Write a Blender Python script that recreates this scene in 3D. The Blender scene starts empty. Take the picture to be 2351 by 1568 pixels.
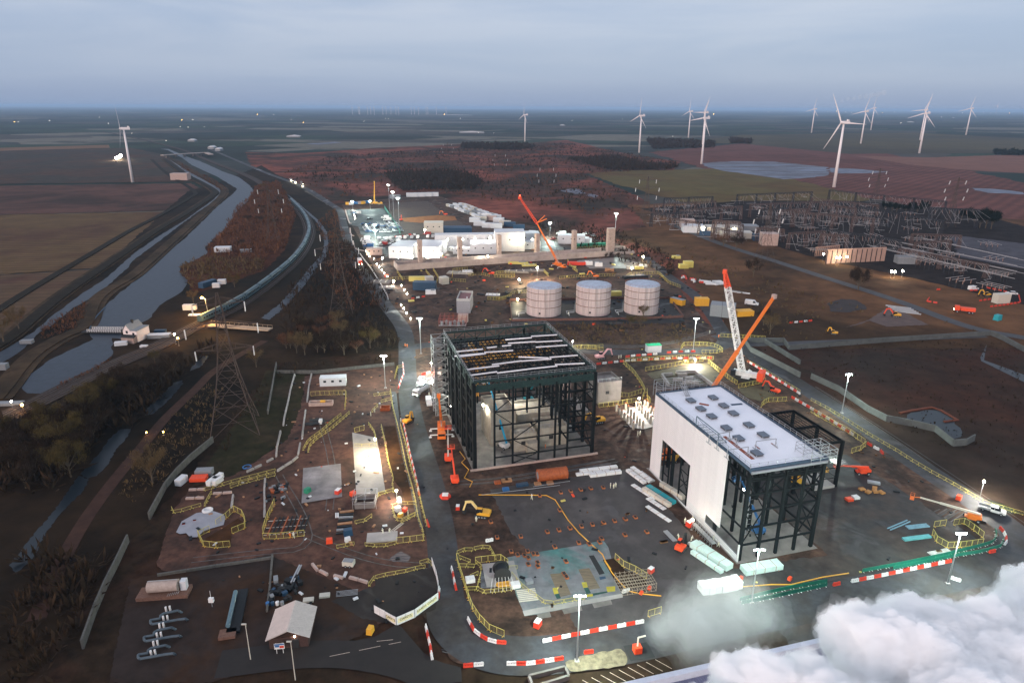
import bpy, math, random
import numpy as np
from mathutils import Vector, Matrix
random.seed(7)
rs = np.random.RandomState(11)
S = bpy.context.scene
R = math.radians
# ---------------------------------------------------------------- camera
F_PX = 1562.0
CAM_Z = 100.0
PITCH, ROLL = R(18.96), R(0.3)
FWD = Vector((0, math.cos(PITCH), -math.sin(PITCH)))
RT0 = Vector((1, 0, 0))
UP0 = Vector((0, math.sin(PITCH), math.cos(PITCH)))
RT = RT0 * math.cos(ROLL) + UP0 * math.sin(ROLL)
UP = UP0 * math.cos(ROLL) - RT0 * math.sin(ROLL)
cd = bpy.data.cameras.new('camera')
cam = bpy.data.objects.new('camera', cd)
S.collection.objects.link(cam)
cam.matrix_world = Matrix(((RT.x, UP.x, -FWD.x, 0), (RT.y, UP.y, -FWD.y, 0), (RT.z, UP.z, -FWD.z, CAM_Z), (0, 0, 0, 1)))
cd.sensor_width = 36
cd.lens = 36 * F_PX / 2351
cd.clip_start = 0.5
cd.clip_end = 200000
S.camera = cam
# ---------------------------------------------------------------- sky, dusk glow, exposure
w = bpy.data.worlds.new('World')
S.world = w
w.use_nodes = True
nt = w.node_tree
N, L = nt.nodes, nt.links
N.clear()
out = N.new('ShaderNodeOutputWorld')
bg = N.new('ShaderNodeBackground')
L.new(bg.outputs[0], out.inputs[0])
SUN_EL, SUN_AZ = R(13), R(215)
sky = N.new('ShaderNodeTexSky')
sky.sky_type = 'NISHITA'
sky.sun_disc = False
sky.sun_elevation = SUN_EL
sky.sun_rotation = SUN_AZ
sky.air_density = 1.0
tc = N.new('ShaderNodeTexCoord')
sep = N.new('ShaderNodeSeparateXYZ')
L.new(tc.outputs['Generated'], sep.inputs[0])
ramp = N.new('ShaderNodeValToRGB')           # overcast dusk sheet, by elevation only
ramp.color_ramp.interpolation = 'EASE'
el = ramp.color_ramp.elements
el[0].position = 0.0; el[0].color = (0.175, 0.225, 0.335, 1)
el[1].position = 1.0; el[1].color = (0.42, 0.47, 0.58, 1)
e = el.new(0.05); e.color = (0.215, 0.268, 0.375, 1)
e = el.new(0.12); e.color = (0.252, 0.305, 0.410, 1)
e = el.new(0.30); e.color = (0.282, 0.328, 0.425, 1)
L.new(sep.outputs['Z'], ramp.inputs[0])
mp = N.new('ShaderNodeMapping')
mp.inputs['Scale'].default_value = (1.6, 1.6, 13.0)
L.new(tc.outputs['Generated'], mp.inputs[0])
nz = N.new('ShaderNodeTexNoise')
nz.inputs['Scale'].default_value = 1.3
nz.inputs['Detail'].default_value = 7
nz.inputs['Roughness'].default_value = 0.55
nz.inputs['Distortion'].default_value = 0.5
L.new(mp.outputs[0], nz.inputs[0])
cr = N.new('ShaderNodeValToRGB')
cr.color_ramp.elements[0].position = 0.38; cr.color_ramp.elements[0].color = (0, 0, 0, 1)
cr.color_ramp.elements[1].position = 0.62; cr.color_ramp.elements[1].color = (1, 1, 1, 1)
L.new(nz.outputs[0], cr.inputs[0])
mr = N.new('ShaderNodeMapRange')
mr.inputs['From Min'].default_value = 0.0; mr.inputs['From Max'].default_value = 0.22
mr.inputs['To Min'].default_value = 0.0; mr.inputs['To Max'].default_value = 0.85
L.new(sep.outputs['Z'], mr.inputs[0])
mm = N.new('ShaderNodeMath'); mm.operation = 'MULTIPLY'
L.new(cr.outputs[0], mm.inputs[0]); L.new(mr.outputs[0], mm.inputs[1])
cl = N.new('ShaderNodeMixRGB')
cl.inputs[2].default_value = (0.40, 0.42, 0.475, 1)
L.new(mm.outputs[0], cl.inputs[0]); L.new(ramp.outputs[0], cl.inputs[1])
sk = N.new('ShaderNodeMixRGB'); sk.blend_type = 'MULTIPLY'; sk.inputs[0].default_value = 1
sk.inputs[2].default_value = (0.06, 0.06, 0.06, 1)
L.new(sky.outputs[0], sk.inputs[1])
fin = N.new('ShaderNodeMixRGB'); fin.inputs[0].default_value = 0.88
L.new(sk.outputs[0], fin.inputs[1]); L.new(cl.outputs[0], fin.inputs[2])
L.new(fin.outputs[0], bg.inputs[0])
bg.inputs[1].default_value = 1.62
sd = bpy.data.lights.new('sun', 'SUN')
sd.energy = 2.1
sd.angle = R(26)
sd.color = (1.0, 0.79, 0.72)
so = bpy.data.objects.new('sun', sd)
S.collection.objects.link(so)
sdir = Vector((math.sin(SUN_AZ) * math.cos(SUN_EL), math.cos(SUN_AZ) * math.cos(SUN_EL), math.sin(SUN_EL)))
so.rotation_euler = sdir.to_track_quat('Z', 'Y').to_euler()
S.view_settings.view_transform = 'Standard'
S.view_settings.look = 'None'
S.view_settings.exposure = 0.12
S.view_settings.gamma = 1.0
S.view_settings.use_curve_mapping = False
S.render.engine = 'CYCLES'
C = S.cycles
C.use_denoising = True
try:
 C.denoiser = 'OPENIMAGEDENOISE'
except Exception:
 pass
C.max_bounces = 20
C.diffuse_bounces = 2
C.glossy_bounces = 2
C.transmission_bounces = 3
C.transparent_max_bounces = 8
C.volume_bounces = 20
C.sample_clamp_indirect = 4
C.sample_clamp_direct = 0
C.use_light_tree = True
C.volume_max_steps = 96
C.volume_step_rate = 1.0
C.caustics_reflective = False
C.caustics_refractive = False
# ---------------------------------------------------------------- survey: picture marks -> points on the ground
KV = {'K1': (0, 380, 2.34), 'K2': (1000, 380, 2.34), 'K3': (2000, 330, 2.34), 'K4': (2840, 330, 2.34), 'K5': (0, 950, 2.34),
   'K6': (1200, 700, 2.925), 'K7': (1800, 700, 2.925), 'K8': (2500, 800, 2.925), 'L1': (1500, 1150, 2.925),
   'L2': (2200, 1150, 2.925), 'L3': (3040, 900, 2.925), 'L4': (600, 1600, 2.925), 'L5': (1300, 1600, 2.925),
   'L6': (2000, 1600, 2.925), 'L7': (2400, 1400, 2.925), 'L8': (3040, 1400, 2.925), 'M1': (0, 1300, 2.925),
   'M2': (950, 1350, 2.925), 'M3': (400, 2025, 2.925), 'M4': (1100, 2025, 2.925), 'M5': (1700, 1900, 2.925),
   'M6': (2400, 1900, 2.925), 'M7': (3040, 1800, 2.925), 'M8': (1900, 2025, 2.925), 'P': (0, 0, .61224)}
SC = 2351 / 3840
def G(k, x, y, z=0.0):
 a, b, s = KV[k]
 px, py = (a + x / s) * SC, (b + y / s) * SC
 d = FWD + RT * ((px - 1175.5) / F_PX) - UP * ((py - 784) / F_PX)
 if d.z > -0.004: d.z = -0.004
 t = (CAM_Z - z) / -d.z
 return Vector((d.x * t, d.y * t, z))
def GP(k, s, z=0.0):
 return [G(k, *map(float, p.split(',')), z) for p in s.split()]
def proj(p):
 v = Vector(p) - Vector((0, 0, CAM_Z))
 d = v.dot(FWD)
 return 1175.5 + F_PX * v.dot(RT) / d, 784 - F_PX * v.dot(UP) / d
TH = R(16.1)
UX, VX = Vector((math.cos(TH), math.sin(TH), 0)), Vector((-math.sin(TH), math.cos(TH), 0))
def UV(u, v, z=0.0):
 return UX * u + VX * v + Vector((0, 0, z))
# ---------------------------------------------------------------- materials
MATS = {}
GT = [None]                       # earth tint shared by the dusty ground surfaces
def mat(name, col, rough=0.8, var=0.2, scale=1.0, metal=0.0, bump=0.0, spec=0.3, col2=None, c2=(0.45, 0.6), wet=0.0,
  wscale=None, stretch=None, emit=None, stripes=None, detail=5, rot=0.0):
 if name in MATS: return MATS[name]
 m = bpy.data.materials.new(name)
 m.use_nodes = True
 t = m.node_tree
 n, l = t.nodes, t.links
 b = n['Principled BSDF']
 b.inputs['Metallic'].default_value = metal
 b.inputs['Roughness'].default_value = rough
 b.inputs['Specular IOR Level'].default_value = spec
 MATS[name] = m
 if GT[0] and 'water' not in name:
  tw = lambda c_: tuple(a * b for a, b in zip(c_, GT[0]))
  col = tw(col); col2 = tw(col2) if col2 else None
 if emit:
  b.inputs['Base Color'].default_value = (0, 0, 0, 1)
  b.inputs['Emission Color'].default_value = (*col, 1)
  b.inputs['Emission Strength'].default_value = emit
  return m
 tcn = n.new('ShaderNodeTexCoord')
 co = tcn.outputs['Object']
 if stretch or rot:
  mpn = n.new('ShaderNodeMapping')
  mpn.inputs['Scale'].default_value = stretch or (1, 1, 1)
  mpn.inputs['Rotation'].default_value = (0, 0, rot)
  l.new(co, mpn.inputs[0])
  co = mpn.outputs[0]
 nn = n.new('ShaderNodeTexNoise')
 nn.inputs['Scale'].default_value = scale
 nn.inputs['Detail'].default_value = detail
 nn.inputs['Roughness'].default_value = 0.62
 l.new(co, nn.inputs[0])
 cur = None
 if col2:
  r2 = n.new('ShaderNodeValToRGB')
  r2.color_ramp.elements[0].position = c2[0]; r2.color_ramp.elements[0].color = (*col, 1)
  r2.color_ramp.elements[1].position = c2[1]; r2.color_ramp.elements[1].color = (*col2, 1)
  n2 = n.new('ShaderNodeTexNoise')
  n2.inputs['Scale'].default_value = scale * 0.17
  n2.inputs['Detail'].default_value = 6
  n2.inputs['Roughness'].default_value = 0.6
  n2.inputs['Distortion'].default_value = 0.6
  l.new(co, n2.inputs[0])
  l.new(n2.outputs[0], r2.inputs[0])
  cur = r2.outputs[0]
 mrn = n.new('ShaderNodeMapRange')
 mrn.inputs['From Min'].default_value = 0.28; mrn.inputs['From Max'].default_value = 0.72
 mrn.inputs['To Min'].default_value = 1 - var; mrn.inputs['To Max'].default_value = 1 + var
 l.new(nn.outputs[0], mrn.inputs[0])
 mx = n.new('ShaderNodeMixRGB'); mx.blend_type = 'MULTIPLY'; mx.inputs[0].default_value = 1
 if cur is not None: l.new(cur, mx.inputs[1])
 else: mx.inputs[1].default_value = (*col, 1)
 l.new(mrn.outputs[0], mx.inputs[2])
 final = mx.outputs[0]
 if stripes:                                       # (wavelength m, direction rad, depth)
  wv = n.new('ShaderNodeTexWave')
  mp2 = n.new('ShaderNodeMapping')
  mp2.inputs['Rotation'].default_value = (0, 0, stripes[1])
  l.new(tcn.outputs['Object'], mp2.inputs[0])
  l.new(mp2.outputs[0], wv.inputs[0])
  wv.inputs['Scale'].default_value = 0.31 / stripes[0]
  wv.inputs['Distortion'].default_value = 2.5
  wv.inputs['Detail'].default_value = 4
  wv.inputs['Detail Scale'].default_value = 0.4
  m3 = n.new('ShaderNodeMapRange')
  m3.inputs['To Min'].default_value = 1 - stripes[2]; m3.inputs['To Max'].default_value = 1 + stripes[2]
  l.new(wv.outputs['Fac'], m3.inputs[0])
  mx2 = n.new('ShaderNodeMixRGB'); mx2.blend_type = 'MULTIPLY'; mx2.inputs[0].default_value = 1
  l.new(final, mx2.inputs[1]); l.new(m3.outputs[0], mx2.inputs[2])
  final = mx2.outputs[0]
 l.new(final, b.inputs['Base Color'])
 if wet > 0:                                       # smooth standing water patches
  nw = n.new('ShaderNodeTexNoise')
  nw.inputs['Scale'].default_value = wscale or scale * 0.3
  nw.inputs['Detail'].default_value = 6
  nw.inputs['Distortion'].default_value = 1.2
  l.new(co, nw.inputs[0])
  rw = n.new('ShaderNodeMapRange')
  rw.inputs['From Min'].default_value = 0.62 - wet * 0.25; rw.inputs['From Max'].default_value = 0.70 - wet * 0.2
  rw.inputs['To Min'].default_value = rough; rw.inputs['To Max'].default_value = max(.3, rough - .35)
  l.new(nw.outputs[0], rw.inputs[0])
  l.new(rw.outputs[0], b.inputs['Roughness'])
 if bump > 0:
  bp = n.new('ShaderNodeBump')
  bp.inputs['Strength'].default_value = min(1, bump)
  bp.inputs['Distance'].default_value = 0.15
  l.new(nn.outputs[0], bp.inputs['Height'])
  l.new(bp.outputs[0], b.inputs['Normal'])
 return m
# ---------------------------------------------------------------- mesh building
class MB:
 def __init__(s): s.v = []; s.f = []
 def add(s, vs, fs):
  o = len(s.v); s.v += [tuple(p) for p in vs]; s.f += [tuple(i + o for i in f) for f in fs]; return s
 def box(s, c, d, rz=0.0, taper=1.0):
  x, y, z = d[0] / 2, d[1] / 2, d[2] / 2
  cs, sn = math.cos(rz), math.sin(rz)
  vs = []
  for q in (-1, 1):
   k = taper if q > 0 else 1
   for a, b in ((-1, -1), (1, -1), (1, 1), (-1, 1)):
    X, Y = a * x * k, b * y * k
    vs.append((c[0] + X * cs - Y * sn, c[1] + X * sn + Y * cs, c[2] + q * z))
  return s.add(vs, [(3, 2, 1, 0), (4, 5, 6, 7), (0, 1, 5, 4), (1, 2, 6, 5), (2, 3, 7, 6), (3, 0, 4, 7)])
 def beam(s, a, b, w=0.2, h=None):
  a, b = Vector(a), Vector(b)
  h = h or w
  d = b - a
  if d.length < 1e-6: return s
  d.normalize()
  r = d.cross(Vector((0, 0, 1)))
  if r.length < 1e-3: r = UX.copy()
  r.normalize()
  u = r.cross(d)
  vs = []
  for p in (a, b):
   for i, j in ((-1, -1), (1, -1), (1, 1), (-1, 1)):
    vs.append(p + r * (i * w / 2) + u * (j * h / 2))
  return s.add(vs, [(3, 2, 1, 0), (4, 5, 6, 7), (0, 1, 5, 4), (1, 2, 6, 5), (2, 3, 7, 6), (3, 0, 4, 7)])
 def tube(s, a, b, r, r2=None, n=8):
  a, b = Vector(a), Vector(b)
  r2 = r if r2 is None else r2
  d = (b - a)
  if d.length < 1e-6: return s
  d.normalize()
  x = d.orthogonal().normalized(); y = d.cross(x)
  vs = []
  for p, q in ((a, r), (b, r2)):
   for i in range(n):
    t = 2 * math.pi * i / n
    vs.append(p + x * (q * math.cos(t)) + y * (q * math.sin(t)))
  fs = [(i, (i + 1) % n, n + (i + 1) % n, n + i) for i in range(n)]
  fs += [tuple(range(n - 1, -1, -1)), tuple(range(n, 2 * n))]
  return s.add(vs, fs)
 def path(s, pts, r, n=6):
  for a, b in zip(pts[:-1], pts[1:]): s.tube(a, b, r, n=n)
  return s
 def prism(s, pts, z0, z1):
  n = len(pts)
  vs = [(p[0], p[1], z0) for p in pts] + [(p[0], p[1], z1) for p in pts]
  return s.add(vs, [tuple(range(n - 1, -1, -1)), tuple(range(n, 2 * n))] + [(i, (i + 1) % n, n + (i + 1) % n, n + i) for i in range(n)])
 def extr(s, prof, y0, y1):
  """profile in x,z pushed along y"""
  n = len(prof)
  vs = [(p[0], y0, p[1]) for p in prof] + [(p[0], y1, p[1]) for p in prof]
  return s.add(vs, [tuple(range(n)), tuple(range(2 * n - 1, n - 1, -1))] + [((i + 1) % n, i, n + i, n + (i + 1) % n) for i in range(n)])
 def lathe(s, c, prof, n=24):
  vs, fs = [], []
  for r, z in prof:
   for i in range(n):
    t = 2 * math.pi * i / n
    vs.append((c[0] + r * math.cos(t), c[1] + r * math.sin(t), c[2] + z))
  for k in range(len(prof) - 1):
   for i in range(n):
    j = (i + 1) % n
    fs.append((k * n + i, k * n + j, k * n + n + j, k * n + n + i))
  m = len(prof) - 1
  fs += [tuple(range(n - 1, -1, -1)), tuple(range(m * n, m * n + n))]
  return s.add(vs, fs)
 def lattice(s, a, b, w0, w1, seg, t=0.08, brace=True, t2=None):
  """four-chord lattice between two points"""
  a, b = Vector(a), Vector(b)
  d = (b - a).normalized()
  x = d.cross(Vector((0, 0, 1)))
  if x.length < 1e-3: x = Vector((1, 0, 0))
  x.normalize(); y = x.cross(d)
  t2 = t2 or t * .6
  ring = []
  for i in range(seg + 1):
   k = i / seg
   p = a.lerp(b, k); w = w0 + (w1 - w0) * k
   ring.append([p + x * (sx * w / 2) + y * (sy * w / 2) for sx, sy in ((-1, -1), (1, -1), (1, 1), (-1, 1))])
  for j in range(4):
   s.beam(ring[0][j], ring[-1][j], t)
  for i in range(seg):
   for j in range(4):
    q = (j + 1) % 4
    if brace:
     if i % 2: s.beam(ring[i][j], ring[i + 1][q], t2)
     else: s.beam(ring[i][q], ring[i + 1][j], t2)
    s.beam(ring[i + 1][j], ring[i + 1][q], t2)
  return s
 def data(s, name, m=None, smooth=False):
  me = bpy.data.meshes.new(name)
  me.from_pydata(s.v, [], s.f)
  if m: me.materials.append(m)
  if smooth:
   me.polygons.foreach_set('use_smooth', [True] * len(me.polygons))
  me.update()
  return me
 def build(s, name, m, parent=None, smooth=False):
  o = bpy.data.objects.new(name, s.data(name, m, smooth))
  S.collection.objects.link(o)
  if parent: o.parent = parent
  return o
def tag(o, label=None, cat=None, group=None, kind=None):
 if label: o['label'] = label
 if cat: o['category'] = cat
 if group: o['group'] = group
 if kind: o['kind'] = kind
 return o
def thing(name, label, cat, loc=(0, 0, 0), rz=0.0, group=None, sc=1.0):
 o = bpy.data.objects.new(name, None)
 S.collection.objects.link(o)
 o.empty_display_size = 0.3
 o.location = loc
 o.rotation_euler = (0, 0, rz)
 o.scale = (sc, sc, sc)
 return tag(o, label, cat, group)
KIDS = {}
def kids(o):
 if o.name not in KIDS: KIDS[o.name] = list(o.children)
 return KIDS[o.name]
FIRST = {}
def dup(root, loc, rz, label, group=None, sc=None, key=None):
 """the first call moves the original, later calls copy it with its parts"""
 k = key or root.name
 if k not in FIRST:
  FIRST[k] = True
  kids(root)
  for c in kids(root): kids(c)
  r = root
 else:
  r = root.copy(); S.collection.objects.link(r)
  for ch in kids(root):
   c = ch.copy(); S.collection.objects.link(c); c.parent = r
   for g_ in kids(ch):
    d = g_.copy(); S.collection.objects.link(d); d.parent = c
 r.location = loc
 r.rotation_euler = (0, 0, rz)
 if sc is not None: r.scale = sc if hasattr(sc, '__len__') else (sc, sc, sc)
 if label: r['label'] = label
 if group: r['group'] = group
 return r
ORD = 'first second third fourth fifth sixth seventh eighth ninth tenth eleventh twelfth thirteenth fourteenth fifteenth sixteenth seventeenth eighteenth nineteenth twentieth'.split()
TENS = {2: 'twenty', 3: 'thirty', 4: 'forty', 5: 'fifty', 6: 'sixty', 7: 'seventy'}
def ordw(i):
 i += 1
 if i <= 20: return ORD[i - 1]
 if i % 10 == 0: return {30: 'thirtieth', 40: 'fortieth', 50: 'fiftieth', 60: 'sixtieth'}.get(i, 'last')
 return TENS[i // 10] + '-' + ORD[i % 10 - 1]
def along(pts, step, fit=True):
 """centres and headings at equal steps along a broken line"""
 segs = [(a, b, (b - a).length) for a, b in zip(pts[:-1], pts[1:])]
 tot = sum(s_[2] for s_ in segs)
 n = max(1, round(tot / step)) if fit else int(tot // step)
 st = tot / n if fit else step
 def at(d):
  for a, b, l_ in segs:
   if d <= l_: return a.lerp(b, d / max(l_, 1e-6))
   d -= l_
  return segs[-1][1].copy()
 res = []
 for i in range(n):
  a, b = at(i * st), at((i + 1) * st)
  res.append(((a + b) / 2, math.atan2(b.y - a.y, b.x - a.x), (b - a).length))
 return res
def smooth_line(pts, it=2):
 for _ in range(it):
  q = [pts[0]]
  for a, b in zip(pts[:-1], pts[1:]):
   q += [a.lerp(b, .25), a.lerp(b, .75)]
  pts = q + [pts[-1]]
 return pts
def offset(pts, d):
 res = []
 for i, p in enumerate(pts):
  a = pts[max(0, i - 1)]; b = pts[min(len(pts) - 1, i + 1)]
  t = (b - a).normalized()
  res.append(p + Vector((-t.y, t.x, 0)) * d)
 return res
ZC = [0]
def zinc():
 ZC[0] += 1
 return ZC[0] * 0.0011
def ribbon(name, pts, w0, w1, m, z=0.02, kind='structure', parent=None, h=0.0):
 """strip from offset w0 to w1 beside a line; h gives it thickness"""
 a, b = offset(pts, w0), offset(pts, w1)
 z += zinc() if not parent else 0
 mb = MB()
 n = len(pts)
 if h <= 0:
  mb.add([(p.x, p.y, z) for p in a] + [(p.x, p.y, z) for p in b], [(i + 1, i, n + i, n + i + 1) if w1 > w0 else (i, i + 1, n + i + 1, n + i) for i in range(n - 1)])
 else:
  for i in range(n - 1):
   mb.prism([a[i], a[i + 1], b[i + 1], b[i]] if w1 > w0 else [b[i], b[i + 1], a[i + 1], a[i]], z, z + h)
 o = mb.build(name, m, parent)
 if kind and not parent: tag(o, kind=kind)
 return o
def sheet(name, pts, m, z=0.02, rough=0.0, kind='structure', step=None):
 pts = [Vector(p) for p in pts]
 z += zinc()
 if rough > 0:
  q = []
  for a, b in zip(pts, pts[1:] + pts[:1]):
   l_ = (b - a).length
   k = max(1, int(l_ / (step or rough * 3)))
   k = min(k, 60)
   nrm = Vector((-(b - a).y, (b - a).x, 0)).normalized() if l_ > 0 else Vector()
   for i in range(k):
    q.append(a.lerp(b, i / k) + nrm * random.uniform(-rough, rough) * (1 if i else .3))
  pts = q
 mb = MB()
 mb.add([(p.x, p.y, z) for p in pts], [tuple(range(len(pts)))])
 o = mb.build(name, m)
 me = o.data
 if me.polygons and me.polygons[0].normal.z < 0: me.flip_normals()
 return tag(o, kind=kind)
def np_mesh(name, verts, nper, m):
 """verts: (N*nper,3) of separate faces"""
 n = len(verts) // nper
 me = bpy.data.meshes.new(name)
 me.vertices.add(len(verts)); me.vertices.foreach_set('co', verts.astype(np.float32).ravel())
 me.loops.add(n * nper); me.loops.foreach_set('vertex_index', np.arange(n * nper, dtype=np.int32))
 me.polygons.add(n)
 me.polygons.foreach_set('loop_start', np.arange(0, n * nper, nper, dtype=np.int32))
 try: me.polygons.foreach_set('loop_total', np.full(n, nper, dtype=np.int32))
 except Exception: pass
 me.materials.append(m)
 me.update(calc_edges=True)
 o = bpy.data.objects.new(name, me)
 S.collection.objects.link(o)
 return o
def inside(pts, xs, ys):
 res = np.zeros(len(xs), bool)
 n = len(pts)
 for i in range(n):
  x1, y1 = pts[i].x, pts[i].y
  x2, y2 = pts[(i + 1) % n].x, pts[(i + 1) % n].y
  c = ((y1 > ys) != (y2 > ys)) & (xs < (x2 - x1) * (ys - y1) / (y2 - y1 + 1e-12) + x1)
  res ^= c
 return res
def blades(px, py, pz, rad, hgt, nb, wid=0.12, up=0.6):
 """fans of thin twig triangles round each point"""
 n = len(px)
 P = np.repeat(np.stack([px, py, pz], 1), nb, 0)
 rr = np.repeat(rad, nb); hh = np.repeat(hgt, nb)
 th = rs.uniform(0, 2 * np.pi, n * nb); el_ = rs.uniform(up * .2, 1.5, n * nb)
 st = rs.uniform(0, .55, (n * nb, 1))
 d = np.stack([np.cos(th) * np.cos(el_) * rr, np.sin(th) * np.cos(el_) * rr, np.sin(el_) * hh], 1)
 a = P + d * st * .8
 b = P + d
 sd_ = np.stack([-np.sin(th), np.cos(th), rs.uniform(-.5, .5, n * nb)], 1) * (wid * np.repeat(hgt, nb) ** .8)[:, None]
 m_ = (a + b) / 2
 return np.stack([m_ - sd_, b, m_ + sd_ * .6, a], 1).reshape(-1, 3)
def scrub(name, poly, dens, h0, h1, m, label=None, nb=7, cap=9000, wid=0.16, clump=0.0, z=0.0):
 xs = [p.x for p in poly]; ys = [p.y for p in poly]
 A = abs(sum(poly[i].x * poly[(i + 1) % len(poly)].y - poly[(i + 1) % len(poly)].x * poly[i].y for i in range(len(poly)))) / 2
 n = int(min(cap, A * dens))
 bb = (max(xs) - min(xs)) * (max(ys) - min(ys))
 k = int(n * bb / max(A, 1)) + 10
 X = rs.uniform(min(xs), max(xs), k); Y = rs.uniform(min(ys), max(ys), k)
 ok = inside(poly, X, Y)
 if clump > 0:
  f = np.sin(X * .031 * clump + 1.3) * np.cos(Y * .027 * clump + .4) + .6 * np.sin(X * .071 * clump - Y * .05 * clump)
  ok &= f > rs.uniform(-1.2, .7, k)
 X, Y = X[ok], Y[ok]
 h = rs.uniform(h0, h1, len(X)) * rs.choice([1, 1, 1.5], len(X))
 V = blades(X, Y, np.full(len(X), z), h * .9, h, nb, wid)
 o = np_mesh(name, V, 4, m)
 tag(o, kind='stuff')
 if label: tag(o, label, name.replace('_', ' ').split()[-1])
 return o
# ================================================================ GROUND
GT[0] = (0.80, 0.62, 0.50)
def ground_material():
 keep = GT[0]; GT[0] = None
 m = mat('farmland', (0.040, 0.048, 0.050), var=0.25, scale=0.02, rough=0.95, spec=0.1)  # cool lean puts some of the distant blue haze into the land colour
 t = m.node_tree; n, l = t.nodes, t.links
 b = n['Principled BSDF']
 src = b.inputs['Base Color'].links[0].from_socket
 tcn = n.new('ShaderNodeTexCoord'); mpn = n.new('ShaderNodeMapping')
 mpn.inputs['Rotation'].default_value = (0, 0, 0.35)
 mpn.inputs['Scale'].default_value = (0.0022, 0.0036, 1)
 l.new(tcn.outputs['Object'], mpn.inputs[0])
 v = n.new('ShaderNodeTexVoronoi'); v.distance = 'CHEBYCHEV'; v.inputs['Scale'].default_value = 1; v.inputs['Randomness'].default_value = .85
 l.new(mpn.outputs[0], v.inputs[0])
 r = n.new('ShaderNodeValToRGB'); r.color_ramp.interpolation = 'CONSTANT'
 e = r.color_ramp.elements
 e[0].position = 0; e[0].color = (0.030, 0.033, 0.024, 1)
 e[1].position = .85; e[1].color = (0.17, 0.13, 0.09, 1)
 for p_, c_ in ((.2, (0.05, 0.045, 0.035)), (.4, (0.022, 0.03, 0.02)), (.55, (0.08, 0.06, 0.045)), (.7, (0.04, 0.05, 0.028))):
  q = e.new(p_); q.color = (*c_, 1)
 sp = n.new('ShaderNodeSeparateXYZ'); l.new(v.outputs['Color'], sp.inputs[0]); l.new(sp.outputs[0], r.inputs[0])
 mx = n.new('ShaderNodeMixRGB'); mx.blend_type = 'MULTIPLY'; mx.inputs[0].default_value = 1
 sc_ = n.new('ShaderNodeMixRGB'); sc_.blend_type = 'MULTIPLY'; sc_.inputs[0].default_value = 1; sc_.inputs[2].default_value = (20, 20, 22, 1)
 l.new(src, sc_.inputs[1]); l.new(sc_.outputs[0], mx.inputs[1]); l.new(r.outputs[0], mx.inputs[2])
 # hedges along the plot edges and scattered woods
 v2 = n.new('ShaderNodeTexVoronoi'); v2.distance = 'CHEBYCHEV'; v2.feature = 'F1'; v2.inputs['Scale'].default_value = 1; v2.inputs['Randomness'].default_value = .85
 nz_ = n.new('ShaderNodeTexNoise'); nz_.inputs['Scale'].default_value = 0.0016; nz_.inputs['Detail'].default_value = 9; nz_.inputs['Roughness'].default_value = .7
 l.new(tcn.outputs['Object'], nz_.inputs[0])
 rr = n.new('ShaderNodeMapRange'); rr.inputs['From Min'].default_value = .53; rr.inputs['From Max'].default_value = .60
 l.new(nz_.outputs[0], rr.inputs[0])
 fx = n.new('ShaderNodeMixRGB'); fx.inputs[2].default_value = (0.018, 0.02, 0.015, 1)
 l.new(rr.outputs[0], fx.inputs[0]); l.new(mx.outputs[0], fx.inputs[1])
 l.new(fx.outputs[0], b.inputs['Base Color'])
 GT[0] = keep
 return m
gm = ground_material()
mb = MB()
E0 = 60000
mb.add([(-E0, -3000, -0.4), (E0, -3000, -0.4), (E0, E0, -0.4), (-E0, E0, -0.4)], [(0, 1, 2, 3)])
tag(mb.build('ground', gm), kind='structure')
m_stub = mat('stubble', (0.20, 0.15, 0.11), var=.2, scale=.02, rough=.95, spec=.1)
m_dgrass = mat('dark_grass', (0.058, 0.060, 0.058), var=.3, scale=.05, rough=.95, spec=.1, col2=(0.085, 0.06, 0.05), stripes=(14, 1.5, .10))
m_redp = mat('red_plough', (0.125, 0.078, 0.072), var=.25, scale=.05, rough=.95, spec=.1, col2=(0.055, 0.042, 0.038), c2=(.42, .6), stripes=(8, 1.45, .12))
m_brnp = mat('brown_crop', (0.135, 0.105, 0.060), var=.22, scale=.05, rough=.95, spec=.1, col2=(0.095, 0.060, 0.045), c2=(.45, .62), stripes=(7, 1.45, .16))
m_grnp = mat('olive_field', (0.130, 0.125, 0.052), var=.2, scale=.03, rough=.95, spec=.1, col2=(0.12, 0.075, 0.035), c2=(.45, .7), stripes=(12, 1.2, .07))
m_redf = mat('red_field', (0.155, 0.078, 0.075), var=.25, scale=.03, rough=.95, spec=.1, col2=(0.12, 0.06, 0.055), c2=(.45, .62), stripes=(13, .75, .16))
m_pinkf = mat('pink_field', (0.22, 0.135, 0.12), var=.15, scale=.02, rough=.95, spec=.1, stripes=(20, 1.5, .08))
m_wild = mat('wild_land', (0.24, 0.092, 0.072), var=.55, scale=.045, rough=.95, spec=.08, col2=(0.045, 0.036, 0.028), c2=(.38, .57), bump=.6)
m_scrubd = mat('dark_scrub_ground', (0.035, 0.026, 0.016), var=.5, scale=.09, rough=.95, spec=.08, col2=(0.012, 0.011, 0.008), c2=(.40, .62), bump=.6)
m_bank = mat('bank_grass', (0.052, 0.046, 0.034), var=.35, scale=.15, rough=.95, spec=.08, col2=(0.085, 0.07, 0.05), stretch=None)
m_heath = mat('heath', (0.160, 0.098, 0.056), var=.45, scale=.06, rough=.95, spec=.08, col2=(0.055, 0.04, 0.024), c2=(.40, .62), bump=.5)
m_water = mat('river_water', (0.030, 0.040, 0.056), var=.25, scale=.35, rough=.4, spec=.12, bump=.25)
m_wat2 = mat('ditch_water', (0.012, 0.018, 0.024), var=.1, scale=.05, rough=.3, spec=.2)
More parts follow.
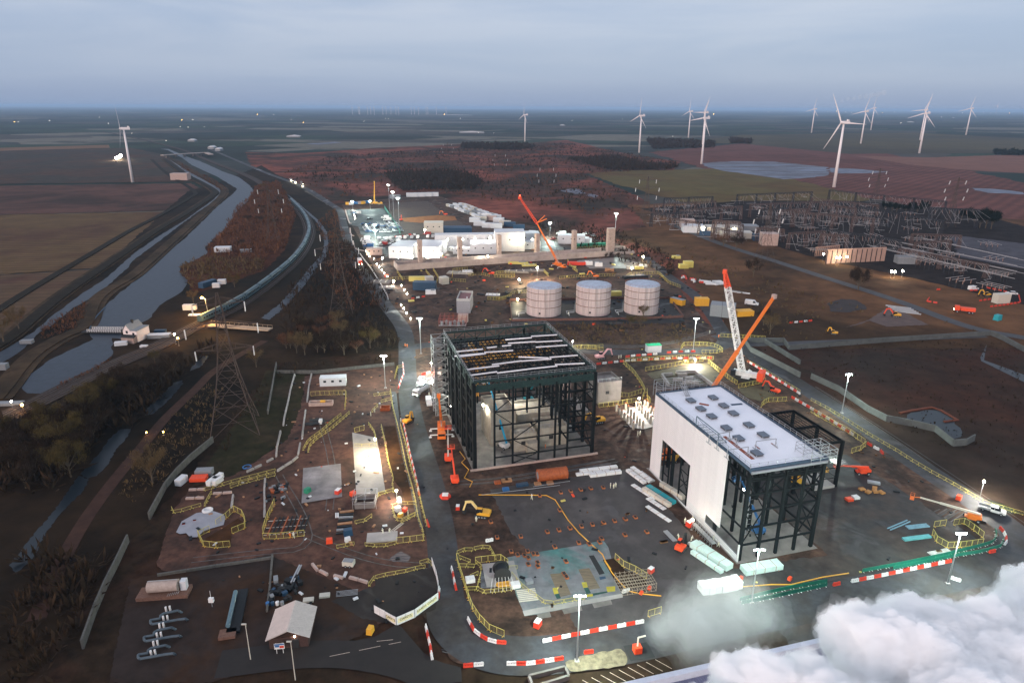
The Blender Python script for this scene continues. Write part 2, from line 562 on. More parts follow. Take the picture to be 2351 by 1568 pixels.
m_flood = mat('flood_water', (0.15, 0.17, 0.22), var=.6, scale=.03, rough=.6, spec=.08, col2=(0.09, 0.08, 0.09), c2=(.42, .66), stretch=(1, 3, 1))
m_asph = mat('asphalt', (0.058, 0.075, 0.105), var=.3, scale=.5, rough=.7, spec=.22, wet=.15, wscale=.05, col2=(0.046, 0.050, 0.056), c2=(.40, .62))
m_asph2 = mat('wet_yard', (0.044, 0.050, 0.060), var=.4, scale=.3, rough=.7, spec=.25, wet=.25, wscale=.09, col2=(0.070, 0.060, 0.057))
m_mud = mat('brown_hardcore', (0.100, 0.070, 0.058), var=.55, scale=.5, rough=.85, spec=.15, col2=(0.036, 0.028, 0.025), wet=.12, wscale=.12, bump=.4)
m_red = mat('red_hardcore', (0.128, 0.075, 0.062), var=.5, scale=.45, rough=.85, spec=.2, col2=(0.060, 0.040, 0.034), c2=(.42, .6), bump=.4)
m_conc = mat('concrete', (0.27, 0.30, 0.34), var=.22, scale=.35, rough=.75, spec=.35, col2=(0.15, 0.17, 0.19))
m_concd = mat('dark_concrete', (0.066, 0.072, 0.086), var=.28, scale=.22, rough=.65, spec=.3, col2=(0.11, 0.12, 0.14), c2=(.5, .66), wet=.25, wscale=.1)
m_concp = mat('pale_concrete', (0.44, 0.52, 0.60), var=.16, scale=.3, rough=.75, spec=.3, col2=(0.32, 0.38, 0.44))
m_blast = mat('railway_ballast', (0.055, 0.050, 0.050), var=.35, scale=1.2, rough=.9, spec=.2)
m_soil = mat('dug_soil', (0.075, 0.042, 0.022), var=.4, scale=.4, rough=.95, spec=.1, bump=.5, col2=(0.035, 0.024, 0.016))
m_sand = mat('orange_sand', (0.34, 0.19, 0.10), var=.2, scale=.2, rough=.95, spec=.1)
sheet('verge', GP('P', '-500,780 300,760 640,800 930,780 1400,1100 2351,1180 3000,1180') + [Vector((160, -40, 0)), Vector((-200, -40, 0))], mat('dark_verge', (0.034, 0.028, 0.021), var=.45, scale=.3, rough=.95, spec=.05, col2=(0.050, 0.032, 0.024), bump=.5), -.05)
# --- fields west of the river
sheet('field', GP('P', '-300,340 0,340 250,333 252,340 0,347 -300,352'), m_stub, .01)
sheet('field', GP('P', '-500,352 0,348 300,340 380,356 445,385 470,408 455,417 0,423 -500,432'), m_dgrass, .02)
sheet('field', GP('P', '-500,434 0,427 440,421 468,438 462,452 400,484 0,493 -500,505'), m_redp, .03, 2)
sheet('field', GP('P', '-600,507 0,494 400,486 240,615 0,630 -600,650'), m_brnp, .03, 1.5)
sheet('field', GP('P', '-600,652 0,632 238,618 150,690 60,760 -100,860 -600,900'), mat('olive_brown_field', (0.115, 0.085, 0.052), var=.25, scale=.06, col2=(0.09, 0.045, 0.034), stripes=(7, 1.45, .12), spec=.1), .03, 1)
for y0, y1 in ((343, 348), (380, 383), (406, 409)):
 pass
# --- fields east and north
sheet('field', GP('P', '1540,345 1700,330 2000,345 2130,372 2351,420 2500,450 2500,560 2351,530 2050,465 1990,455 1920,440 1780,408 1640,398 1600,382 1490,350'), m_redf, .02, 6)
sheet('field', GP('P', '1960,358 2130,362 2351,355 2600,352 2600,400 2351,398 2230,392 2100,380'), m_pinkf, .03, 4)
sheet('field', GP('P', '1340,396 1520,390 1640,388 1780,402 1960,446 2000,460 1900,470 1700,468 1600,470 1520,452 1420,425'), m_grnp, .04, 4)
sheet('field', GP('P', '1700,310 2100,305 2351,318 2600,322 2600,350 2351,352 2130,352 1950,354 1700,330 1560,328'), mat('green_wheat', (0.085, 0.085, 0.045), var=.2, scale=.01, col2=(0.06, 0.06, 0.04), stripes=(40, 1.5, .1), spec=.1), .02, 6)
sheet('flood_water', GP('P', '1612,375 1680,371 1780,372 1900,384 1900,402 1870,408 1800,412 1740,404 1660,393 1622,383'), m_flood, .06, 5)
sheet('flood_water', GP('P', '1905,386 1960,388 2040,395 2000,398 1930,399 1906,396'), m_flood, .06, 3)
sheet('flood_water', GP('P', '2230,432 2300,436 2351,442 2351,447 2270,443 2235,437'), m_flood, .06, 3)
sheet('flood_water', GP('P', '1285,438 1310,434 1330,434 1345,445 1320,446'), m_flood, .12, 2)
sheet('flood_water', GP('P', '1350,445 1375,450 1368,455 1345,450'), m_flood, .12, 2)
sheet('flood_water', GP('P', '700,331 770,326 785,328 730,333'), m_flood, .06, 3)
# --- wild red ground round the site
wild = GP('P', '565,350 700,352 860,340 990,335 1080,330 1200,330 1300,322 1420,350 1560,372 1545,392 1420,392 1340,400 1440,440 1520,480 1560,520 1640,640 1700,760 1200,760 960,740 900,700 830,620 790,500 740,450 660,410 575,380')
sheet('wild_land', wild, m_wild, .04, 3)
heath = GP('P', '1380,540 1500,520 1640,560 1760,590 1880,640 2040,690 2200,740 2260,770 1740,790 1640,720 1560,600 1460,560')
sheet('heathland', heath, m_heath, .07, 2)
east_rough = GP('P', '1700,800 1790,795 2260,775 2600,790 2600,1400 2351,1180 2210,1120 1960,970 1820,880')
sheet('heathland', GP('P', '1440,470 1700,466 2600,520 2600,800 1700,800 1560,600'), m_heath, .055, 2)
sheet('rough_ground', east_rough, mat('dark_heath', (0.040, 0.034, 0.030), var=.4, scale=.12, rough=.95, spec=.08, col2=(0.062, 0.034, 0.026), c2=(.42, .62), bump=.5), .05, 1)
# sunken square of red rims and water inside the rough ground
sheet('pond', GP('L8', '1000,520 1100,430 1300,400 1420,410 1570,520 1640,600 1640,700 1560,720 1380,640 1360,600 1150,560'), m_wat2, .09, .8)
ribbon('pond_edge', GP('L8', '990,450 1120,420 1340,385 1420,415 1590,515 1450,530'), 0, 1.0, mat('red_rim', (0.16, 0.055, 0.03), var=.3, scale=.6), z=.1, h=.35)
sheet('ditch_water', GP('L3', '1860,1290 1930,1150 1900,1320 2340,1480 2500,1560 2500,1620 2340,1560 1870,1330'), m_wat2, .09)
# --- west bank scrub, towpaths, river
west_scrub = GP('P', '-300,900 60,760 250,600 430,440 500,420 600,380 700,440 800,500 860,600 900,720 925,800 640,835 560,920 470,1050 300,1240 160,1420 60,1568 -300,1568')
sheet('scrubland', west_scrub, m_scrubd, .05, 1)
sheet('scrubland', GP('K1', '2440,700 2240,760 2190,860 2080,930 2010,1080 1990,1110 1820,1290 1600,1430 1570,1500 1640,1580 1700,1700 2340,1480 2500,1300 2600,1000'), mat('rust_scrub_ground', (0.100, 0.046, 0.028), var=.5, scale=.1, rough=.95, col2=(0.05, 0.02, 0.012), c2=(.40, .62), bump=.6, spec=.05), .06, 1)
riverL = GP('K1', '1410,420 1470,430 1600,500 1680,560 1830,630 1900,660 2080,770 2050,810 1900,930 1640,1190 1480,1310 1200,1560') + GP('K5', '1210,210 1000,400 920,470 870,530 790,640 770,690')
riverR = GP('K5', '1060,670 1200,640 1330,560 1400,460 1600,330 1650,240 1570,170 1590,110 1700,70 1820,0') + GP('K1', '1820,1320 1800,1280 1990,1110 2020,1060 2080,960 2170,880 2230,790 2190,740 2100,670 1960,620 1760,530 1620,480 1480,420')
sheet('river', riverL + riverR, m_water, .09, .7, step=5)
sheet('river', GP('K5', '770,690 1075,670 1080,760 985,745 985,900 850,1000 600,1120 490,1195 400,1230 240,1230 190,1180 240,1090 340,1010 430,940 640,840 820,755'), m_water, .09, .4, step=3)
canL = GP('K1', '1490,515 1640,630 1830,750 1920,800 1880,860 1600,1060 1400,1180 1200,1320 920,1560') + GP('K5', '700,370 420,580 300,690 120,800 -60,900')
canR = GP('K5', '-60,1010 90,920 220,830 320,720 460,630 640,480 790,400 920,310 1110,140') + GP('K1', '1180,1390 1380,1240 1700,1000 1930,840 1965,790 1900,750 1700,620 1510,515')
sheet('canal', canL + canR, m_water, .09, .5, step=5)
towp = smooth_line(GP('K1', '1500,505 1690,620 1880,720 2010,790 1800,980 1500,1250 1300,1430 1150,1560') + GP('K5', '950,330 830,440 780,620 700,690 560,740 420,820 300,900 180,1020 80,1160 -40,1300'), 2)
for d0, d1, z_, h_ in ((-5, 5, .02, .35), (-2.5, 2.5, .36, .5)):
 ribbon('river_bank', towp, d0, d1, m_bank, z=z_, h=h_)
dyke = smooth_line(GP('K1', '1440,510 1600,640 1750,710 1900,800 1870,830 1600,1010 1380,1130 1150,1290') + GP('K5', '700,260 500,400 300,560 100,740 -100,860'), 2)
ribbon('flood_bank', dyke, -5, 5, m_bank, z=.02, h=.5)
ribbon('flood_bank', dyke, -2, 4, mat('dark_dyke', (0.028, 0.028, 0.022), var=.3, scale=.2, spec=.05), z=.53, h=.6)
ribbon('hedge_bank', offset(dyke, -22), -2, 3, mat('dark_dyke'  , (0, 0, 0)), z=.03, h=.5)
ditch = GP('K2', '180,820 240,880 310,950 430,1050 500,1160 505,1260 490,1340 380,1460 300,1560') + GP('P', '670,668 640,700 600,730')
ditr = GP('P', '618,735 655,705 700,655') + GP('K2', '430,1470 520,1370 545,1280 530,1150 460,1050 340,950 250,870 200,830')
sheet('ditch_water', ditch + ditr, m_water, .1, .5)
sheet('ditch_water', GP('K5', '1830,905 1790,900 1680,1000 1670,1035 1760,1000'), m_wat2, .1, .3)
sheet('ditch_water', GP('M1', '2000,370 1900,400 1840,470 1700,590 1600,700 1590,760 1680,740 1860,580 2010,410'), m_wat2, .1, .3)
sheet('ditch_water', GP('M1', '1440,900 1320,910 1200,1010 1100,1160 980,1290 880,1400 960,1450 1060,1420 1180,1300 1280,1120 1400,990'), m_wat2, .1, .3)
sheet('ditch_water', GP('M1', '860,1420 980,1460 900,1600 700,1800 500,2050 380,2300 180,2500 100,2400 300,2150 560,1850'), m_wat2, .1, .3)
# --- roads
rw = lambda name, pts, w0_, w1_, m=m_asph, z=.12: ribbon(name, smooth_line(pts, 2), w0_, w1_, m, z=z)
acc = GP('K2', '-500,420 -100,590 30,645 330,750 600,930') + GP('K6', '230,255 250,400 300,580 375,790 440,900 570,1080 670,1240 800,1400 930,1568') + GP('P', '935,800 935,880') + GP('P', '945,960 968,1040 995,1130 1012,1220 1020,1300 1030,1400')
rw('access_road', acc, -3.6, 3.6)
rw('road', GP('P', '1030,1380 1040,1440 1100,1490 1180,1508 1300,1500 1450,1478 1600,1440 1800,1400 2000,1355 2180,1322 2300,1295 2351,1250'), -5, 5)
rw('road', GP('P', '2360,1300 2345,1235 2290,1190 2210,1135 2080,1050 1960,965 1820,875 1720,810 1650,770'), -4.2, 4.2)
rw('road', GP('P', '930,800 1000,790 1200,795 1400,812 1560,808 1680,800 1640,730 1600,680 1540,640 1480,590'), -3.5, 3.5)
rw('road', GP('P', '2500,810 2351,775 2280,765 2200,745 2060,690 1900,640 1780,600 1680,570 1600,540 1540,515'), -3.5, 3.5, mat('grey_lane', (0.08, 0.10, 0.13), var=.2, scale=.2))
rw('road', GP('P', '2260,772 2100,778 1900,786 1720,792'), -2.5, 2.5, mat('grey_lane', (0, 0, 0)))
rw('road', GP('P', '1000,1560 900,1520 740,1500 500,1530'), -4, 3, mat('dark_asphalt', (0.026, 0.027, 0.03), var=.2, scale=.3))
sheet('junction', GP('M4', '350,1180 900,1060 1130,930 1180,950 1420,1230 1560,1330 1840,1400 1850,1560 1300,1600 1000,1400 700,1330 350,1340'), mat('dark_asphalt', (0, 0, 0)), .125)
mrk = mat('road_paint', (0.55, 0.56, 0.58), var=.3, scale=2)
for k_, s_ in (('M4', '400,1280 620,1235'), ('M4', '722,1215 955,1167'), ('M4', '1046,1149 1182,1122'), ('M4', '915,1115 1095,1097')):
 ribbon('lane_marking', GP(k_, s_), -.07, .07, mrk, z=.14)
for i in range(9):
 a = G('M8', 1060 + i * 72 - 420, 1470 - i * 22 + 60); b = G('M8', 1190 + i * 72 - 420, 1560 - i * 22 + 60)
 ribbon('parking_marking', GP('M8', f'{830+i*100},{1540-i*28} {1010+i*100},{1640-i*28}'), -.06, .06, mrk, z=.14)
# dirt track beside the ditch
rw('track', GP('M1', '2900,-60 2340,260 2150,470 1900,700 1750,860 1560,1100 1350,1350 1150,1600 900,1950 600,2500 400,3000'), -1.8, 1.8, mat('red_track', (0.065, 0.042, 0.036), var=.3, scale=.3, spec=.1), z=.11)
# --- railway bed
rail = smooth_line(GP('K5', '-300,1640 0,1480 160,1390 340,1310 560,1200 850,1050 1120,930 1370,830 1540,740 1700,650 1960,530 2110,450 2330,290') + GP('K2', '150,1490 240,1410 330,1290 375,1180 380,1120 340,1020 290,960 200,880 60,800') + GP('K1', '2250,690 2060,610 1900,550 1750,490 1650,440 1400,375 1150,310 900,270'), 2)
ribbon('railway_bed', rail, -5, 5, m_blast, z=.03, h=.4)
m_rail = mat('rail_steel', (0.30, 0.29, 0.29), var=.2, scale=.1, rough=.35, metal=.8)
near_rail = [p for p in rail if p.y < 900]
for d_ in (-3.0, -1.56, 1.56, 3.0):
 ribbon('rail', near_rail, d_ - .05, d_ + .05, m_rail, z=.45, h=.14)
# --- site surfaces
sheet('site_yard', GP('P', '785,470 960,448 1000,448 1200,515 1420,560 1540,640 1620,740 1680,790 1860,900 2050,1030 2351,1230 2351,1260 2200,1340 1180,1530 1040,1520 985,1440 925,1300 905,1100 925,900 930,760'), m_mud, .06, .4)
sheet('west_compound', GP('P', '660,870 905,835 925,900 905,905 925,1000 960,1180 1000,1300 990,1400 850,1440 370,1310 360,1290 400,1170 430,1130 560,1080 640,1020 700,900'), m_red, .07, .3)
sheet('grass_verge', GP('P', '610,850 700,860 690,940 660,1010 540,1090 440,1120 520,1000 590,900'), mat('verge_grass', (0.030, 0.034, 0.018), var=.4, scale=.3, col2=(0.05, 0.045, 0.03), spec=.05), .08, .3)
sheet('gas_yard', GP('P', '300,1330 620,1275 850,1370 870,1440 740,1500 480,1568 250,1568'), mat('gas_gravel', (0.036, 0.031, 0.031), var=.35, scale=.3, col2=(0.050, 0.030, 0.018), c2=(.44, .58), spec=.15), .085, .2)
sheet('dark_yard', GP('P', '760,1380 1000,1300 1010,1330 1000,1400 905,1434 830,1420'), mat('black_yard', (0.028, 0.027, 0.026), var=.3, scale=.4, wet=.3), .09, .2)
sheet('concrete_apron', UV(60, 96) and [UV(44, 96), UV(83, 96), UV(83, 160), UV(40, 160), UV(40, 140), UV(44, 120)], m_concd, .075, .3)
sheet('haul_yard', [UV(83, 80), UV(150, 80), UV(150, 150), UV(110, 165), UV(110, 110), UV(83, 112)], m_asph2, .078, .4)
sheet('car_park', GP('K6', '280,260 720,240 890,520 700,570 450,530 420,440 320,420'), mat('green_lit_asphalt', (0.06, 0.09, 0.115), var=.2, scale=.2, wet=.4, wscale=.05), .085)  # greenish lamp light is put into the asphalt colour
sheet('lorry_yard', GP('K6', '430,560 1400,540 2300,520 2900,700 2900,760 2000,780 850,830 700,740 480,700'), m_asph2, .08)
sheet('gravel_apron', GP('K6', '760,180 1180,160 1300,250 1620,440 1500,540 890,520 740,240'), mat('grey_brown_gravel', (0.085, 0.07, 0.064), var=.25, scale=.15), .088)
sheet('sand_patch', GP('K6', '900,350 1300,315 1480,330 1500,370 1100,400 920,385'), m_sand, .1, .5)
sheet('slab_yard', GP('K7', '1080,810 1500,780 1800,850 1700,900 1200,900'), mat('frosty_slab', (0.20, 0.21, 0.23), var=.5, scale=.1, rough=.5), .1, .8)
sheet('tank_bund', GP('K7', '330,1260 2080,1230 2230,1450 2200,1500 340,1520'), mat('dark_bund', (0.030, 0.033, 0.040), var=.3, scale=.2, wet=.5, wscale=.05), .1)
sheet('slab_strip', GP('M2', '1085,800 1355,860 1450,1450 1130,1490'), m_concp, .16)
sheet('slab_square', GP('L4', '1572,462 1983,412 1998,775 1553,847'), mat('blotched_slab', (0.36, 0.42, 0.52), var=.3, scale=.25, col2=(0.20, 0.24, 0.30)), .18)
sheet('lane_strip', GP('M2', '1515,350 1560,350 1590,560 1640,900 1700,1200 1790,1568 1870,1830 1830,1860 1700,1400 1620,1000 1560,700'), mat('grey_lane', (0, 0, 0)), .11)
sheet('puddle', GP('M4', '1050,215 1180,130 1290,190 1260,240 1090,245'), mat('wet_tracks', (0.12, 0.11, 0.11), var=.8, scale=1.2, rough=.15, spec=.8, stretch=(.4, 3, 1)), .1, .3)
sheet('sky_puddle', GP('L1', '190,780 380,720 380,850 170,880'), mat('wet_tracks', (0, 0, 0)), .13, .3)
sheet('sky_puddle', GP('L8', '210,940 380,960 420,1000 300,1020 210,990'), mat('wet_tracks', (0, 0, 0)), .13, .3)
GT[0] = None
# tyre tracks pressed into the yards
def tracks(name, m, seeds, n, w=.28, z=.135):
 g = random.Random(seeds); o = MB()
 for base in n:
  pts = smooth_line(GP(*base), 2)
  for k in range(4):
   off = g.uniform(-5, 5); ph = g.uniform(0, 6)
   p_ = [p + Vector((math.sin(ph + i * .22) * .7 + off, math.cos(ph + i * .17) * .5 + off * .25, 0)) for i, p in enumerate(pts)]
   i0 = g.randint(0, max(1, len(p_) // 3)); p_ = p_[i0:i0 + g.randint(8, 40)]
   if len(p_) < 3: continue
   for s_ in (-.95, .95):
    a, b_ = offset(p_, s_ - w / 2), offset(p_, s_ + w / 2); q = len(p_)
    o.add([(p.x, p.y, z + k * .0007) for p in a] + [(p.x, p.y, z + k * .0007) for p in b_], [(i + 1, i, q + i, q + i + 1) for i in range(q - 1)])
 return tag(o.build(name, m), kind='structure')
_t = [('P', '930,880 940,980 970,1080 1000,1200 1020,1300 1030,1400 1080,1470'), ('P', '1060,1480 1200,1500 1400,1480 1600,1440 1900,1380 2150,1325 2300,1260'), ('P', '2330,1220 2200,1130 2000,990 1850,890'), ('P', '640,1090 700,1180 720,1260 600,1270 430,1290'), ('P', '760,960 800,1080 790,1180 800,1290 960,1310'), ('P', '700,1230 860,1290 1000,1300'), ('P', '1050,1110 1180,1100 1400,1060'), ('P', '1750,1240 1900,1220 2100,1230 2200,1170'), ('P', '1500,1240 1600,1300 1750,1340'), ('P', '1650,760 1500,800 1300,790')]
tracks('tyre_tracks', mat('track_dark', (0.030, 0.027, 0.025), var=.5, scale=.6, rough=.5), 3, _t)
tracks('tyre_tracks', mat('track_pale', (0.080, 0.072, 0.068), var=.7, scale=.6, rough=.6), 8, _t, z=.142)
# ================================================================ OBJECT KITS
pm = lambda n, c, **k: mat(n, c, **{**dict(var=.10, scale=1.5, rough=.55, spec=.4), **k})
k_white = pm('white_plastic', (0.72, 0.70, 0.68), var=.12)
k_red = pm('red_plastic', (0.62, 0.045, 0.02))
k_yel = pm('yellow_plastic', (0.60, 0.50, 0.13))
k_yel2 = pm('yellow_mesh', (0.26, 0.21, 0.07))
k_dark = pm('dark_rubber', (0.02, 0.02, 0.02), rough=.85)
k_steel = pm('galvanised_steel', (0.42, 0.43, 0.44), metal=.5, rough=.45)
k_black = pm('black_steel', (0.010, 0.012, 0.014), rough=.6, spec=.25, var=.3)
k_orange = pm('orange_paint', (0.75, 0.17, 0.02))
k_redo = pm('red_orange_paint', (0.80, 0.075, 0.02))
k_plant = pm('plant_yellow', (0.72, 0.36, 0.03))
k_glass = pm('dark_glass', (0.015, 0.018, 0.022), rough=.12, spec=.6)
k_blue = pm('blue_paint', (0.03, 0.13, 0.32))
k_teal = pm('teal_paint', (0.02, 0.30, 0.34))
k_navy = pm('navy_paint', (0.015, 0.05, 0.10))
k_green = pm('green_paint', (0.02, 0.22, 0.12))
k_dgreen = pm('dark_green_mesh', (0.012, 0.16, 0.11))
k_cream = pm('cream_panel', (0.55, 0.50, 0.42))
k_wood = pm('timber', (0.34, 0.17, 0.08), var=.3)
k_cabin = pm('cabin_white', (0.62, 0.62, 0.63), var=.06)
k_grey = pm('grey_paint', (0.22, 0.23, 0.24))
k_pink = pm('pink_concrete_block', (0.46, 0.33, 0.28), var=.2)
k_skin = pm('skin', (0.40, 0.24, 0.17))
k_hiv = pm('pale_hi_vis', (0.74, 0.72, 0.55), var=.08)
k_hivo = pm('orange_hi_vis', (0.80, 0.20, 0.03))
k_rust = pm('rust_steel', (0.32, 0.075, 0.02), var=.35)
lampg = mat('lamp_white', (0.80, 1.0, 0.92), emit=90)
lampw = mat('lamp_warm', (1.0, 0.88, 0.62), emit=70)
lampf = mat('lamp_far', (0.85, 1.0, 0.93), emit=420)
lampd = mat('lamp_dim', (1.0, 0.93, 0.8), emit=7)
lampo = mat('lamp_amber', (1.0, 0.55, 0.12), emit=35)
lampr = mat('lamp_red', (1.0, 0.08, 0.03), emit=10)
winlit = mat('lit_window', (1.0, 0.95, 0.80), emit=4)
def light(name, loc, power, col=(1, .95, .85), rad=.35, spot=None, aim=None, blend=.6):
 ld = bpy.data.lights.new(name, 'SPOT' if spot else 'POINT')
 ld.energy = power * 2.4; ld.color = col; ld.shadow_soft_size = rad
 if spot:
  ld.spot_size = R(spot); ld.spot_blend = blend
 o = bpy.data.objects.new(name, ld); S.collection.objects.link(o)
 o.location = loc
 if aim is not None: o.rotation_euler = (Vector(loc) - Vector(aim)).to_track_quat('Z', 'Y').to_euler()
 return o
# ---- barriers and fence panels
def k_barrier(nm, m):
 t = thing(nm, 'x', 'barrier')
 b = MB()
 b.extr([(-.26, 0), (.26, 0), (.26, .14), (.15, .34), (.11, .80), (-.11, .80), (-.15, .34), (-.26, .14)], -.93, .93)
 b.box((0, .6, .86), (.12, .3, .12)).box((0, -.6, .86), (.12, .3, .12)).box((0, .97, .42), (.14, .08, .5))
 b.v = [(y, x, z) for x, y, z in b.v]; b.f = [tuple(reversed(f)) for f in b.f]
 b.build('body', m, t)
 c = MB()
 for x in (-.5, 0, .5): c.box((x, .155, .5), (.16, .03, .14)).box((x, -.155, .5), (.16, .03, .14))
 c.build('forklift_slot', k_grey if m is k_white else pm('dark_red', (.3, .02, .01)), t)
 return t
def k_panel(nm, mf, mi, Lh, H, foot, posts=0):
 t = thing(nm, 'x', 'fence panel')
 b = MB(); r = .036 if H < 1.3 else .042
 z0 = .14
 b.beam((-Lh, 0, z0), (Lh, 0, z0), r * 1.5).beam((-Lh, 0, H), (Lh, 0, H), r * 1.7)
 for x in [-Lh + r, Lh - r] + [(-Lh + 2 * Lh * (i + 1) / (posts + 1)) for i in range(posts)]: b.beam((x, 0, z0), (x, 0, H), r * 1.6)
 b.build('frame', mf, t)
 c = MB(); n = int(2 * Lh / .3)
 for i in range(1, n): c.box((-Lh + 2 * Lh * i / n, 0, (z0 + H) / 2), (.045, .02, H - z0 - .03))
 if mi is k_dgreen: c.box((0, 0, (z0 + H) / 2), (2 * Lh - .1, .012, H - z0 - .03))
 tag(c.build('infill', mi, t), kind='stuff')
 for sx in (-1, 1):
  f = MB().box((sx * (Lh - .35), 0, .06), (.12, .62, .12)); f.build('foot', foot, t)
 return t
KP = {}
def kit(n):
 if n in KP: return KP[n]
 if n == 'r': o = k_barrier('red_water_barrier', k_red)
 elif n == 'w': o = k_barrier('white_water_barrier', k_white)
 elif n == 'y': o = k_panel('yellow_pedestrian_barrier', k_yel, k_yel2, 1.12, 1.0, k_yel)
 elif n == 't': o = k_panel('tall_yellow_fence_panel', k_yel, k_yel2, 1.7, 1.75, k_plant, 1)
 elif n == 'g': o = k_panel('green_pedestrian_barrier', k_green, k_dgreen, 1.12, 1.0, k_white)
 elif n == 's': o = k_panel('grey_mesh_fence_panel', k_steel, k_steel, 1.7, 1.8, k_grey)
 elif n == 'c':
  o = thing('concrete_barrier', 'x', 'barrier')
  b = MB(); b.box((0, 0, .3), (2.7, .62, .6), taper=.93); b.build('body', k_pink, o)
  c = MB().box((-.8, 0, .63), (.2, .12, .06)).box((.8, 0, .63), (.2, .12, .06)); c.build('lifting_eye', k_steel, o)
 elif n == 'k':
  o = thing('grey_concrete_barrier', 'x', 'barrier')
  b = MB(); b.box((0, 0, .35), (2.9, .5, .7), taper=.9); b.build('body', m_concp, o)
 KP[n] = o
 return o
STEP = {'r': 1.95, 'w': 1.95, 'y': 2.3, 't': 3.45, 'g': 2.3, 's': 3.45, 'c': 2.9, 'k': 3.1}
KNAME = {'r': 'red barrier', 'w': 'white barrier', 'y': 'yellow barrier', 't': 'tall yellow panel',
   'g': 'green barrier', 's': 'grey panel', 'c': 'pink concrete block', 'k': 'grey concrete block'}
NB = {}
def run(kinds, K, s, where, smooth_=0, z=.1, step=None, end='near'):
 """a row of barriers or panels; kinds may alternate, as 'rw'"""
 pts = GP(K, s)
 if smooth_: pts = smooth_line(pts, smooth_)
 # name the row from its left or nearest end
 d = pts[-1] - pts[0]
 horiz = abs(proj(pts[-1])[0] - proj(pts[0])[0]) > abs(proj(pts[-1])[1] - proj(pts[0])[1])
 if horiz:
  if d.x < 0: pts = pts[::-1]
  frm = 'from left'
 else:
  if d.y < 0: pts = pts[::-1]
  frm = 'from near end'
 sp = along(pts, step or STEP[kinds[0]])
 for i, (p, a, l_) in enumerate(sp):
  k = kinds[i % len(kinds)]
  NB[k] = NB.get(k, 0) + 1
  lab = KNAME[k] + (', ' + ordw(i) + ' ' + frm if len(sp) > 1 else ' standing') + ' ' + where
  dup(kit(k), (p.x, p.y, z), a, lab, 'barriers ' + where, sc=(l_ / STEP[k], 1, 1) if not step else None)
# ---- people
def human(nm, pose, m):
 J = {'pel': (0, 0, .95), 'ch': (0, .02, 1.30), 'nk': (0, .02, 1.48), 'hd': (0, .03, 1.60), 'top': (0, .03, 1.72)}
 R_ = {'pel': .15, 'ch': .17, 'nk': .065, 'hd': .10, 'top': .07}
 Ed = [('pel', 'ch'), ('ch', 'nk'), ('nk', 'hd'), ('hd', 'top')]
 st = pose.get('stride', .05); arm = pose.get('arm', 0); lean = pose.get('lean', 0)
 for sx, sg in ((-1, 1), (1, -1)):
  n = 'l' if sx < 0 else 'r'
  J.update({n + 'h': (sx * .10, 0, .90), n + 'k': (sx * .11, sg * st * .9 + .03, .49), n + 'a': (sx * .12, sg * st * 1.6 - .04, .09), n + 't': (sx * .13, sg * st * 1.6 + .12, .05)})
  R_.update({n + 'h': .10, n + 'k': .068, n + 'a': .05, n + 't': .045})
  Ed += [('pel', n + 'h'), (n + 'h', n + 'k'), (n + 'k', n + 'a'), (n + 'a', n + 't')]
  if arm:
   J.update({n + 's': (sx * .19, .02, 1.40), n + 'e': (sx * .24, .18, 1.18), n + 'w': (sx * .14, .42, 1.22)})
  else:
   J.update({n + 's': (sx * .19, .02, 1.40), n + 'e': (sx * .25, -sg * st * .6, 1.13), n + 'w': (sx * .24, -sg * st * 1.2 + .08, .86)})
  R_.update({n + 's': .075, n + 'e': .052, n + 'w': .042})
  Ed += [('ch', n + 's'), (n + 's', n + 'e'), (n + 'e', n + 'w')]
 if lean:
  for k, p in J.items():
   if p[2] > .95:
    h = p[2] - .95; J[k] = (p[0], p[1] + math.sin(lean) * h, .95 + math.cos(lean) * h)
 ks = list(J)
 me = bpy.data.meshes.new('tmp')
 me.from_pydata([J[k] for k in ks], [(ks.index(a), ks.index(b)) for a, b in Ed], [])
 o = bpy.data.objects.new('tmp', me); S.collection.objects.link(o)
 md = o.modifiers.new('s', 'SKIN')
 for i, k in enumerate(ks):
  sv = me.skin_vertices[0].data[i]; sv.radius = (R_[k], R_[k]); sv.use_root = (k == 'pel')
 sb = o.modifiers.new('u', 'SUBSURF'); sb.levels = 1; sb.render_levels = 1
 dg = bpy.context.evaluated_depsgraph_get()
 bm_ = bpy.data.meshes.new_from_object(o.evaluated_get(dg))
 bpy.data.objects.remove(o)
 bm_.name = 'body'
 bm_.materials.clear()
 for q in (m, k_skin, k_dark): bm_.materials.append(q)
 for p in bm_.polygons:
  c = p.center
  hz = J['nk'][2]
  p.material_index = 1 if (c.z > hz and abs(c.x) < .13) else (2 if c.z < .14 else 0)
  p.use_smooth = True
 t = thing(nm, 'x', 'person')
 b = bpy.data.objects.new('body', bm_); S.collection.objects.link(b); b.parent = t
 h = MB(); hx = J['top']
 h.lathe((hx[0], hx[1], hx[2] - .06), [(.135, 0), (.13, .05), (.10, .10), (.04, .13)], 10)
 h.build('helmet', k_white, t, True)
 return t
PEOPLE = [human('person', {'stride': .02}, k_hiv), human('person', {'stride': .16}, k_hiv), human('person', {'stride': .06, 'arm': 1, 'lean': .25}, k_hiv), human('person', {'stride': .1}, k_hivo)]
def person(K, x, y, rz, label, v=0, z=.1, group=None):
 p = G(K, x, y)
 return dup(PEOPLE[v], (p.x, p.y, z), R(rz), label, group, key='person%d' % v)
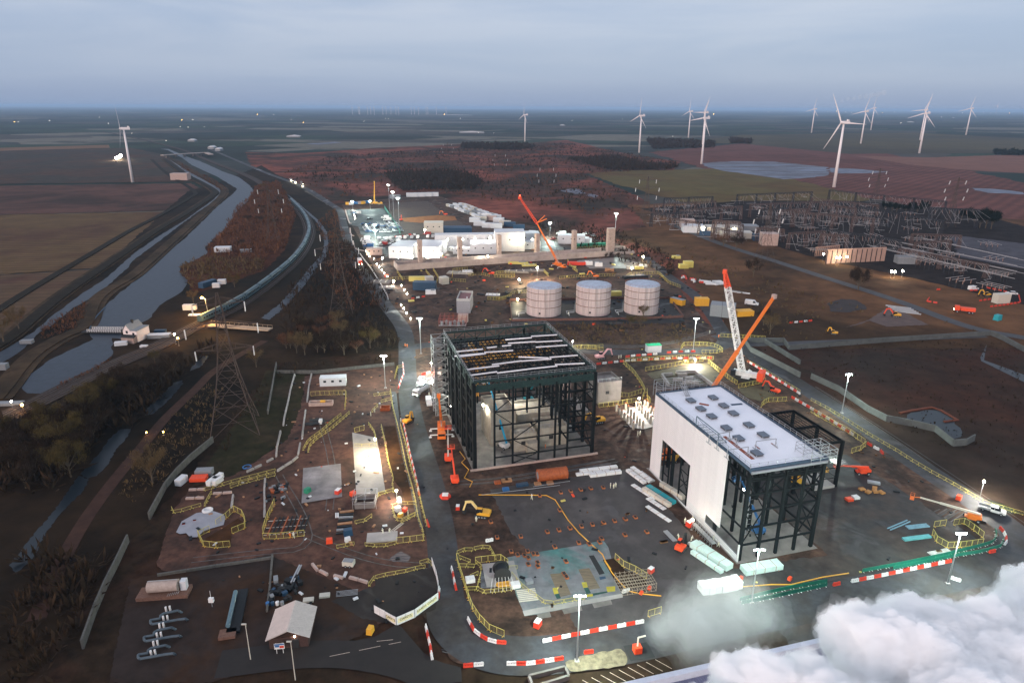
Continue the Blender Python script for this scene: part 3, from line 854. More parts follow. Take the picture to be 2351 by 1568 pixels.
# ---- vehicles
def wheels(t, xs, w, r, m=k_dark):
 for x in xs:
  for sy in (-1, 1):
   b = MB().tube((x, sy * w, r), (x, sy * (w - .25), r), r, n=12)
   wh = b.build('wheel', m, t)
   MB().tube((x, sy * (w + .01), r), (x, sy * (w - .1), r), r * .5, n=8).build('hub', k_steel, wh)
def k_car(nm, m, van=0, h=1.45, l=4.4):
 t = thing(nm, 'x', 'car')
 a = l / 2
 if van:
  prof = [(-a, .35), (a, .35), (a, .95), (a - .9, 1.15), (a - 1.55, h - .12), (a - 1.9, h), (-a + .1, h), (-a, h - .2)]
  gl = [(a - .98, 1.17), (a - 1.55, h - .2), (a - 2.2, h - .2), (a - 2.2, 1.15)]
  rw_ = None
 else:
  prof = [(-a, .35), (a, .35), (a, .72), (a - .25, .82), (a - 1.1, .95), (-a + .35, .95), (-a, .85)]
  gl = [(a - 1.15, .95), (a - 1.85, h - .06), (-a + 1.0, h - .06), (-a + .4, .95)]
  rw_ = 1
 w = .92 if van else .86
 MB().extr(prof, -w, w).build('body', m, t)
 if rw_:
  MB().extr(gl, -w + .1, w - .1).build('window', k_glass, t)
  MB().box(((a - 1.85 - a + 1.0) / 2, 0, h - .03), (2 * a - 2.75, 2 * w - .2, .07)).build('roof', m, t)
 else:
  g = MB().extr(gl, -w - .01, w + .01); g.build('window', k_glass, t)
  MB().add([(a - .93, -w + .1, 1.17), (a - .93, w - .1, 1.17), (a - 1.55, w - .12, h - .16), (a - 1.55, -w + .12, h - .16)], [(0, 1, 2, 3)]).build('windscreen', k_glass, t)
 wheels(t, (-a + .85, a - .85), w + .02, .33)
 for sy in (-1, 1):
  MB().box((a, sy * (w - .22), .68), (.05, .28, .14)).build('headlight', k_white, t)
 return t
CARC = {'white': k_white, 'silver': pm('silver_paint', (.40, .41, .43), metal=.3, rough=.35), 'black': pm('black_paint', (.015, .015, .018), rough=.3),
  'blue': k_blue, 'grey': k_grey, 'red': pm('dark_red_paint', (.35, .03, .02), rough=.35)}
CARK = {}
def car(K, x, y, rz, label, c='silver', van=0, group=None, z=.12, sc=1.0):
 k = (c, van)
 if k not in CARK: CARK[k] = k_car('parked_van' if van else 'parked_car', CARC[c], van, 2.1 if van else 1.45, 5.4 if van else 4.4)
 p = G(K, x, y)
 o = dup(CARK[k], (p.x, p.y, z), R(rz), label, group, sc=sc, key='car%s%d' % k)
 if van: o['category'] = 'van'
 return o
def k_lorry(nm, m, body='tank', l=8.5):
 t = thing(nm, 'x', 'lorry')
 MB().box((0, 0, .85), (l, .9, .3)).build('chassis', k_dark, t)
 cb = MB().extr([(l / 2 - 2.0, 1.0), (l / 2, 1.0), (l / 2, 2.0), (l / 2 - .2, 3.0), (l / 2 - 2.0, 3.0)], -1.2, 1.2).build('cab', m, t)
 MB().add([(l / 2 + .01, -1.05, 2.0), (l / 2 + .01, 1.05, 2.0), (l / 2 - .18, 1.05, 2.85), (l / 2 - .18, -1.05, 2.85)], [(0, 1, 2, 3)]).build('windscreen', k_glass, cb)
 for sy in (-1, 1): MB().box((l / 2 + .02, sy * .9, 1.15), (.06, .35, .22)).build('headlight', lampw, cb)
 if body == 'tank':
  tk = MB().tube((-l / 2, 0, 2.0), (l / 2 - 2.3, 0, 2.0), 1.12, n=16).build('tank', k_white, t, False)
  MB().box((-1.2, 0, 3.12), (l - 3.4, .7, .12)).build('walkway', k_grey, tk)
  for i in range(4): MB().tube((-l / 2 + 1.2 + i * 1.3, 0, 3.1), (-l / 2 + 1.2 + i * 1.3, 0, 3.35), .3).build('hatch', k_dark, tk)
 elif body == 'tipper':
  MB().extr([(-l / 2, 1.05), (l / 2 - 2.4, 1.05), (l / 2 - 2.2, 2.5), (-l / 2 - .1, 2.5)], -1.2, 1.2).build('tipper_body', m, t)
 else:
  MB().box((-1.1, 0, 2.4), (l - 2.4, 2.45, 2.6)).build('box_body', k_white, t)
 wheels(t, (-l / 2 + .9, -l / 2 + 2.2, l / 2 - 1.2), 1.22, .5)
 return t
def k_pickup(nm):
 t = thing(nm, 'white double-cab pickup truck parked beside the perimeter fence lamp', 'pickup truck')
 MB().extr([(-.4, .5), (2.7, .5), (2.7, 1.0), (1.7, 1.15), (-.4, 1.15)], -.95, .95).build('body', k_white, t)
 MB().extr([(1.6, 1.15), (1.0, 1.75), (-.5, 1.75), (-.6, 1.15)], -.85, .85).build('window', k_glass, t)
 MB().box((.25, 0, 1.8), (1.6, 1.6, .08)).build('roof', k_white, t)
 for z0, w_ in ((1.15, .1), (.85, .1)): pass
 b = MB().box((-1.75, 0, .75), (2.6, 1.95, .12)).box((-1.75, .93, 1.0), (2.6, .06, .45)).box((-1.75, -.93, 1.0), (2.6, .06, .45)).box((-3.03, 0, 1.0), (.06, 1.9, .45))
 b.build('load_bed', k_grey, t)
 for x in (.3, -.55):
  for sy in (-1, 1): MB().box((x, sy * .86, 1.45), (.08, .04, .6)).build('pillar', k_white, t)
 wheels(t, (-2.0, 1.8), .97, .38)
 return t
def k_excavator(nm, label, m, arm=k_plant, bucket=k_dark, reach=1.0, cat='excavator'):
 t = thing(nm, label, cat)
 for sy in (-1, 1):
  tr = MB().extr([(-1.9, .15), (-1.6, 0), (1.6, 0), (1.9, .15), (2.0, .5), (1.7, .85), (-1.7, .85), (-2.0, .5)], sy * 1.0 - .28, sy * 1.0 + .28).build('track', k_dark, t)
  for x in (-1.2, -.4, .4, 1.2): MB().tube((x, sy * 1.3, .42), (x, sy * 1.22, .42), .26, n=8).build('roller', k_grey, tr)
 MB().box((0, 0, .75), (1.6, 1.6, .3)).build('undercarriage', k_dark, t)
 MB().extr([(-2.3, 1.0), (1.1, 1.0), (1.1, 1.45), (.3, 1.9), (-1.9, 1.95), (-2.3, 1.7)], -1.25, 1.25).build('house', m, t)
 MB().box((-2.35, 0, 1.4), (.45, 2.3, .9)).build('counterweight', m, t)
 cb = MB().extr([(-.5, 1.9), (1.25, 1.2), (1.35, 2.0), (1.05, 2.95), (-.4, 2.95)], .25, 1.2).build('cab', k_glass, t)
 MB().box((.35, .72, 2.99), (1.5, 1.0, .07)).build('cab_roof', m, cb)
 p0, p1, p2, p3 = (.8, -.1, 1.6), (3.0 * reach, -.1, 4.3), (5.0 * reach, -.1, 3.9), (5.6 * reach, -.1, 1.2)
 MB().beam(p0, p1, .4, .65).beam(p1, p2, .38, .6).build('boom', arm, t)
 st = MB().beam((4.6 * reach, -.1, 4.2), p3, .32, .48).build('stick', arm, t)
 MB().extr([(p3[0] - .2, 1.3), (p3[0] + .35, 1.1), (p3[0] + .2, .45), (p3[0] - .6, .2), (p3[0] - .9, .7)], -.65, .45).build('bucket', bucket, st)
 MB().tube((1.4, -.1, 1.9), (3.0 * reach, -.1, 3.5), .1).build('hydraulic_ram', k_steel, t)
 return t
def k_boomlift(nm, label, m, ext=1.0, up=20, cat='boom lift', armm=None):
 armm = armm or k_cream
 t = thing(nm, label, cat)
 MB().box((0, 0, .75), (3.2, 1.7, .5)).build('chassis', m, t)
 wheels(t, (-1.4, 1.4), 1.15, .48)
 MB().extr([(-2.0, 1.1), (1.0, 1.1), (1.1, 1.7), (.6, 2.05), (-1.7, 2.05), (-2.0, 1.8)], -1.1, 1.1).build('turntable', m, t)
 a = R(up); l_ = 9 * ext
 p0 = Vector((-1.6, 0, 2.2)); p1 = p0 + Vector((math.cos(a) * l_, 0, math.sin(a) * l_)); p2 = p1 + Vector((math.cos(a) * l_ * .5, 0, math.sin(a) * l_ * .5))
 MB().beam(p0, p1, .42, .5).build('boom', armm, t)
 b2 = MB().beam(p0.lerp(p1, .9), p2, .28, .34).build('boom_extension', armm, t)
 q = p2 + Vector((1.2, 0, -.3))
 bk = MB().beam(p2, q, .16)
 bk.box((q.x + .6, 0, q.z - .45), (.95, 2.2, .08))
 for sx in (.15, 1.05):
  for sy in (-1, 0, 1): bk.box((q.x + sx, sy * 1.05, q.z + .1), (.06, .06, 1.1))
 for h in (.1, .6):
  for sy in (-1, 1): bk.box((q.x + .6, sy * 1.05, q.z + h), (.95, .06, .06))
  for sx in (.15, 1.05): bk.box((q.x + sx, 0, q.z + h), (.06, 2.2, .06))
 bk.build('basket', m, b2)
 return t
def k_container(nm, m, l=6.0, w_=2.5, h=2.6, ribs=True, roofm=None):
 t = thing(nm, 'x', 'container')
 MB().box((0, 0, h / 2), (l, w_, h)).build('body', m, t)
 if ribs:
  b = MB(); n = int(l / .5)
  for i in range(n):
   x = -l / 2 + l * (i + .5) / n
   for sy in (-1, 1): b.box((x, sy * (w_ / 2 + .03), h / 2), (.2, .06, h * .88))
  tag(b.build('corrugation', m, t), kind='stuff')
 MB().box((0, 0, h + .05), (l + .1, w_ + .1, .1)).build('roof', roofm or m, t)
 MB().box((l / 2 + .04, -.6, h * .48), (.06, 1.0, h * .85)).build('door', k_grey if not ribs else m, t)
 if not ribs:
  for x in (-l * .3, 0, l * .3):
   for sy in (-1, 1):
    MB().box((x, sy * (w_ / 2 + .02), h * .62), (1.0, .06, .8)).build('window', k_glass, t)
 return t
CONK = {}
def container(K, x, y, rz, label, c='white', l=6.0, w_=2.5, h=2.6, cabin=0, group=None, z=.1, p=None, roof=None, cat=None):
 k = (c, l, w_, h, cabin)
 cols = {'white': k_cabin, 'navy': k_navy, 'blue': k_blue, 'cream': k_cream, 'wood': k_pink, 'green': k_green, 'grey': k_grey, 'yellow': k_yel, 'orange': k_plant}
 if k not in CONK:
  CONK[k] = k_container('site_cabin' if cabin else 'storage_container', cols[c], l, w_, h, not cabin, roof)
 p = p or G(K, x, y)
 o = dup(CONK[k], (p.x, p.y, z), R(rz), label, group, key='con' + str(k))
 o['category'] = cat or ('cabin' if cabin else 'container')
 return o
# ---- lamp masts
def k_mast(nm, h, heads=4, em=None):
 em = em or lampg
 t = thing(nm, 'x', 'lamp post')
 MB().tube((0, 0, 0), (0, 0, h), .17, .09, 8).build('pole', k_steel, t)
 MB().box((0, 0, .15), (.9, .9, .3)).build('base', m_concp, t)
 hd = MB().beam((-1.0, 0, h), (1.0, 0, h), .14).build('crossbar', k_steel, t)
 for i in range(heads):
  x = -.9 + 1.8 * i / max(1, heads - 1) if heads > 1 else 0
  f = MB().box((x, -.12, h + .05), (.46, .3, .34)).build('floodlight', k_grey, t)
  MB().box((x, -.31, h - .02), (.40, .07, .30)).box((x, -.12, h - .17), (.38, .26, .06)).build('lens', em, f)
 return t
MASTK = {}
def mast(K, x, y, h, label, power=9000, col=(.80, 1.0, .90), rz=0, heads=4, em=None, lit=True):
 k = (round(h, 1), heads, em.name if em else '')
 if k not in MASTK: MASTK[k] = k_mast('lamp_mast', round(h, 1), heads, em)
 p = G(K, x, y)
 dup(MASTK[k], (p.x, p.y, .05), R(rz), label, 'lamp masts round the site', key='mast' + str(k))
 if lit: light('floodlight', (p.x, p.y - .6 * math.cos(R(rz)), h - .55), power, col, .35)
def lowlamp(K, x, y, z, label, power=700, col=(1, .93, .72), em=None, r=.22, name='work_light', pole=True, cat='lamp'):
 """small site light on a stand"""
 p = G(K, x, y, z)
 t = thing(name, label, cat, (p.x, p.y, 0.05))
 if pole: MB().tube((0, 0, 0), (0, 0, z), .05, n=6).box((0, 0, .05), (.5, .5, .1)).build('stand', k_grey, t)
 MB().lathe((0, 0, z - r), [(r * .5, 0), (r, r * .5), (r, r * 1.4), (r * .5, r * 2)], 8).build('lamp', em or lampw, t)
 if power: light('lamp_light', (p.x, p.y - r - .15, z + .1), power, col, r)
 return t
# ---- trees: trunk, limbs, twig crown
m_twig = mat('bare_twigs', (0.115, 0.075, 0.035), var=.5, scale=.6, rough=.95, spec=.05)
m_twig2 = mat('olive_twigs', (0.085, 0.060, 0.020), var=.5, scale=.6, rough=.95, spec=.05)
m_twigd = mat('dark_twigs', (0.036, 0.022, 0.012), var=.5, scale=.6, rough=.95, spec=.05)
m_twigr = mat('rust_twigs', (0.125, 0.055, 0.028), var=.5, scale=.5, rough=.95, spec=.05)
m_ever = mat('evergreen_needles', (0.010, 0.014, 0.008), var=.5, scale=.8, rough=.95, spec=.05)
m_bark = mat('bark', (0.10, 0.075, 0.05), var=.3, scale=2, rough=.95)
TREEK = []
def k_tree(m, seed, h=8.0, wd=3.2, n=900, wid=.035):
 global rs
 keep = rs; rs = np.random.RandomState(seed); rnd = random.Random(seed)
 t = thing('bare_tree', 'x', 'tree')
 b = MB()
 b.tube((0, 0, -.2), (.1, 0, h * .35), .24, .17, 7)
 tips = []
 for i in range(9):
  a = i * 2.4 + rnd.random(); z0 = h * (.22 + .05 * i * .6)
  q = Vector((math.cos(a) * wd * .55, math.sin(a) * wd * .55, z0 + h * rnd.uniform(.22, .4)))
  s0 = Vector((.1 * z0 / h, 0, z0 * .9)); b.tube(s0, q, .10, .04, 5); tips.append(q)
  for j in range(3):
   a2 = a + rnd.uniform(-.9, .9); q2 = q + Vector((math.cos(a2) * wd * .35, math.sin(a2) * wd * .35, h * rnd.uniform(.05, .22)))
   b.tube(q, q2, .04, .015, 4); tips.append(q2)
 b.tube((.1, 0, h * .35), (0, 0, h * .85), .17, .04, 6); tips.append(Vector((0, 0, h * .8)))
 b.build('trunk', m_bark, t)
 T = np.array([tuple(p) for p in tips]); ix = rs.randint(0, len(T), n)
 c = T[ix] + rs.normal(0, wd * .17, (n, 3)) * np.array([1, 1, .8])
 V = blades(c[:, 0], c[:, 1], np.maximum(c[:, 2], h * .15), np.full(n, wd * .17), np.full(n, h * .10), 3, wid)
 o = np_mesh('crown', V, 4, m); o.parent = t
 rs = keep
 return t
def tree(K, x, y, label, kind=0, sc=1.0, group=None, cat='tree', p=None):
 while len(TREEK) <= kind: TREEK.append(None)
 if TREEK[kind] is None:
  spec = [(m_twig2, 1, 8, 3.6, 1500, .05), (m_twig, 2, 8, 3.2, 1300, .045), (m_twigd, 3, 7, 3.2, 1500, .06), (m_twigr, 4, 5, 2.8, 1200, .05), (m_ever, 5, 8, 3.4, 2600, .10), (m_twigd, 6, 6, 3.8, 1500, .06)][kind]
  TREEK[kind] = k_tree(*spec)
 p = p or G(K, x, y)
 return dup(TREEK[kind], (p.x, p.y, 0), random.uniform(0, 6.28), label, group, sc=(sc, sc, sc * random.uniform(.9, 1.1)), key='tree%d' % kind)
def text_mesh(body, size, m, **kw):
 tx = bpy.data.curves.new('lettering', 'FONT'); tx.body = body; tx.size = size; tx.align_x = 'CENTER'; tx.extrude = .01
 for k_, v_ in kw.items(): setattr(tx, k_, v_)
 o = bpy.data.objects.new('tmp', tx); S.collection.objects.link(o)
 bpy.context.view_layer.update()
 me = bpy.data.meshes.new_from_object(o.evaluated_get(bpy.context.evaluated_depsgraph_get()))
 bpy.data.objects.remove(o)
 me.name = 'lettering'; me.materials.clear(); me.materials.append(m)
 return me
# ================================================================ BIG STRUCTURES
def AT(base, K, x, y):
 """point over the line of sight at the same distance as base"""
 a, b, s = KV[K]
 px, py = (a + x / s) * SC, (b + y / s) * SC
 d = FWD + RT * ((px - 1175.5) / F_PX) - UP * ((py - 784) / F_PX)
 t = base.y / d.y
 return Vector((d.x * t, base.y, CAM_Z + d.z * t))
def hx(o, u, v, rz=0):
 o.location = UV(u, v); o.rotation_euler = (0, 0, TH + rz)
 return o
# ---------------------------------------------------------------- white clad hall (local x = along front, y = depth)
W_, D_, H_ = 20.6, 44.6, 24.0
t = thing('turbine_hall', 'tall hall with white ribbed side wall, flat white roof and open black steel front', 'building')
hx(t, 88.0, 113.7)
m_clad = mat('pale_cladding', (0.83, 0.785, 0.775), var=.06, scale=.4, rough=.5)
m_clad2 = mat('white_cladding', (0.78, 0.77, 0.76), var=.05, scale=.4, rough=.5)
m_roof = mat('white_roof', (0.88, 0.89, 0.93), var=.05, scale=.15, rough=.6, col2=(0.80, 0.82, 0.88))
bays = [(8.3, 15.2), (15.2, 21.9), (21.9, 23.6), (23.6, 38.8), (38.8, 44.6)]
cache = {}
rows = 40
for r_ in range(rows):
 z0 = .35 + r_ * (H_ - .5) / rows
 z1 = z0 + (H_ - .5) / rows - .09
 for bi, (a, b) in enumerate(bays):
  if bi == 3 and z1 < 12.6: continue
  segs = [(a, b)]
  if bi == 0 and z0 < 1.6: segs = [(0, b)]
  if bi == 0 and 1.5 < z0 < 3.6: segs = [(14.6, b)]
  for (c, d) in segs:
   low = z0 < 2.6 and bi < 3
   off = .06 if bi == 1 else 0
   k = (round(d - c, 2), low)
   if k not in cache: cache[k] = MB().box((0, 0, 0), (.14, d - c - .05, z1 - z0)).data('cladding_panel', m_clad2 if low else m_clad)
   o = bpy.data.objects.new('cladding_panel', cache[k]); S.collection.objects.link(o); o.parent = t
   o.location = (-.10 + off, (c + d) / 2, (z0 + z1) / 2)
MB().box((.06, 16, H_ / 2 + 1.8), (.08, 15.2, H_ - 4.4)).box((.06, 11.8, .9), (.08, 23.4, 1.4)).box((.06, 41.6, H_ / 2), (.08, 5.8, H_ - .8)).box((.06, 31, 18.2), (.08, 15.2, 11)).build('wall_liner', k_grey, t)
# roof
rf = MB().box((W_ / 2, D_ / 2, H_ - .15), (W_ - .5, D_ - .4, .5)).build('roof', m_roof, t)
pa = MB()
pa.box((.1, D_ / 2, H_ + .15), (.35, D_, .7)).box((W_ - .1, D_ / 2, H_ + .15), (.35, D_, .7)).box((W_ / 2, .1, H_ - .1), (W_ - .4, .4, 1.2)).box((W_ / 2, D_ - .1, H_ + .15), (W_ - .4, .35, .7))
pa.build('parapet', mat('blue_grey_trim', (0.05, 0.08, 0.12), var=.2), rf)
gut = MB().tube((.3, -.25, H_ - .5), (W_ - .3, -.25, H_ - .5), .35).build('gutter', k_steel, rf)
inv = Matrix.Rotation(-TH, 4, 'Z')
loc = lambda p: inv @ (Vector(p) - UV(88.0, 113.7))
skl = MB().box((0, 0, .35), (2.3, 2.9, .12)).box((0, 0, .62), (2.3, 2.9, .10)).data('rooflight', k_black)
skg = MB().box((0, 0, .80), (2.5, 3.1, .14)).data('cover', mat('slate_panel', (0.13, 0.16, 0.20), var=.15, rough=.4))
skp = MB().box((-1.1, -1.4, .4), (.14, .14, .7)).box((1.1, -1.4, .4), (.14, .14, .7)).box((1.1, 1.4, .4), (.14, .14, .7)).box((-1.1, 1.4, .4), (.14, .14, .7)).box((0, 0, .3), (2.0, 2.6, .5)).data('kerb', mat('pale_kerb', (0.45, 0.48, 0.52)))
for x, y in ((558, 292), (803, 260), (918, 348), (668, 382), (787, 465), (1025, 432), (948, 592), (1195, 560), (1352, 668), (1083, 705), (1282, 868)):
 p = loc(G('L7', x, y, H_ + .7))
 o = bpy.data.objects.new('rooflight', skl); S.collection.objects.link(o); o.parent = t; o.location = (p.x, p.y, H_ + .1); o.scale = (.84, .84, .84)
 for dm, nm_ in ((skg, 'cover'), (skp, 'kerb')):
  c = bpy.data.objects.new(nm_, dm); S.collection.objects.link(c); c.parent = o
mb_ = mat('brown_strip', (0.30, 0.085, 0.05), var=.2)
for (a, b, c_, d_, w_) in ((925, 690, 1240, 940, .9), (1440, 765, 1500, 810, .35), (1262, 790, 1315, 830, .35), (650, 330, 755, 350, 1.0)):
 p, q = loc(G('L7', a, b, H_ + .12)), loc(G('L7', c_, d_, H_ + .12))
 tag(MB().beam(p, q, w_, .08).build('walk_board', mb_, t))
p, q = loc(G('L7', 1000, 345, H_ + .12)), loc(G('L7', 1120, 335, H_ + .12))
MB().beam(p, q, .9, .1).build('dark_mat', k_navy, t)
# railings round the roof
rl = MB()
z = H_ + .5
for a, b in (((.1, 0), (.1, D_)), ((W_ - .1, 0), (W_ - .1, D_)), ((0, .1), (W_, .1)), ((0, D_ - .1), (W_, D_ - .1))):
 a, b = Vector((*a, z)), Vector((*b, z)); n = int((b - a).length / 2.2)
 for i in range(n + 1):
  p = a.lerp(b, i / n); rl.beam(p, p + Vector((0, 0, 1.1)), .06)
 for h in (.55, 1.1): rl.beam(a + Vector((0, 0, h)), b + Vector((0, 0, h)), .05)
rl.build('railing', k_steel, rf)
# roof access frames: left middle, back left stair, right front cage, portals
fr = MB()
for (y0, y1) in ((12.5, 22.5),):
 for y in (y0, y1):
  fr.beam((-.4, y, H_ + .3), (-.4, y, H_ + 3.2), .16).beam((2.0, y, H_ + .3), (-.4, y, H_ + 3.2), .1)
 fr.beam((-.4, y0, H_ + 3.2), (-.4, y1, H_ + 3.2), .16).beam((2.0, y0, H_ + .6), (2.0, y1, H_ + .6), .12)
 for i in range(8): fr.beam((-.4, y0 + i * (y1 - y0) / 7, H_ + .6), (2.0, y0 + i * (y1 - y0) / 7, H_ + .6), .08)
fr.build('access_frame', mat('blue_grey_steel', (0.10, 0.14, 0.17)), t)
cg = MB()
for x in (15.5, 18, 20.4, 22.4):
 for y in (-.6, 2.2, 5): cg.beam((x, y, H_ - .2), (x, y, H_ + 2.6), .1)
for zz in (H_ + .8, H_ + 1.7, H_ + 2.6):
 for y in (-.6, 2.2, 5): cg.beam((15.5, y, zz), (22.4, y, zz), .08)
 for x in (15.5, 18, 20.4, 22.4): cg.beam((x, -.6, zz), (x, 5, zz), .08)
cg.build('scaffold_cage', k_steel, t)
for (xa, ya, xb, yb) in ((760, 680, 985, 640), (850, 745, 1062, 708), (960, 840, 1190, 805), (1275, 745, 1495, 715)):
 p, q = loc(G('L7', xa, ya, H_ + 2.2)), loc(G('L7', xb, yb, H_ + 2.2))
 pf = MB().beam(p, q, .14)
 for r_ in (p, q): pf.beam((r_.x, r_.y, H_ + .1), r_, .14).beam((r_.x, r_.y - 1, H_ + .15), (r_.x, r_.y + 1, H_ + .15), .16).beam((r_.x, r_.y - .9, H_ + .2), (r_.x, r_.y, H_ + 1.6), .07)
 pf.build('davit_frame', k_steel, t)
st_ = MB()
for i in range(9):
 st_.box((7.5 + i * .02, D_ - 2.2 - i * .25, H_ + 2.2 - i * .24), (1.2, .28, .06))
for x in (6.9, 8.1): st_.beam((x, D_ - .6, H_ + 2.5), (x, D_ - 4.6, H_ + .1), .09).beam((x, D_ - .6, H_ + 3.5), (x, D_ - 4.6, H_ + 1.1), .07)
for x in (0, 3, 6, 9, 12): st_.beam((x, D_ + .2, H_ - 1), (x, D_ + .2, H_ + 3.6), .1).beam((x, D_ + 1.6, H_ - 1), (x, D_ + 1.6, H_ + 3.6), .1).beam((x, D_ + .2, H_ + 3.5), (x + 3, D_ + 1.6, H_ + 1.2), .08)
for zz in (1.2, 2.4, 3.6):
 for y in (.2, 1.6): st_.beam((0, D_ + y, H_ + zz), (15, D_ + y, H_ + zz), .08)
st_.build('roof_stair', k_steel, t)
# steel frame
m_st = mat('black_frame_paint', (0.008, 0.010, 0.011), rough=.7, spec=.12, var=.3)
sx = [0.4, 5.4, 10.3, 15.3, 20.2]; sy = [.4, 11, 22, 33, 44.2]
for x in sx:
 for y in sy:
  if 0 < sx.index(x) < 4 and y not in (sy[0], sy[-1], 22, 11): continue
  w = .75 if x in (sx[0], sx[-1]) else .6
  MB().box((x, y, H_ / 2 - .4), (w, w, H_ - .8)).build('column', m_st, t)
for zz in (4.2, 8.6, 13.0, 17.4, 21.0, 23.2):
 f = MB().beam((.4, .4, zz), (20.2, .4, zz), .3, .45).build('front_beam', m_st, t)
 MB().beam((20.2, .4, zz), (20.2, 44.2, zz), .3, .45).build('side_beam', m_st, t)
 if zz > 13 or zz < 9: MB().beam((.5, .4, zz), (.5, 23, zz), .25, .4).build('side_beam', m_st, t)
 MB().beam((.4, 44.2, zz), (20.2, 44.2, zz), .3, .4).build('back_beam', m_st, t)
for a, b, z0, z1 in ((0, 1, 4.2, 13), (0, 1, 13, 21), (1, 2, 17.4, 21), (2, 3, 17.4, 21), (3, 4, 4.2, 13), (3, 4, 13, 21)):
 MB().beam((sx[a], .4, z0), (sx[b], .4, z1), .2).beam((sx[b], .4, z0), (sx[a], .4, z1), .2).build('cross_brace', m_st, t)
for a, b, z0, z1 in ((0, 1, 4.2, 13), (1, 2, 13, 21), (2, 3, 4.2, 13), (3, 4, 13, 21), (0, 1, 13, 21)):
 MB().beam((20.2, sy[a], z0), (20.2, sy[b], z1), .2).beam((20.2, sy[b], z0), (20.2, sy[a], z1), .2).build('cross_brace', m_st, t)
for y in sy:
 b_ = MB().beam((.4, y, 21.6), (20.2, y, 21.6), .3, .4).beam((.4, y, 23.2), (20.2, y, 23.2), .25)
 for i in range(8): b_.beam((.4 + i * 2.475, y, 21.6 if i % 2 else 23.2), (.4 + (i + 1) * 2.475, y, 23.2 if i % 2 else 21.6), .14)
 b_.build('roof_truss', m_st, t)
MB().box((-.2, .1, 2.3), (.3, .35, 4.6)).box((-.32, 22, .2), (.3, 44.5, .4)).build('white_corner_trim', k_white, t)
dm = MB()
for y in (24.5, 28.6, 34.5, 37.5):
 dm.box((.2, y, 6.2), (.35, .35, 12.2))
for zz in (3, 6, 9): dm.beam((.2, 34.5, zz), (.2, 38, zz), .2).beam((.2, 23.6, zz), (.2, 28.6, zz), .2)
dm.beam((.2, 23.6, 3), (.2, 28.6, 9), .15).beam((.2, 28.6, 3), (.2, 23.6, 9), .15).build('door_frame', m_st, t)
MB().box((W_ / 2, D_ / 2, .06), (W_ + 1.6, D_ + 1.6, .24)).build('plinth', m_conc, t)
lad = MB()
for y in (1.5, 2.3): lad.beam((2.2, y, 6), (2.2, y, 17), .07)
for i in range(26): lad.beam((2.2, 1.5, 6 + i * .42), (2.2, 2.3, 6 + i * .42), .05)
for i in range(8): lad.beam((1.6, 1.2, 6.5 + i * 1.3), (2.8, 1.2, 6.5 + i * 1.3), .05).beam((1.6, 1.2, 6.5 + i * 1.3), (1.6, 2.6, 6.5 + i * 1.3), .05)
lad.build('ladder_cage', k_steel, t)
# low annex frame on the right of the hall
t2 = thing('annex_frame', 'low black steel frame standing right of the white hall, without cladding', 'steel frame')
hx(t2, 128.3 - 8.6, 135.6)
for x in (0, 6.3, 13.8):
 for y in (0, 10, 20.5):
  MB().box((x, y, 7.2), (.75, .75, 14.4)).build('column', m_st, t2)
for y in (0, 10, 20.5):
 MB().beam((0, y, 14.2), (13.8, y, 14.2), .45, .7).build('rafter', m_st, t2)
for x in (0, 6.3, 13.8): MB().beam((x, 0, 14.2), (x, 20.5, 14.2), .4, .6).build('edge_beam', m_st, t2)
for i in range(13):
 MB().beam((.3 + i * 1.1, 0, 14.55), (.3 + i * 1.1, 20.5, 14.55), .12, .16).build('purlin', m_st, t2)
for i in range(6):
 MB().beam((0, i * 4.1, 12.9), (13.8, min(20.5, (i + 1) * 4.1), 12.9), .12).build('wind_brace', m_st, t2)
for zz in (3, 6.2, 9.5):
 MB().beam((6.3, 0, zz), (13.8, 0, zz), .16).beam((13.8, 0, zz), (13.8, 10, zz), .16).build('sheeting_rail', m_st, t2)
MB().box((10, 3, .5), (6.5, 7, .8)).build('base_slab', m_concp, t2)
# ---------------------------------------------------------------- black frame hall
FW, FD, FH = 36.7, 45.5, 27.5
f = thing('steel_frame_hall', 'huge black steel frame hall with white purlins laid across its open roof', 'steel frame')
hx(f, 38.5, 171.9)
loc2 = lambda p: inv @ (Vector(p) - UV(38.5, 171.9))
MB().box((FW / 2, FD / 2, .1), (FW + 1.5, FD + 1.5, .3)).build('floor_slab', mat('stained_floor', (0.20, 0.185, 0.165), var=.45, scale=.25, rough=.6, col2=(0.10, 0.09, 0.08)), f)
m_kerb = MB().box((FW / 2, -1.0, .3), (FW + 3, .5, .7)).build('kerb', k_pink, f)
vcol = [0]
for x, y in ((2010, 1480), (1920, 1365), (1835, 1245), (1750, 1150), (1675, 1045), (1600, 960)):
 vcol.append(loc2(G('L1', x, y)).y)
vcol = sorted(vcol) + [FD]
vcol = [v_ for i, v_ in enumerate(vcol) if i == 0 or v_ - vcol[i - 1] > 2]
for v_ in vcol:
 MB().box((FW, v_, FH / 2 - .3), (.75, 1.15, FH - .6)).build('column', m_st, f)
 MB().box((0, v_, FH / 2 - .3), (1.0, 1.5, FH - .6)).build('column', m_st, f)
 if v_ > 3: MB().box((FW - 7.8, v_, FH / 2 - .3), (.75, 1.0, FH - .6)).build('column', m_st, f)
for i in range(14):
 MB().box((.1, FD * (i + .5) / 14, FH / 2), (.5, 1.5 if i > 3 else .7, FH - 1)).build('column', m_st, f)
for x in (6.0, 11.5, 19.5, 24.6, 28.6):
 MB().box((x, 0, 12.6), (.5, .55, 25)).build('front_post', m_st, f)
 MB().box((x, FD, 12.6), (.5, .55, 25)).build('back_post', m_st, f)
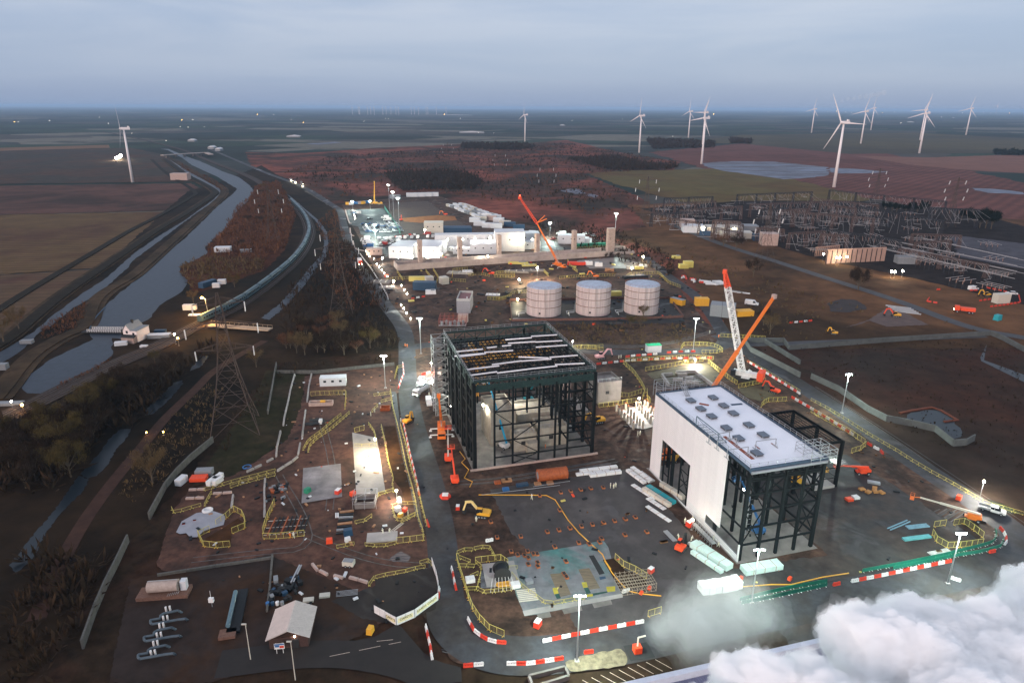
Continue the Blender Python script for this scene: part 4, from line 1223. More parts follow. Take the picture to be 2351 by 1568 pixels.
for zz in (3.0, 8.2, 13.2, 17.6, 21.6):
 MB().beam((6.0, 0, zz), (FW, 0, zz), .28, .36).build('front_beam', m_st, f)
 MB().beam((FW, 0, zz), (FW, FD, zz), .26, .36).build('side_beam', m_st, f)
 MB().beam((0, 0, zz), (0, FD, zz), .5, .9).build('side_beam', m_st, f)
 MB().beam((0, FD, zz), (FW, FD, zz), .3, .4).build('back_beam', m_st, f)
for x0, x1, z0, z1 in ((11.5, 19.5, 8.2, 13.2), (11.5, 19.5, 8.2, 3.0), (11.5, 19.5, .4, 3), (6, 11.5, 17.6, 13.2), (19.5, 24.6, 17.6, 21.6), (6, 11.5, 17.6, 21.6), (28.6, 36.7, 17.6, 21.6), (11.5, 19.5, 3.0, .4)):
 MB().beam((x0, 0, z0), (x1, 0, z1), .2).build('cross_brace', m_st, f)
for i in range(len(vcol) - 1):
 for z0, z1 in ((.4, 8.2), (8.2, 17.6), (17.6, 24.8)):
  b_ = MB().beam((FW, vcol[i], z0), (FW, vcol[i + 1], z1), .18)
  if i % 2: b_.beam((FW, vcol[i + 1], z0), (FW, vcol[i], z1), .18)
  b_.build('cross_brace', m_st, f)
for v_ in vcol:
 for zz in (5.5, 11, 17.6): MB().beam((FW - 7.8, v_, zz), (FW, v_, zz), .3, .5).build('floor_beam', m_st, f)
for zz in (5.5, 11): MB().beam((FW - 7.8, 0, zz), (FW - 7.8, FD, zz), .3, .5).build('floor_beam', m_st, f)
for x in (3.2, 16, 22): MB().box((x, 20, FH / 2), (.5, .5, FH - 3)).box((x, 33, FH / 2), (.5, .5, FH - 3)).build('inner_post', m_st, f)
m_stg = mat('green_black_steel', (0.012, 0.03, 0.028), var=.3, rough=.5)
for a, b in (((0, 0), (FW, 0)), ((FW, 0), (FW, FD)), ((0, FD), (FW, FD)), ((0, 0), (0, FD))):
 g_ = MB(); A, B = Vector((*a, 0)), Vector((*b, 0)); n = 10
 up_ = Vector((0, 0, FH)); lo_ = Vector((0, 0, FH - 2.9))
 g_.beam(A + up_, B + up_, .5, .6).beam(A + lo_, B + lo_, .5, .5)
 for i in range(n):
  p, q = A.lerp(B, i / n), A.lerp(B, (i + 1) / n)
  g_.beam(p + (lo_ if i % 2 else up_), q + (up_ if i % 2 else lo_), .25).beam(q + lo_, q + up_, .22)
 if a == (0, 0): g_.box((((A + B) / 2).x, ((A + B) / 2).y, FH - 2.0), (max(.12, (B - A).x - .6), max(.12, (B - A).y - .6), 1.7 if b[0] else 2.4))
 g_.build('perimeter_truss', m_stg, f)
 r_ = MB()
 for i in range(int((B - A).length / 2.4) + 1):
  p = A.lerp(B, i * 2.4 / (B - A).length); r_.beam(p + up_, p + up_ + Vector((0, 0, 1.3)), .06)
 for h in (.7, 1.3): r_.beam(A + up_ + Vector((0, 0, h)), B + up_ + Vector((0, 0, h)), .06)
 r_.build('edge_railing', k_steel, f)
MB().beam((0, 36.5, FH - .6), (FW, 36.5, FH - .6), .5, .7).build('ridge_beam', m_stg, f)
for i in range(13):
 y = 2.4 + i * 2.8
 b_ = MB().beam((0, y, FH - .5), (FW, y, FH - .5), .22).beam((0, y, FH - 2.5), (FW, y, FH - 2.5), .22)
 for j in range(14): b_.beam((FW * j / 14, y, FH - (.5 if j % 2 else 2.5)), (FW * (j + 1) / 14, y, FH - (2.5 if j % 2 else .5)), .13)
 b_.build('roof_truss', m_st, f)
for i in range(27):
 x = 1 + i * (FW - 2) / 26
 MB().beam((x, 1, FH - .25), (x, 36.5, FH - .25), .22, .3).build('purlin', m_st, f)
for i in range(6):
 MB().beam((FW * i / 6, 1, FH - 2.5), (FW * (i + 1) / 6, 9, FH - 2.5), .14).beam((FW * i / 6, 20, FH - 2.5), (FW * (i + 1) / 6, 29, FH - 2.5), .14).build('wind_brace', m_st, f)
m_wb = mat('white_roof_rail', (0.86, 0.82, 0.83), var=.05, rough=.5)
for s_ in ('1440,325 1730,308', '1155,362 1445,340', '1185,402 1485,383', '1485,388 1780,373', '1490,445 1835,422', '1120,432 1218,423', '955,453 1060,440',
     '610,494 910,465', '925,502 1240,480', '600,542 915,512', '1300,552 1630,562', '1640,556 1950,533', '1330,597 1660,573', '1010,636 1335,594',
     '720,692 1088,648', '755,755 1065,713', '1400,685 1725,650', '1065,728 1400,686', '1700,636 2025,621', '630,552 940,515'):
 a_, b_ = [loc2(G('L1', *map(float, q.split(',')), FH + .15)) for q in s_.split()]
 MB().beam((a_.x, a_.y, FH + .15), (b_.x, b_.y, FH + .15), .42, .3).build('white_purlin', m_wb, f)
m_oy = mat('yellow_girder_steel', (0.50, 0.25, 0.04), var=.2, rough=.5)  # yellow-orange of the crane girders themselves
for zz, s_ in ((22, '650,600 1640,462'), (22, '640,570 1540,510'), (21, '760,400 830,480'), (21, '870,400 1150,385'), (20, '900,600 930,800'), (21, '690,545 1100,520')):
 a_, b_ = [loc2(G('L1', *map(float, q.split(',')), zz)) for q in s_.split()]
 b2 = MB().lattice((a_.x, a_.y, zz), (b_.x, b_.y, zz), 1.0, 1.0, 10, .22).build('crane_girder', m_oy, f)
for x, y in ((1, 12), (1, 22), (3, 34), (8, 34), (12, 40)):
 MB().lattice((x + .8, y, 8), (x + .8, y, 24), .7, .7, 8, .16).build('girder_leg', m_oy, f)
m_pour = mat('cast_concrete', (0.36, 0.315, 0.25), var=.25, scale=.5, rough=.8, col2=(0.38, 0.35, 0.30))
def blk(nm, label, u, v, w, d, h, m=None, hollow=True, z=.2):
 t_ = thing(nm, label, 'concrete block', UV(u, v, z), TH)
 MB().box((w / 2, d / 2, h / 2), (w, d, h)).build('core', m or m_pour, t_)
 if hollow:
  r_ = MB()
  for c_, d__ in (((w / 2, .2), (w, .4)), ((w / 2, d - .2), (w, .4)), ((.2, d / 2), (.4, d - .8)), ((w - .2, d / 2), (.4, d - .8))): r_.box((c_[0], c_[1], h + .4), (d__[0], d__[1], .8))
  r_.build('upstand', m or m_pour, t_)
  MB().box((w * .4, -.06, h * .55), (1.3, .12, 1.1)).build('recess', k_dark, t_)
  q_ = MB()
  for i in range(int(w / 1.5) + 1): q_.beam((i * 1.5, .2, h + .8), (i * 1.5, .2, h + 1.9), .06)
  q_.beam((0, .2, h + 1.9), (w, .2, h + 1.9), .06).build('guard_rail', k_steel, t_)
 return t_
blk('concrete_block', 'tallest pale concrete machine block inside the black frame hall', 46.5, 184, 8, 13, 11)
blk('concrete_block', 'stepped low concrete block beside the blue boom inside the black hall', 52.5, 178.5, 7, 6.5, 5.2)
blk('concrete_block', 'wide concrete tank block on the right inside the black frame hall', 61, 179.5, 9, 8, 5.6)
blk('concrete_block', 'long flat concrete plinth at the middle back inside the black hall', 56.5, 189, 12, 11, 6.5)
blk('concrete_block', 'small square concrete block between the tall block and wide tank block', 56, 176, 3.5, 3.5, 3.6, hollow=False)
blk('concrete_block', 'grey square concrete building with bare rooftop right of the frame hall', 91, 205, 9, 9, 7.5, m_conc, True)
blk('concrete_block', 'flat grey slab block close to the right wall of the frame hall', 80.5, 198, 5, 12, 1.5, m_conc, False)
blk('concrete_block', 'small pink-grey concrete pier touching the frame hall right corner', 80.5, 212, 3, 3, 6, k_pink, False)
# hoist / stair tower on the left of the frame hall
h_ = thing('scaffold_stair_tower', 'grey scaffold stair tower standing against the left of the black frame hall', 'scaffold')
hx(h_, 34.2, 210.3)
MB().lattice((1.9, 2.7, 0), (1.9, 2.7, 28), 4.6, 4.6, 12, .16, True).build('tower_frame', k_steel, h_)
s2 = MB()
for i in range(12):
 z0 = .2 + i * 2.3
 s2.beam((.6, .8, z0), (.6, 4.4, z0 + 1.15), .9, .1).beam((3.0, 4.4, z0 + 1.15), (3.0, .8, z0 + 2.3), .9, .1).box((1.8, 4.8, z0 + 1.15), (3.6, .8, .08)).box((1.8, .5, z0), (3.6, .8, .08))
s2.build('stair_flight', mat('dull_scaffold', (0.20, 0.20, 0.19), var=.2), h_)
# ---------------------------------------------------------------- storage tanks
for i, (K, x, y, nm_) in enumerate((('K7', 707, 1440, 'leftmost of the three pale round storage tanks, nearest the tall pump house'), ('K7', 1258, 1430, 'middle one of the three pale round storage tanks with rusty bands'), ('K7', 1798, 1420, 'rightmost pale round storage tank, beside the orange container and bare bush'))):
 p = G(K, x, y); r_ = 8.9
 t_ = thing('storage_tank', nm_, 'storage tank', (p.x, p.y + r_, 0), 0, 'pale storage tanks')
 m_tk = mat('tank_paint', (0.50, 0.39, 0.37), var=.28, scale=1.1, stretch=(1, 1, .06), rough=.6, col2=(0.40, 0.33, 0.31))
 MB().lathe((0, 0, 0), [(r_, .1), (r_, 14.6)], 48).build('shell', m_tk, t_, False)
 MB().lathe((0, 0, 14.6), [(r_ + .05, 0), (r_ - .3, .25), (5, .65), (.5, .9)], 48).build('roof', mat('frosty_roof', (0.42, 0.47, 0.55), var=.2, scale=.5), t_)
 for zz in (4.9, 8.6, 12.2):
  MB().lathe((0, 0, zz), [(r_ + .02, -.1), (r_ + .22, -.1), (r_ + .22, .1), (r_ + .02, .1)], 48).build('band', mat('rusty_band', (0.16, 0.085, 0.06), var=.4), t_)
 rr_ = MB()
 for k in range(32):
  a = 2 * math.pi * k / 32; q = (math.cos(a) * (r_ - .1), math.sin(a) * (r_ - .1)); a2 = 2 * math.pi * (k + 1) / 32; q2 = (math.cos(a2) * (r_ - .1), math.sin(a2) * (r_ - .1))
  rr_.beam((*q, 14.7), (*q, 15.8), .05).beam((*q, 15.8), (*q2, 15.8), .05).beam((*q, 15.25), (*q2, 15.25), .04)
 rr_.build('roof_railing', mat('rust_rail', (0.30, 0.13, 0.10)), t_)
 for a0 in (-1.95, -1.55):
  MB().beam((math.cos(a0) * (r_ + .25), math.sin(a0) * (r_ + .25), .2), (math.cos(a0) * (r_ + .25), math.sin(a0) * (r_ + .25), 14.8), .22).build('riser_pipe', m_tk, t_)
 MB().box((math.cos(-1.85) * (r_ + .05), math.sin(-1.85) * (r_ + .05), 2.2), (.9, .4, .8)).build('manhole', k_black, t_)
 s3 = MB()
 for k in range(40):
  a = 3.1 - k * .045; s3.box((math.cos(a) * (r_ + .5), math.sin(a) * (r_ + .5), .4 + k * .36), (.9, .9, .06))
 s3.build('stair', k_grey, t_)
 pp = MB().path([Vector((-r_ - 1, -3, .8)), Vector((-r_ - 4, -4, .8)), Vector((-r_ - 4, -9, .8))], .25).path([Vector((-r_ - 1, -2, 1.4)), Vector((-r_ - 5, -3, 1.4)), Vector((-r_ - 5, -8.5, 1.4))], .15)
 pp.build('pipework', k_steel, t_)
pr = tag(MB().path(GP('K7', '360,1450 700,1452 1110,1450 1640,1440', .8), .3).path(GP('K7', '420,1462 900,1458 1300,1448 1600,1438', .5), .18).build('pipeline', k_steel), 'long silver pipeline on the ground in front of the three tanks', 'pipeline')
bw = thing('bund_wall', 'low red-brown bund wall enclosing the three pale tanks', 'wall')
w1 = GP('K7', '325,1255 350,1480 1640,1465 2230,1440 2080,1235')
for a, b in zip(w1[:-1], w1[1:]):
 MB().beam(a + Vector((0, 0, .7)), b + Vector((0, 0, .7)), .35, 1.4).build('wall_section', mat('dull_red_wall', (0.13, 0.06, 0.045), var=.3), bw)
MB().beam(G('K7', 330, 1255) + Vector((0, 0, .7)), G('K7', 2080, 1232) + Vector((0, 0, .7)), .35, 1.4).build('wall_section', mat('dull_red_wall', (0, 0, 0)), bw)
# ---------------------------------------------------------------- pump house and its pipework cage
pmp = thing('pump_house', 'tall narrow grey pump house with open red-floored roof left of the tanks', 'building')
p = G('K6', 1500, 1390); pmp.location = (p.x, p.y, 0); pmp.rotation_euler = (0, 0, R(-2))
qx = (G('K6', 1650, 1385) - p).length
HB = 6.6
MB().box((qx / 2, 8, HB / 2), (qx, 16, HB)).build('wall', mat('grey_render', (0.26, 0.245, 0.26), var=.1), pmp)
MB().box((qx / 2, 8, HB + .1), (qx - 1, 15, .15)).build('roof', mat('rose_floor', (0.24, 0.12, 0.115), var=.2), pmp)
pz = MB()
for c_, d_ in (((qx / 2, .2), (qx, .4)), ((qx / 2, 15.8), (qx, .4)), ((.2, 8), (.4, 15.2)), ((qx - .2, 8), (.4, 15.2))): pz.box((c_[0], c_[1], HB + .6), (*d_, 1.2))
pz.build('parapet', mat('pale_render', (0.42, 0.40, 0.38)), pmp)
MB().box((qx * .7, 5, HB + .5), (.6, 1.0, .6)).build('roof_vent', k_white, pmp)
cgs = thing('pipework_cage', 'red lattice cage of pumps and pipes in front of the pump house', 'pipework')
p = G('K6', 1300, 1540); cgs.location = (p.x, p.y, 0)
mr_ = mat('red_scaffold', (0.30, 0.08, 0.06), var=.3)
b_ = MB()
for i in range(7):
 for j in range(5):
  b_.beam((i * 2.2, j * 2.5, 0), (i * 2.2, j * 2.5, 4), .08)
for j in range(5):
 for z_ in (1.2, 2.6, 4): b_.beam((0, j * 2.5, z_), (13.2, j * 2.5, z_), .07)
for i in range(7): b_.beam((i * 2.2, 0, 4), (i * 2.2, 10, 4), .07)
b_.build('scaffold_frame', mr_, cgs)
for i in range(6):
 v_ = MB().lathe((1.5 + i * 2.0, 2 + (i % 2) * 2.5, 0), [(.6, 0), (.7, .3), (.7, 1.8), (.3, 2.2)], 10).build('pump_vessel', k_grey, cgs)
MB().path([Vector((0, 1, .5)), Vector((13, 1, .5)), Vector((13, 8, .5))], .2).path([Vector((0, 6, 1)), Vector((9, 6, 1)), Vector((9, 9, 2))], .15).build('pipe', k_steel, cgs)
container('K6', 1570, 1480, 0, 'small pink-grey kiosk between the pump house and pipework cage', 'wood', 5, 3, 3.6)
# ---------------------------------------------------------------- long condenser foundation with piers
fd = thing('condenser_foundation', 'very long pale concrete foundation wall carrying six tall piers', 'foundation')
bl = [G('K6', 880, 920), G('K6', 1770, 850)] ; br = [G('K7', 1690, 745)]
fA, fB = G('K6', 860, 925), G('K7', 1420, 765)
dv = (fB - fA).normalized(); nv = Vector((-dv.y, dv.x, 0)); Lf = (fB - fA).length
m_fc = mat('foundation_concrete', (0.46, 0.37, 0.32), var=.2, scale=.25, rough=.8, col2=(0.38, 0.31, 0.27))
nb_ = 14
for i in range(nb_):
 a, b = fA + dv * (Lf * i / nb_), fA + dv * (Lf * (i + 1) / nb_ - .15)
 MB().prism([a, b, b + nv * .6, a + nv * .6], 0, 4.0).build('wall_section', m_fc, fd)
 a2, b2 = a + nv * 13, b + nv * 13
 MB().prism([a2, b2, b2 + nv * .6, a2 + nv * .6], 0, 3.6).build('wall_section', m_fc, fd)
MB().prism([fA + nv * .6, fB + nv * .6, fB + nv * 13, fA + nv * 13], .1, .7).build('floor_slab', mat('wet_slab', (0.20, 0.16, 0.155), var=.25, rough=.35, scale=.2), fd)
MB().prism([fA - dv * .6, fA, fA + nv * 13.6, fA + nv * 13.6 - dv * .6], 0, 3.9).build('end_wall', m_fc, fd)
e0 = [G('K7', 1465, 745), G('K7', 1690, 738), G('K7', 1570, 680), G('K7', 1470, 682)]
for i in range(4):
 a, b = e0[i], e0[(i + 1) % 4]
 MB().beam(a + Vector((0, 0, .9)), b + Vector((0, 0, .9)), .7, 1.8).build('end_kerb', m_fc, fd)
for K, xb, yb, yt, wx, dd in (('K6', 1098, 882, 590, 2.6, 4), ('K6', 1533, 862, 560, 2.6, 4), ('K6', 1962, 782, 535, 2.6, 4), ('K7', 625, 745, 520, 2.6, 4), ('K7', 1030, 725, 485, 2.6, 4), ('K7', 1427, 745, 460, 5.4, 3.2)):
 p = G(K, xb, yb); top = AT(p, K, xb, yt)
 pr_ = MB().box((p.x, p.y + dd / 2, top.z / 2), (wx, dd, top.z), math.atan2(dv.y, dv.x)).build('pier', mat('pier_concrete', (0.44, 0.33, 0.27), var=.22, scale=.5, stretch=(1, 1, 3)), fd)
 MB().box((p.x - wx * .1, p.y - .12, top.z * .62), (.7, .2, 1.5)).build('pier_opening', k_dark, pr_)
# ---------------------------------------------------------------- lock house by the river
p = G('K5', 1095, 775); hs = thing('lock_house', 'white rendered house with dark bay by the river swing bridge', 'house', (p.x, p.y, 0), R(-8))
mw_ = mat('white_render', (0.80, 0.68, 0.64), var=.05)
w_, d_, e_ = 9.5, 8.5, 5.2
q_ = (G('K5', 1240, 760) - p).length; w_ = q_
MB().box((w_ / 2, d_ / 2, e_ / 2), (w_, d_, e_)).add([(0, 0, e_), (w_ * .55, 0, e_), (w_ * .27, 0, e_ + 2.6), (0, d_, e_), (w_ * .55, d_, e_), (w_ * .27, d_, e_ + 2.6)], [(0, 1, 2), (5, 4, 3), (0, 2, 5, 3), (1, 4, 5, 2)]).build('wall', mw_, hs)
rr_ = MB().add([(-.4, -.3, e_ - .25), (-.4, d_ + .3, e_ - .25), (w_ * .27, d_ + .3, e_ + 2.85), (w_ * .27, -.3, e_ + 2.85)], [(0, 1, 2, 3)]).add([(w_ * .6, -.3, e_ - .1), (w_ * .6, d_ + .3, e_ - .1), (w_ * .27, d_ + .3, e_ + 2.85), (w_ * .27, -.3, e_ + 2.85)], [(3, 2, 1, 0)]).box((w_ * .78, d_ / 2, e_ + .15), (w_ * .5, d_ + .4, .25)).build('roof', k_grey, hs)
MB().box((w_ * .3, d_ * .5, e_ + 3.2), (.8, .8, 1.6)).build('chimney', k_dark, rr_)
for x_, z_ in ((w_ * .28, 4.6), (w_ * .75, 3.8)):
 MB().box((x_, -.04, z_), (1.0, .1, 1.2)).build('window', k_glass, hs)
MB().box((w_ * .5, -1.2, 1.4), (w_ * .9, 2.4, 2.8)).build('porch', mat('porch_wall', (0.30, 0.22, 0.19)), hs)
MB().add([(0, -2.6, 2.7), (w_, -2.6, 2.7), (w_, .1, 3.5), (0, .1, 3.5)], [(0, 1, 2, 3)]).build('porch_roof', k_dark, hs)
br_ = thing('swing_bridge', 'white railed low bridge crossing the river beside the white house', 'bridge')
a, b = G('K5', 735, 700), G('K5', 1085, 705); dr = (b - a).normalized(); nr = Vector((-dr.y, dr.x, 0))
MB().prism([a - nr * 1.6, b - nr * 1.6, b + nr * 2.4, a + nr * 2.4], .5, 1.1).build('deck', k_dark, br_)
for o_ in (-1.6, 2.4):
 r_ = MB()
 for i in range(15): q = a.lerp(b, .15 + i / 17) + nr * o_; r_.beam(q + Vector((0, 0, 1)), q + Vector((0, 0, 2.4)), .12)
 for h in (1.5, 1.95, 2.4): r_.beam(a.lerp(b, .15) + nr * o_ + Vector((0, 0, h)), b + nr * o_ + Vector((0, 0, h)), .11)
 r_.build('railing', k_white, br_)
tag(MB().path(GP('K5', '780,690 800,620 850,550 920,475', .4), .35).build('quay_fender', k_navy), 'curved blue-black timber fender along the river bank above the bridge', 'fender')
# far concrete road bridge over river and canal
b2_ = thing('road_bridge', 'long pale concrete road bridge crossing the distant river', 'bridge')
pb = GP('K1', '1425,500 1640,485 1810,475 1855,492')
for a, b in zip(pb[:-1], pb[1:]):
 MB().beam(a + Vector((0, 0, 5.5)), b + Vector((0, 0, 5.5)), 9, 1.6).build('deck', mat('bridge_concrete', (0.36, 0.30, 0.27)), b2_)
for i in range(5):
 q = pb[0].lerp(pb[2], (i + .5) / 5); MB().box((q.x, q.y, 2.4), (2.5, 7, 4.8)).build('pier', m_conc, b2_)
# ================================================================ CRANES
def telecrane(nm, label, base, m, tip, col=None, rz=0.0, text=None, l=11, cat='mobile crane', tipm=None, bw=.75):
 """truck crane with telescopic boom reaching the world point tip"""
 col = col or m
 t = thing(nm, label, cat, base, rz)
 MB().extr([(-l / 2, .7), (l / 2, .7), (l / 2, 1.3), (-l / 2, 1.5)], -1.3, 1.3).build('carrier', m, t)
 MB().extr([(l / 2 - 2, 1.3), (l / 2, 1.3), (l / 2, 2.0), (l / 2 - .3, 2.6), (l / 2 - 2, 2.6)], -1.2, 1.2).build('driver_cab', m, t)
 MB().box((l / 2 + .02, 0, 2.1), (.06, 2.1, .7)).build('windscreen', k_glass, t)
 wheels(t, [(-l / 2 + 1.1) + i * (l - 2.6) / 3 for i in range(4)], 1.3, .6)
 MB().box((-1.0, 0, 2.1), (4.6, 2.2, 1.2)).box((-3.2, 0, 2.2), (1.2, 2.5, 1.5)).build('slewing_deck', m, t)
 MB().extr([(-.4, 1.6), (1.4, 1.6), (1.2, 3.0), (-.3, 3.0)], 1.0, 1.9).build('operator_cab', k_glass, t)
 for x in (-l / 2 + 2.5, l / 2 - 3):
  for sy in (-1, 1):
   MB().beam((x, sy * 1.2, .8), (x, sy * 3.6, .8), .25).beam((x, sy * 3.6, .9), (x, sy * 3.6, .15), .18).box((x, sy * 3.6, .1), (.9, .9, .12)).build('outrigger', k_white, t)
 M_ = Matrix.Translation(Vector(base)) @ Matrix.Rotation(rz, 4, 'Z')
 tp = M_.inverted() @ Vector(tip)
 p0 = Vector((-2.0, 0, 2.7))
 d = tp - p0
 pts = [p0 + d * k for k in (0, .38, .66, 1)]
 b = MB().beam(pts[0], pts[1], bw, bw * 1.25).build('boom', col, t)
 MB().beam(p0 + d * .33, pts[2], bw * .75, bw).build('boom_section', col, t)
 MB().beam(p0 + d * .6, pts[3], bw * .52, bw * .75).build('boom_section', col, t)
 MB().box(tuple(tp), (1.0, 1.1, 1.2)).build('boom_head', tipm or col, t)
 MB().tube((-.2, 0, 2.2), p0 + d * .22, .16).build('lift_ram', k_steel, t)
 if text:
  dn = d.normalized()
  o = bpy.data.objects.new('lettering', text_mesh(text, 1.0, k_dark, align_y='CENTER', space_character=1.6)); S.collection.objects.link(o); o.parent = t
  side = dn.cross(Vector((0, 0, 1))).normalized(); up = side.cross(dn)
  # written down the upper face, read from the camera side
  X_, Z_ = -dn, up
  if text and (M_.to_3x3() @ up).dot(Vector((0, 0, CAM_Z)) - Vector(base)) < 0: Z_ = -up
  Y_ = Z_.cross(X_)
  c = p0 + d * .34 + Z_ * (bw * .66)
  o.matrix_local = Matrix(((X_.x, Y_.x, Z_.x, c.x), (X_.y, Y_.y, Z_.y, c.y), (X_.z, Y_.z, Z_.z, c.z), (0, 0, 0, 1)))
 return t
b0 = G('L1', 457, 1400)
telecrane('mobile_crane', 'orange truck crane with lettered boom raised beside the black frame hall', b0 + Vector((0, 0, .1)), k_orange, G('L1', 425, 975, 17), rz=R(-84), text='AINSCOUGH', l=10)
# far yellow crane on the car park edge
b0 = G('K6', 618, 195)
telecrane('mobile_crane', 'yellow truck crane with steep boom on the far edge of the lit car park', b0, k_plant, AT(b0, 'K2', 945, 708), rz=R(0), l=13, bw=1.0)
# orange crane working at the foundation: boom, joint, luffing jib and two struts
b0 = G('K7', 870, 880)
t = telecrane('mobile_crane', 'orange heavy crane with lattice jib leaning left over the long foundation', b0, k_orange, AT(b0, 'K7', 625, 405), rz=R(-60), l=13, bw=1.1, tipm=k_redo)
Mi = t.matrix_basis.inverted()
bpy.context.view_layer.update()
Mi = (Matrix.Translation(t.location) @ Matrix.Rotation(t.rotation_euler.z, 4, 'Z')).inverted()
j0, j1 = AT(b0, 'K7', 622, 400), AT(b0, 'K7', 437, 125)
MB().lattice(Mi @ j0, Mi @ j1, 1.5, .8, 14, .22).build('lattice_jib', k_redo, t)
MB().box(tuple(Mi @ j1), (1.6, 1.6, 1.6)).build('jib_head', k_redo, t)
MB().lathe(tuple((Mi @ j1) + Vector((0, 0, 1))), [(.2, 0), (.5, .4), (.2, .8)], 8).build('warning_lamp', lampr, t)
for x, y in ((712, 318), (732, 354)):
 MB().beam(Mi @ j0, Mi @ AT(b0, 'K7', x, y), .5).build('strut', k_orange, t)
MB().tube(Mi @ AT(b0, 'K7', 732, 354), Mi @ AT(b0, 'K7', 862, 745), .06).build('pendant_rope', k_dark, t)
# white lattice crawler crane with red head, right of the middle
b0 = G('L2', 1745, 800)
t = thing('crawler_crane', 'tall white lattice crawler crane with red boom head and red counterweight', 'crawler crane', b0, R(150))
Mi = (Matrix.Translation(b0) @ Matrix.Rotation(R(150), 4, 'Z')).inverted()
for sy in (-1, 1): MB().extr([(-4, .2), (4, .2), (4.3, .8), (4, 1.3), (-4, 1.3), (-4.3, .8)], sy * 2.6 - .5, sy * 2.6 + .5).build('crawler_track', k_dark, t)
MB().box((0, 0, 1.2), (3, 5, .8)).build('car_body', k_white, t)
MB().box((.3, 0, 2.5), (9.5, 2.8, 1.6)).build('superstructure', k_white, t)
MB().box((-5.4, 0, 2.8), (2.2, 5.2, 3.4)).build('counterweight', k_redo, t)
MB().box((4.6, 2.0, 2.8), (1.8, 1.4, 2.2)).build('operator_cab', k_glass, t)
q0 = AT(b0, 'L2', 1708, 735); q1 = AT(b0, 'K8', 668, 810); q2 = AT(b0, 'K8', 640, 640)
MB().lattice(Mi @ q0, Mi @ q1, 2.1, 1.9, 26, .26, t2=.16).build('lattice_boom', k_white, t)
MB().lattice(Mi @ q1, Mi @ q2, 1.9, .8, 8, .30, t2=.2).build('boom_head', k_redo, t)
MB().box(tuple(Mi @ q2), (1.4, 1.4, 1.6)).build('head_sheave', k_redo, t)
m0 = AT(b0, 'L2', 1800, 700)
MB().lattice(Mi @ AT(b0, 'L2', 1745, 770), Mi @ m0, 1.2, 1.0, 4, .2).build('gantry_mast', k_white, t)
MB().tube(Mi @ m0, Mi @ q1.lerp(q2, .6), .05).tube((Mi @ m0) + Vector((0, .6, 0)), Mi @ q1, .05).build('pendant_rope', k_dark, t)
MB().tube(Mi @ q2, Mi @ (q2 + Vector((1.0, 0, -30))), .05).build('hoist_rope', k_dark, t)
# orange telescopic crane behind the white hall
b0 = UV(101, 163, .1)
c0, c1 = AT(b0, 'L2', 1430, 860), AT(b0, 'K8', 1180, 912)
telecrane('mobile_crane', 'orange telescopic crane standing behind the white hall, boom leaning right', c0 + (c0 - c1).normalized() * ((c0.z - 2.5) / (c1 - c0).normalized().z) * 1 + Vector((0, 0, -2.5)), k_orange, c1, rz=R(30), l=12, bw=1.05, tipm=k_pink)
# ================================================================ MACHINES
def put(o, K, x, y, rz, z=.12, sc=1.0):
 p = G(K, x, y); o.location = (p.x, p.y, z); o.rotation_euler = (0, 0, R(rz)); o.scale = (sc, sc, sc); return o
put(k_boomlift('boom_lift', 'red-orange boom lift with cream arm, upper one beside the haul road', k_redo, .75, 25), 'L5', 1115, 370, 95)
put(k_boomlift('boom_lift', 'red boom lift parked nearest the yellow excavator beside the haul road', k_redo, .8, 20, armm=k_redo), 'L5', 1185, 610, 100)
put(k_boomlift('boom_lift', 'blue boom lift raised through the front of the black frame hall', k_white, 1.45, 62, armm=mat('bright_blue', (0.02, 0.30, 0.50), var=.1)), 'L5', 1720, 235, 128)
put(k_boomlift('crawler_lift', 'teal machine with two arms working deep inside the black frame hall', k_teal, 1.0, 48, armm=k_teal), 'L1', 1420, 1040, 30)
put(k_boomlift('boom_lift', 'orange boom lift folded low beside the white pickup truck', k_orange, 1.0, 2, armm=k_cream), 'M7', 1760, 440, 148)
put(k_boomlift('boom_lift', 'small red boom lift parked right of the annex frame', k_redo, .55, 3, armm=k_redo), 'L8', 560, 1105, 180)
put(k_boomlift('boom_lift', 'blue boom lift standing inside the open front of the white hall', k_blue, .9, 50, armm=k_blue), 'M6', 1270, 290, 120)
put(k_boomlift('boom_lift', 'yellow boom lift inside the right part of the white hall', k_plant, .6, 15, armm=k_plant), 'L7', 1720, 1215, 10)
put(k_boomlift('boom_lift', 'yellow boom lift seen through the hall side door', k_plant, .5, 55, armm=k_plant), 'L7', 370, 960, 60)
put(k_excavator('excavator', 'yellow excavator with pale bent arm at the edge of the dark concrete pad', k_plant, mat('pale_yellow_arm', (0.75, 0.55, 0.22), var=.1), reach=.95), 'L5', 1480, 985, 168, sc=.92)
put(k_excavator('excavator', 'small pink-lit excavator near the green-roofed cabin', mat('pink_lit_paint', (0.72, 0.38, 0.38), var=.1), mat('pink_lit_paint', (0, 0, 0))), 'L2', 155, 575, 20, sc=.95)  # pink light on this machine is put into its paint colour
put(k_excavator('excavator', 'orange-red excavator beside the fenced pit right of the crawler crane', k_redo, k_redo), 'L2', 2050, 945, 130, sc=.85)
put(k_excavator('excavator', 'orange-red mini excavator among yellow fences near the long foundation', k_redo, k_redo), 'K6', 1870, 970, 170, sc=.95)
put(k_excavator('excavator', 'orange excavator bent low on the dark bank behind the middle tank', k_orange, k_orange), 'K7', 1260, 1000, 160, sc=.9)
put(k_excavator('excavator', 'orange excavator on the brown cleared ground at the right', k_plant, k_redo), 'L3', 925, 845, 165, sc=.95)
put(k_excavator('excavator', 'yellow digger parked in the dark square beyond the hedge at the right', k_plant, k_plant), 'L3', 1920, 620, 190, sc=.9)
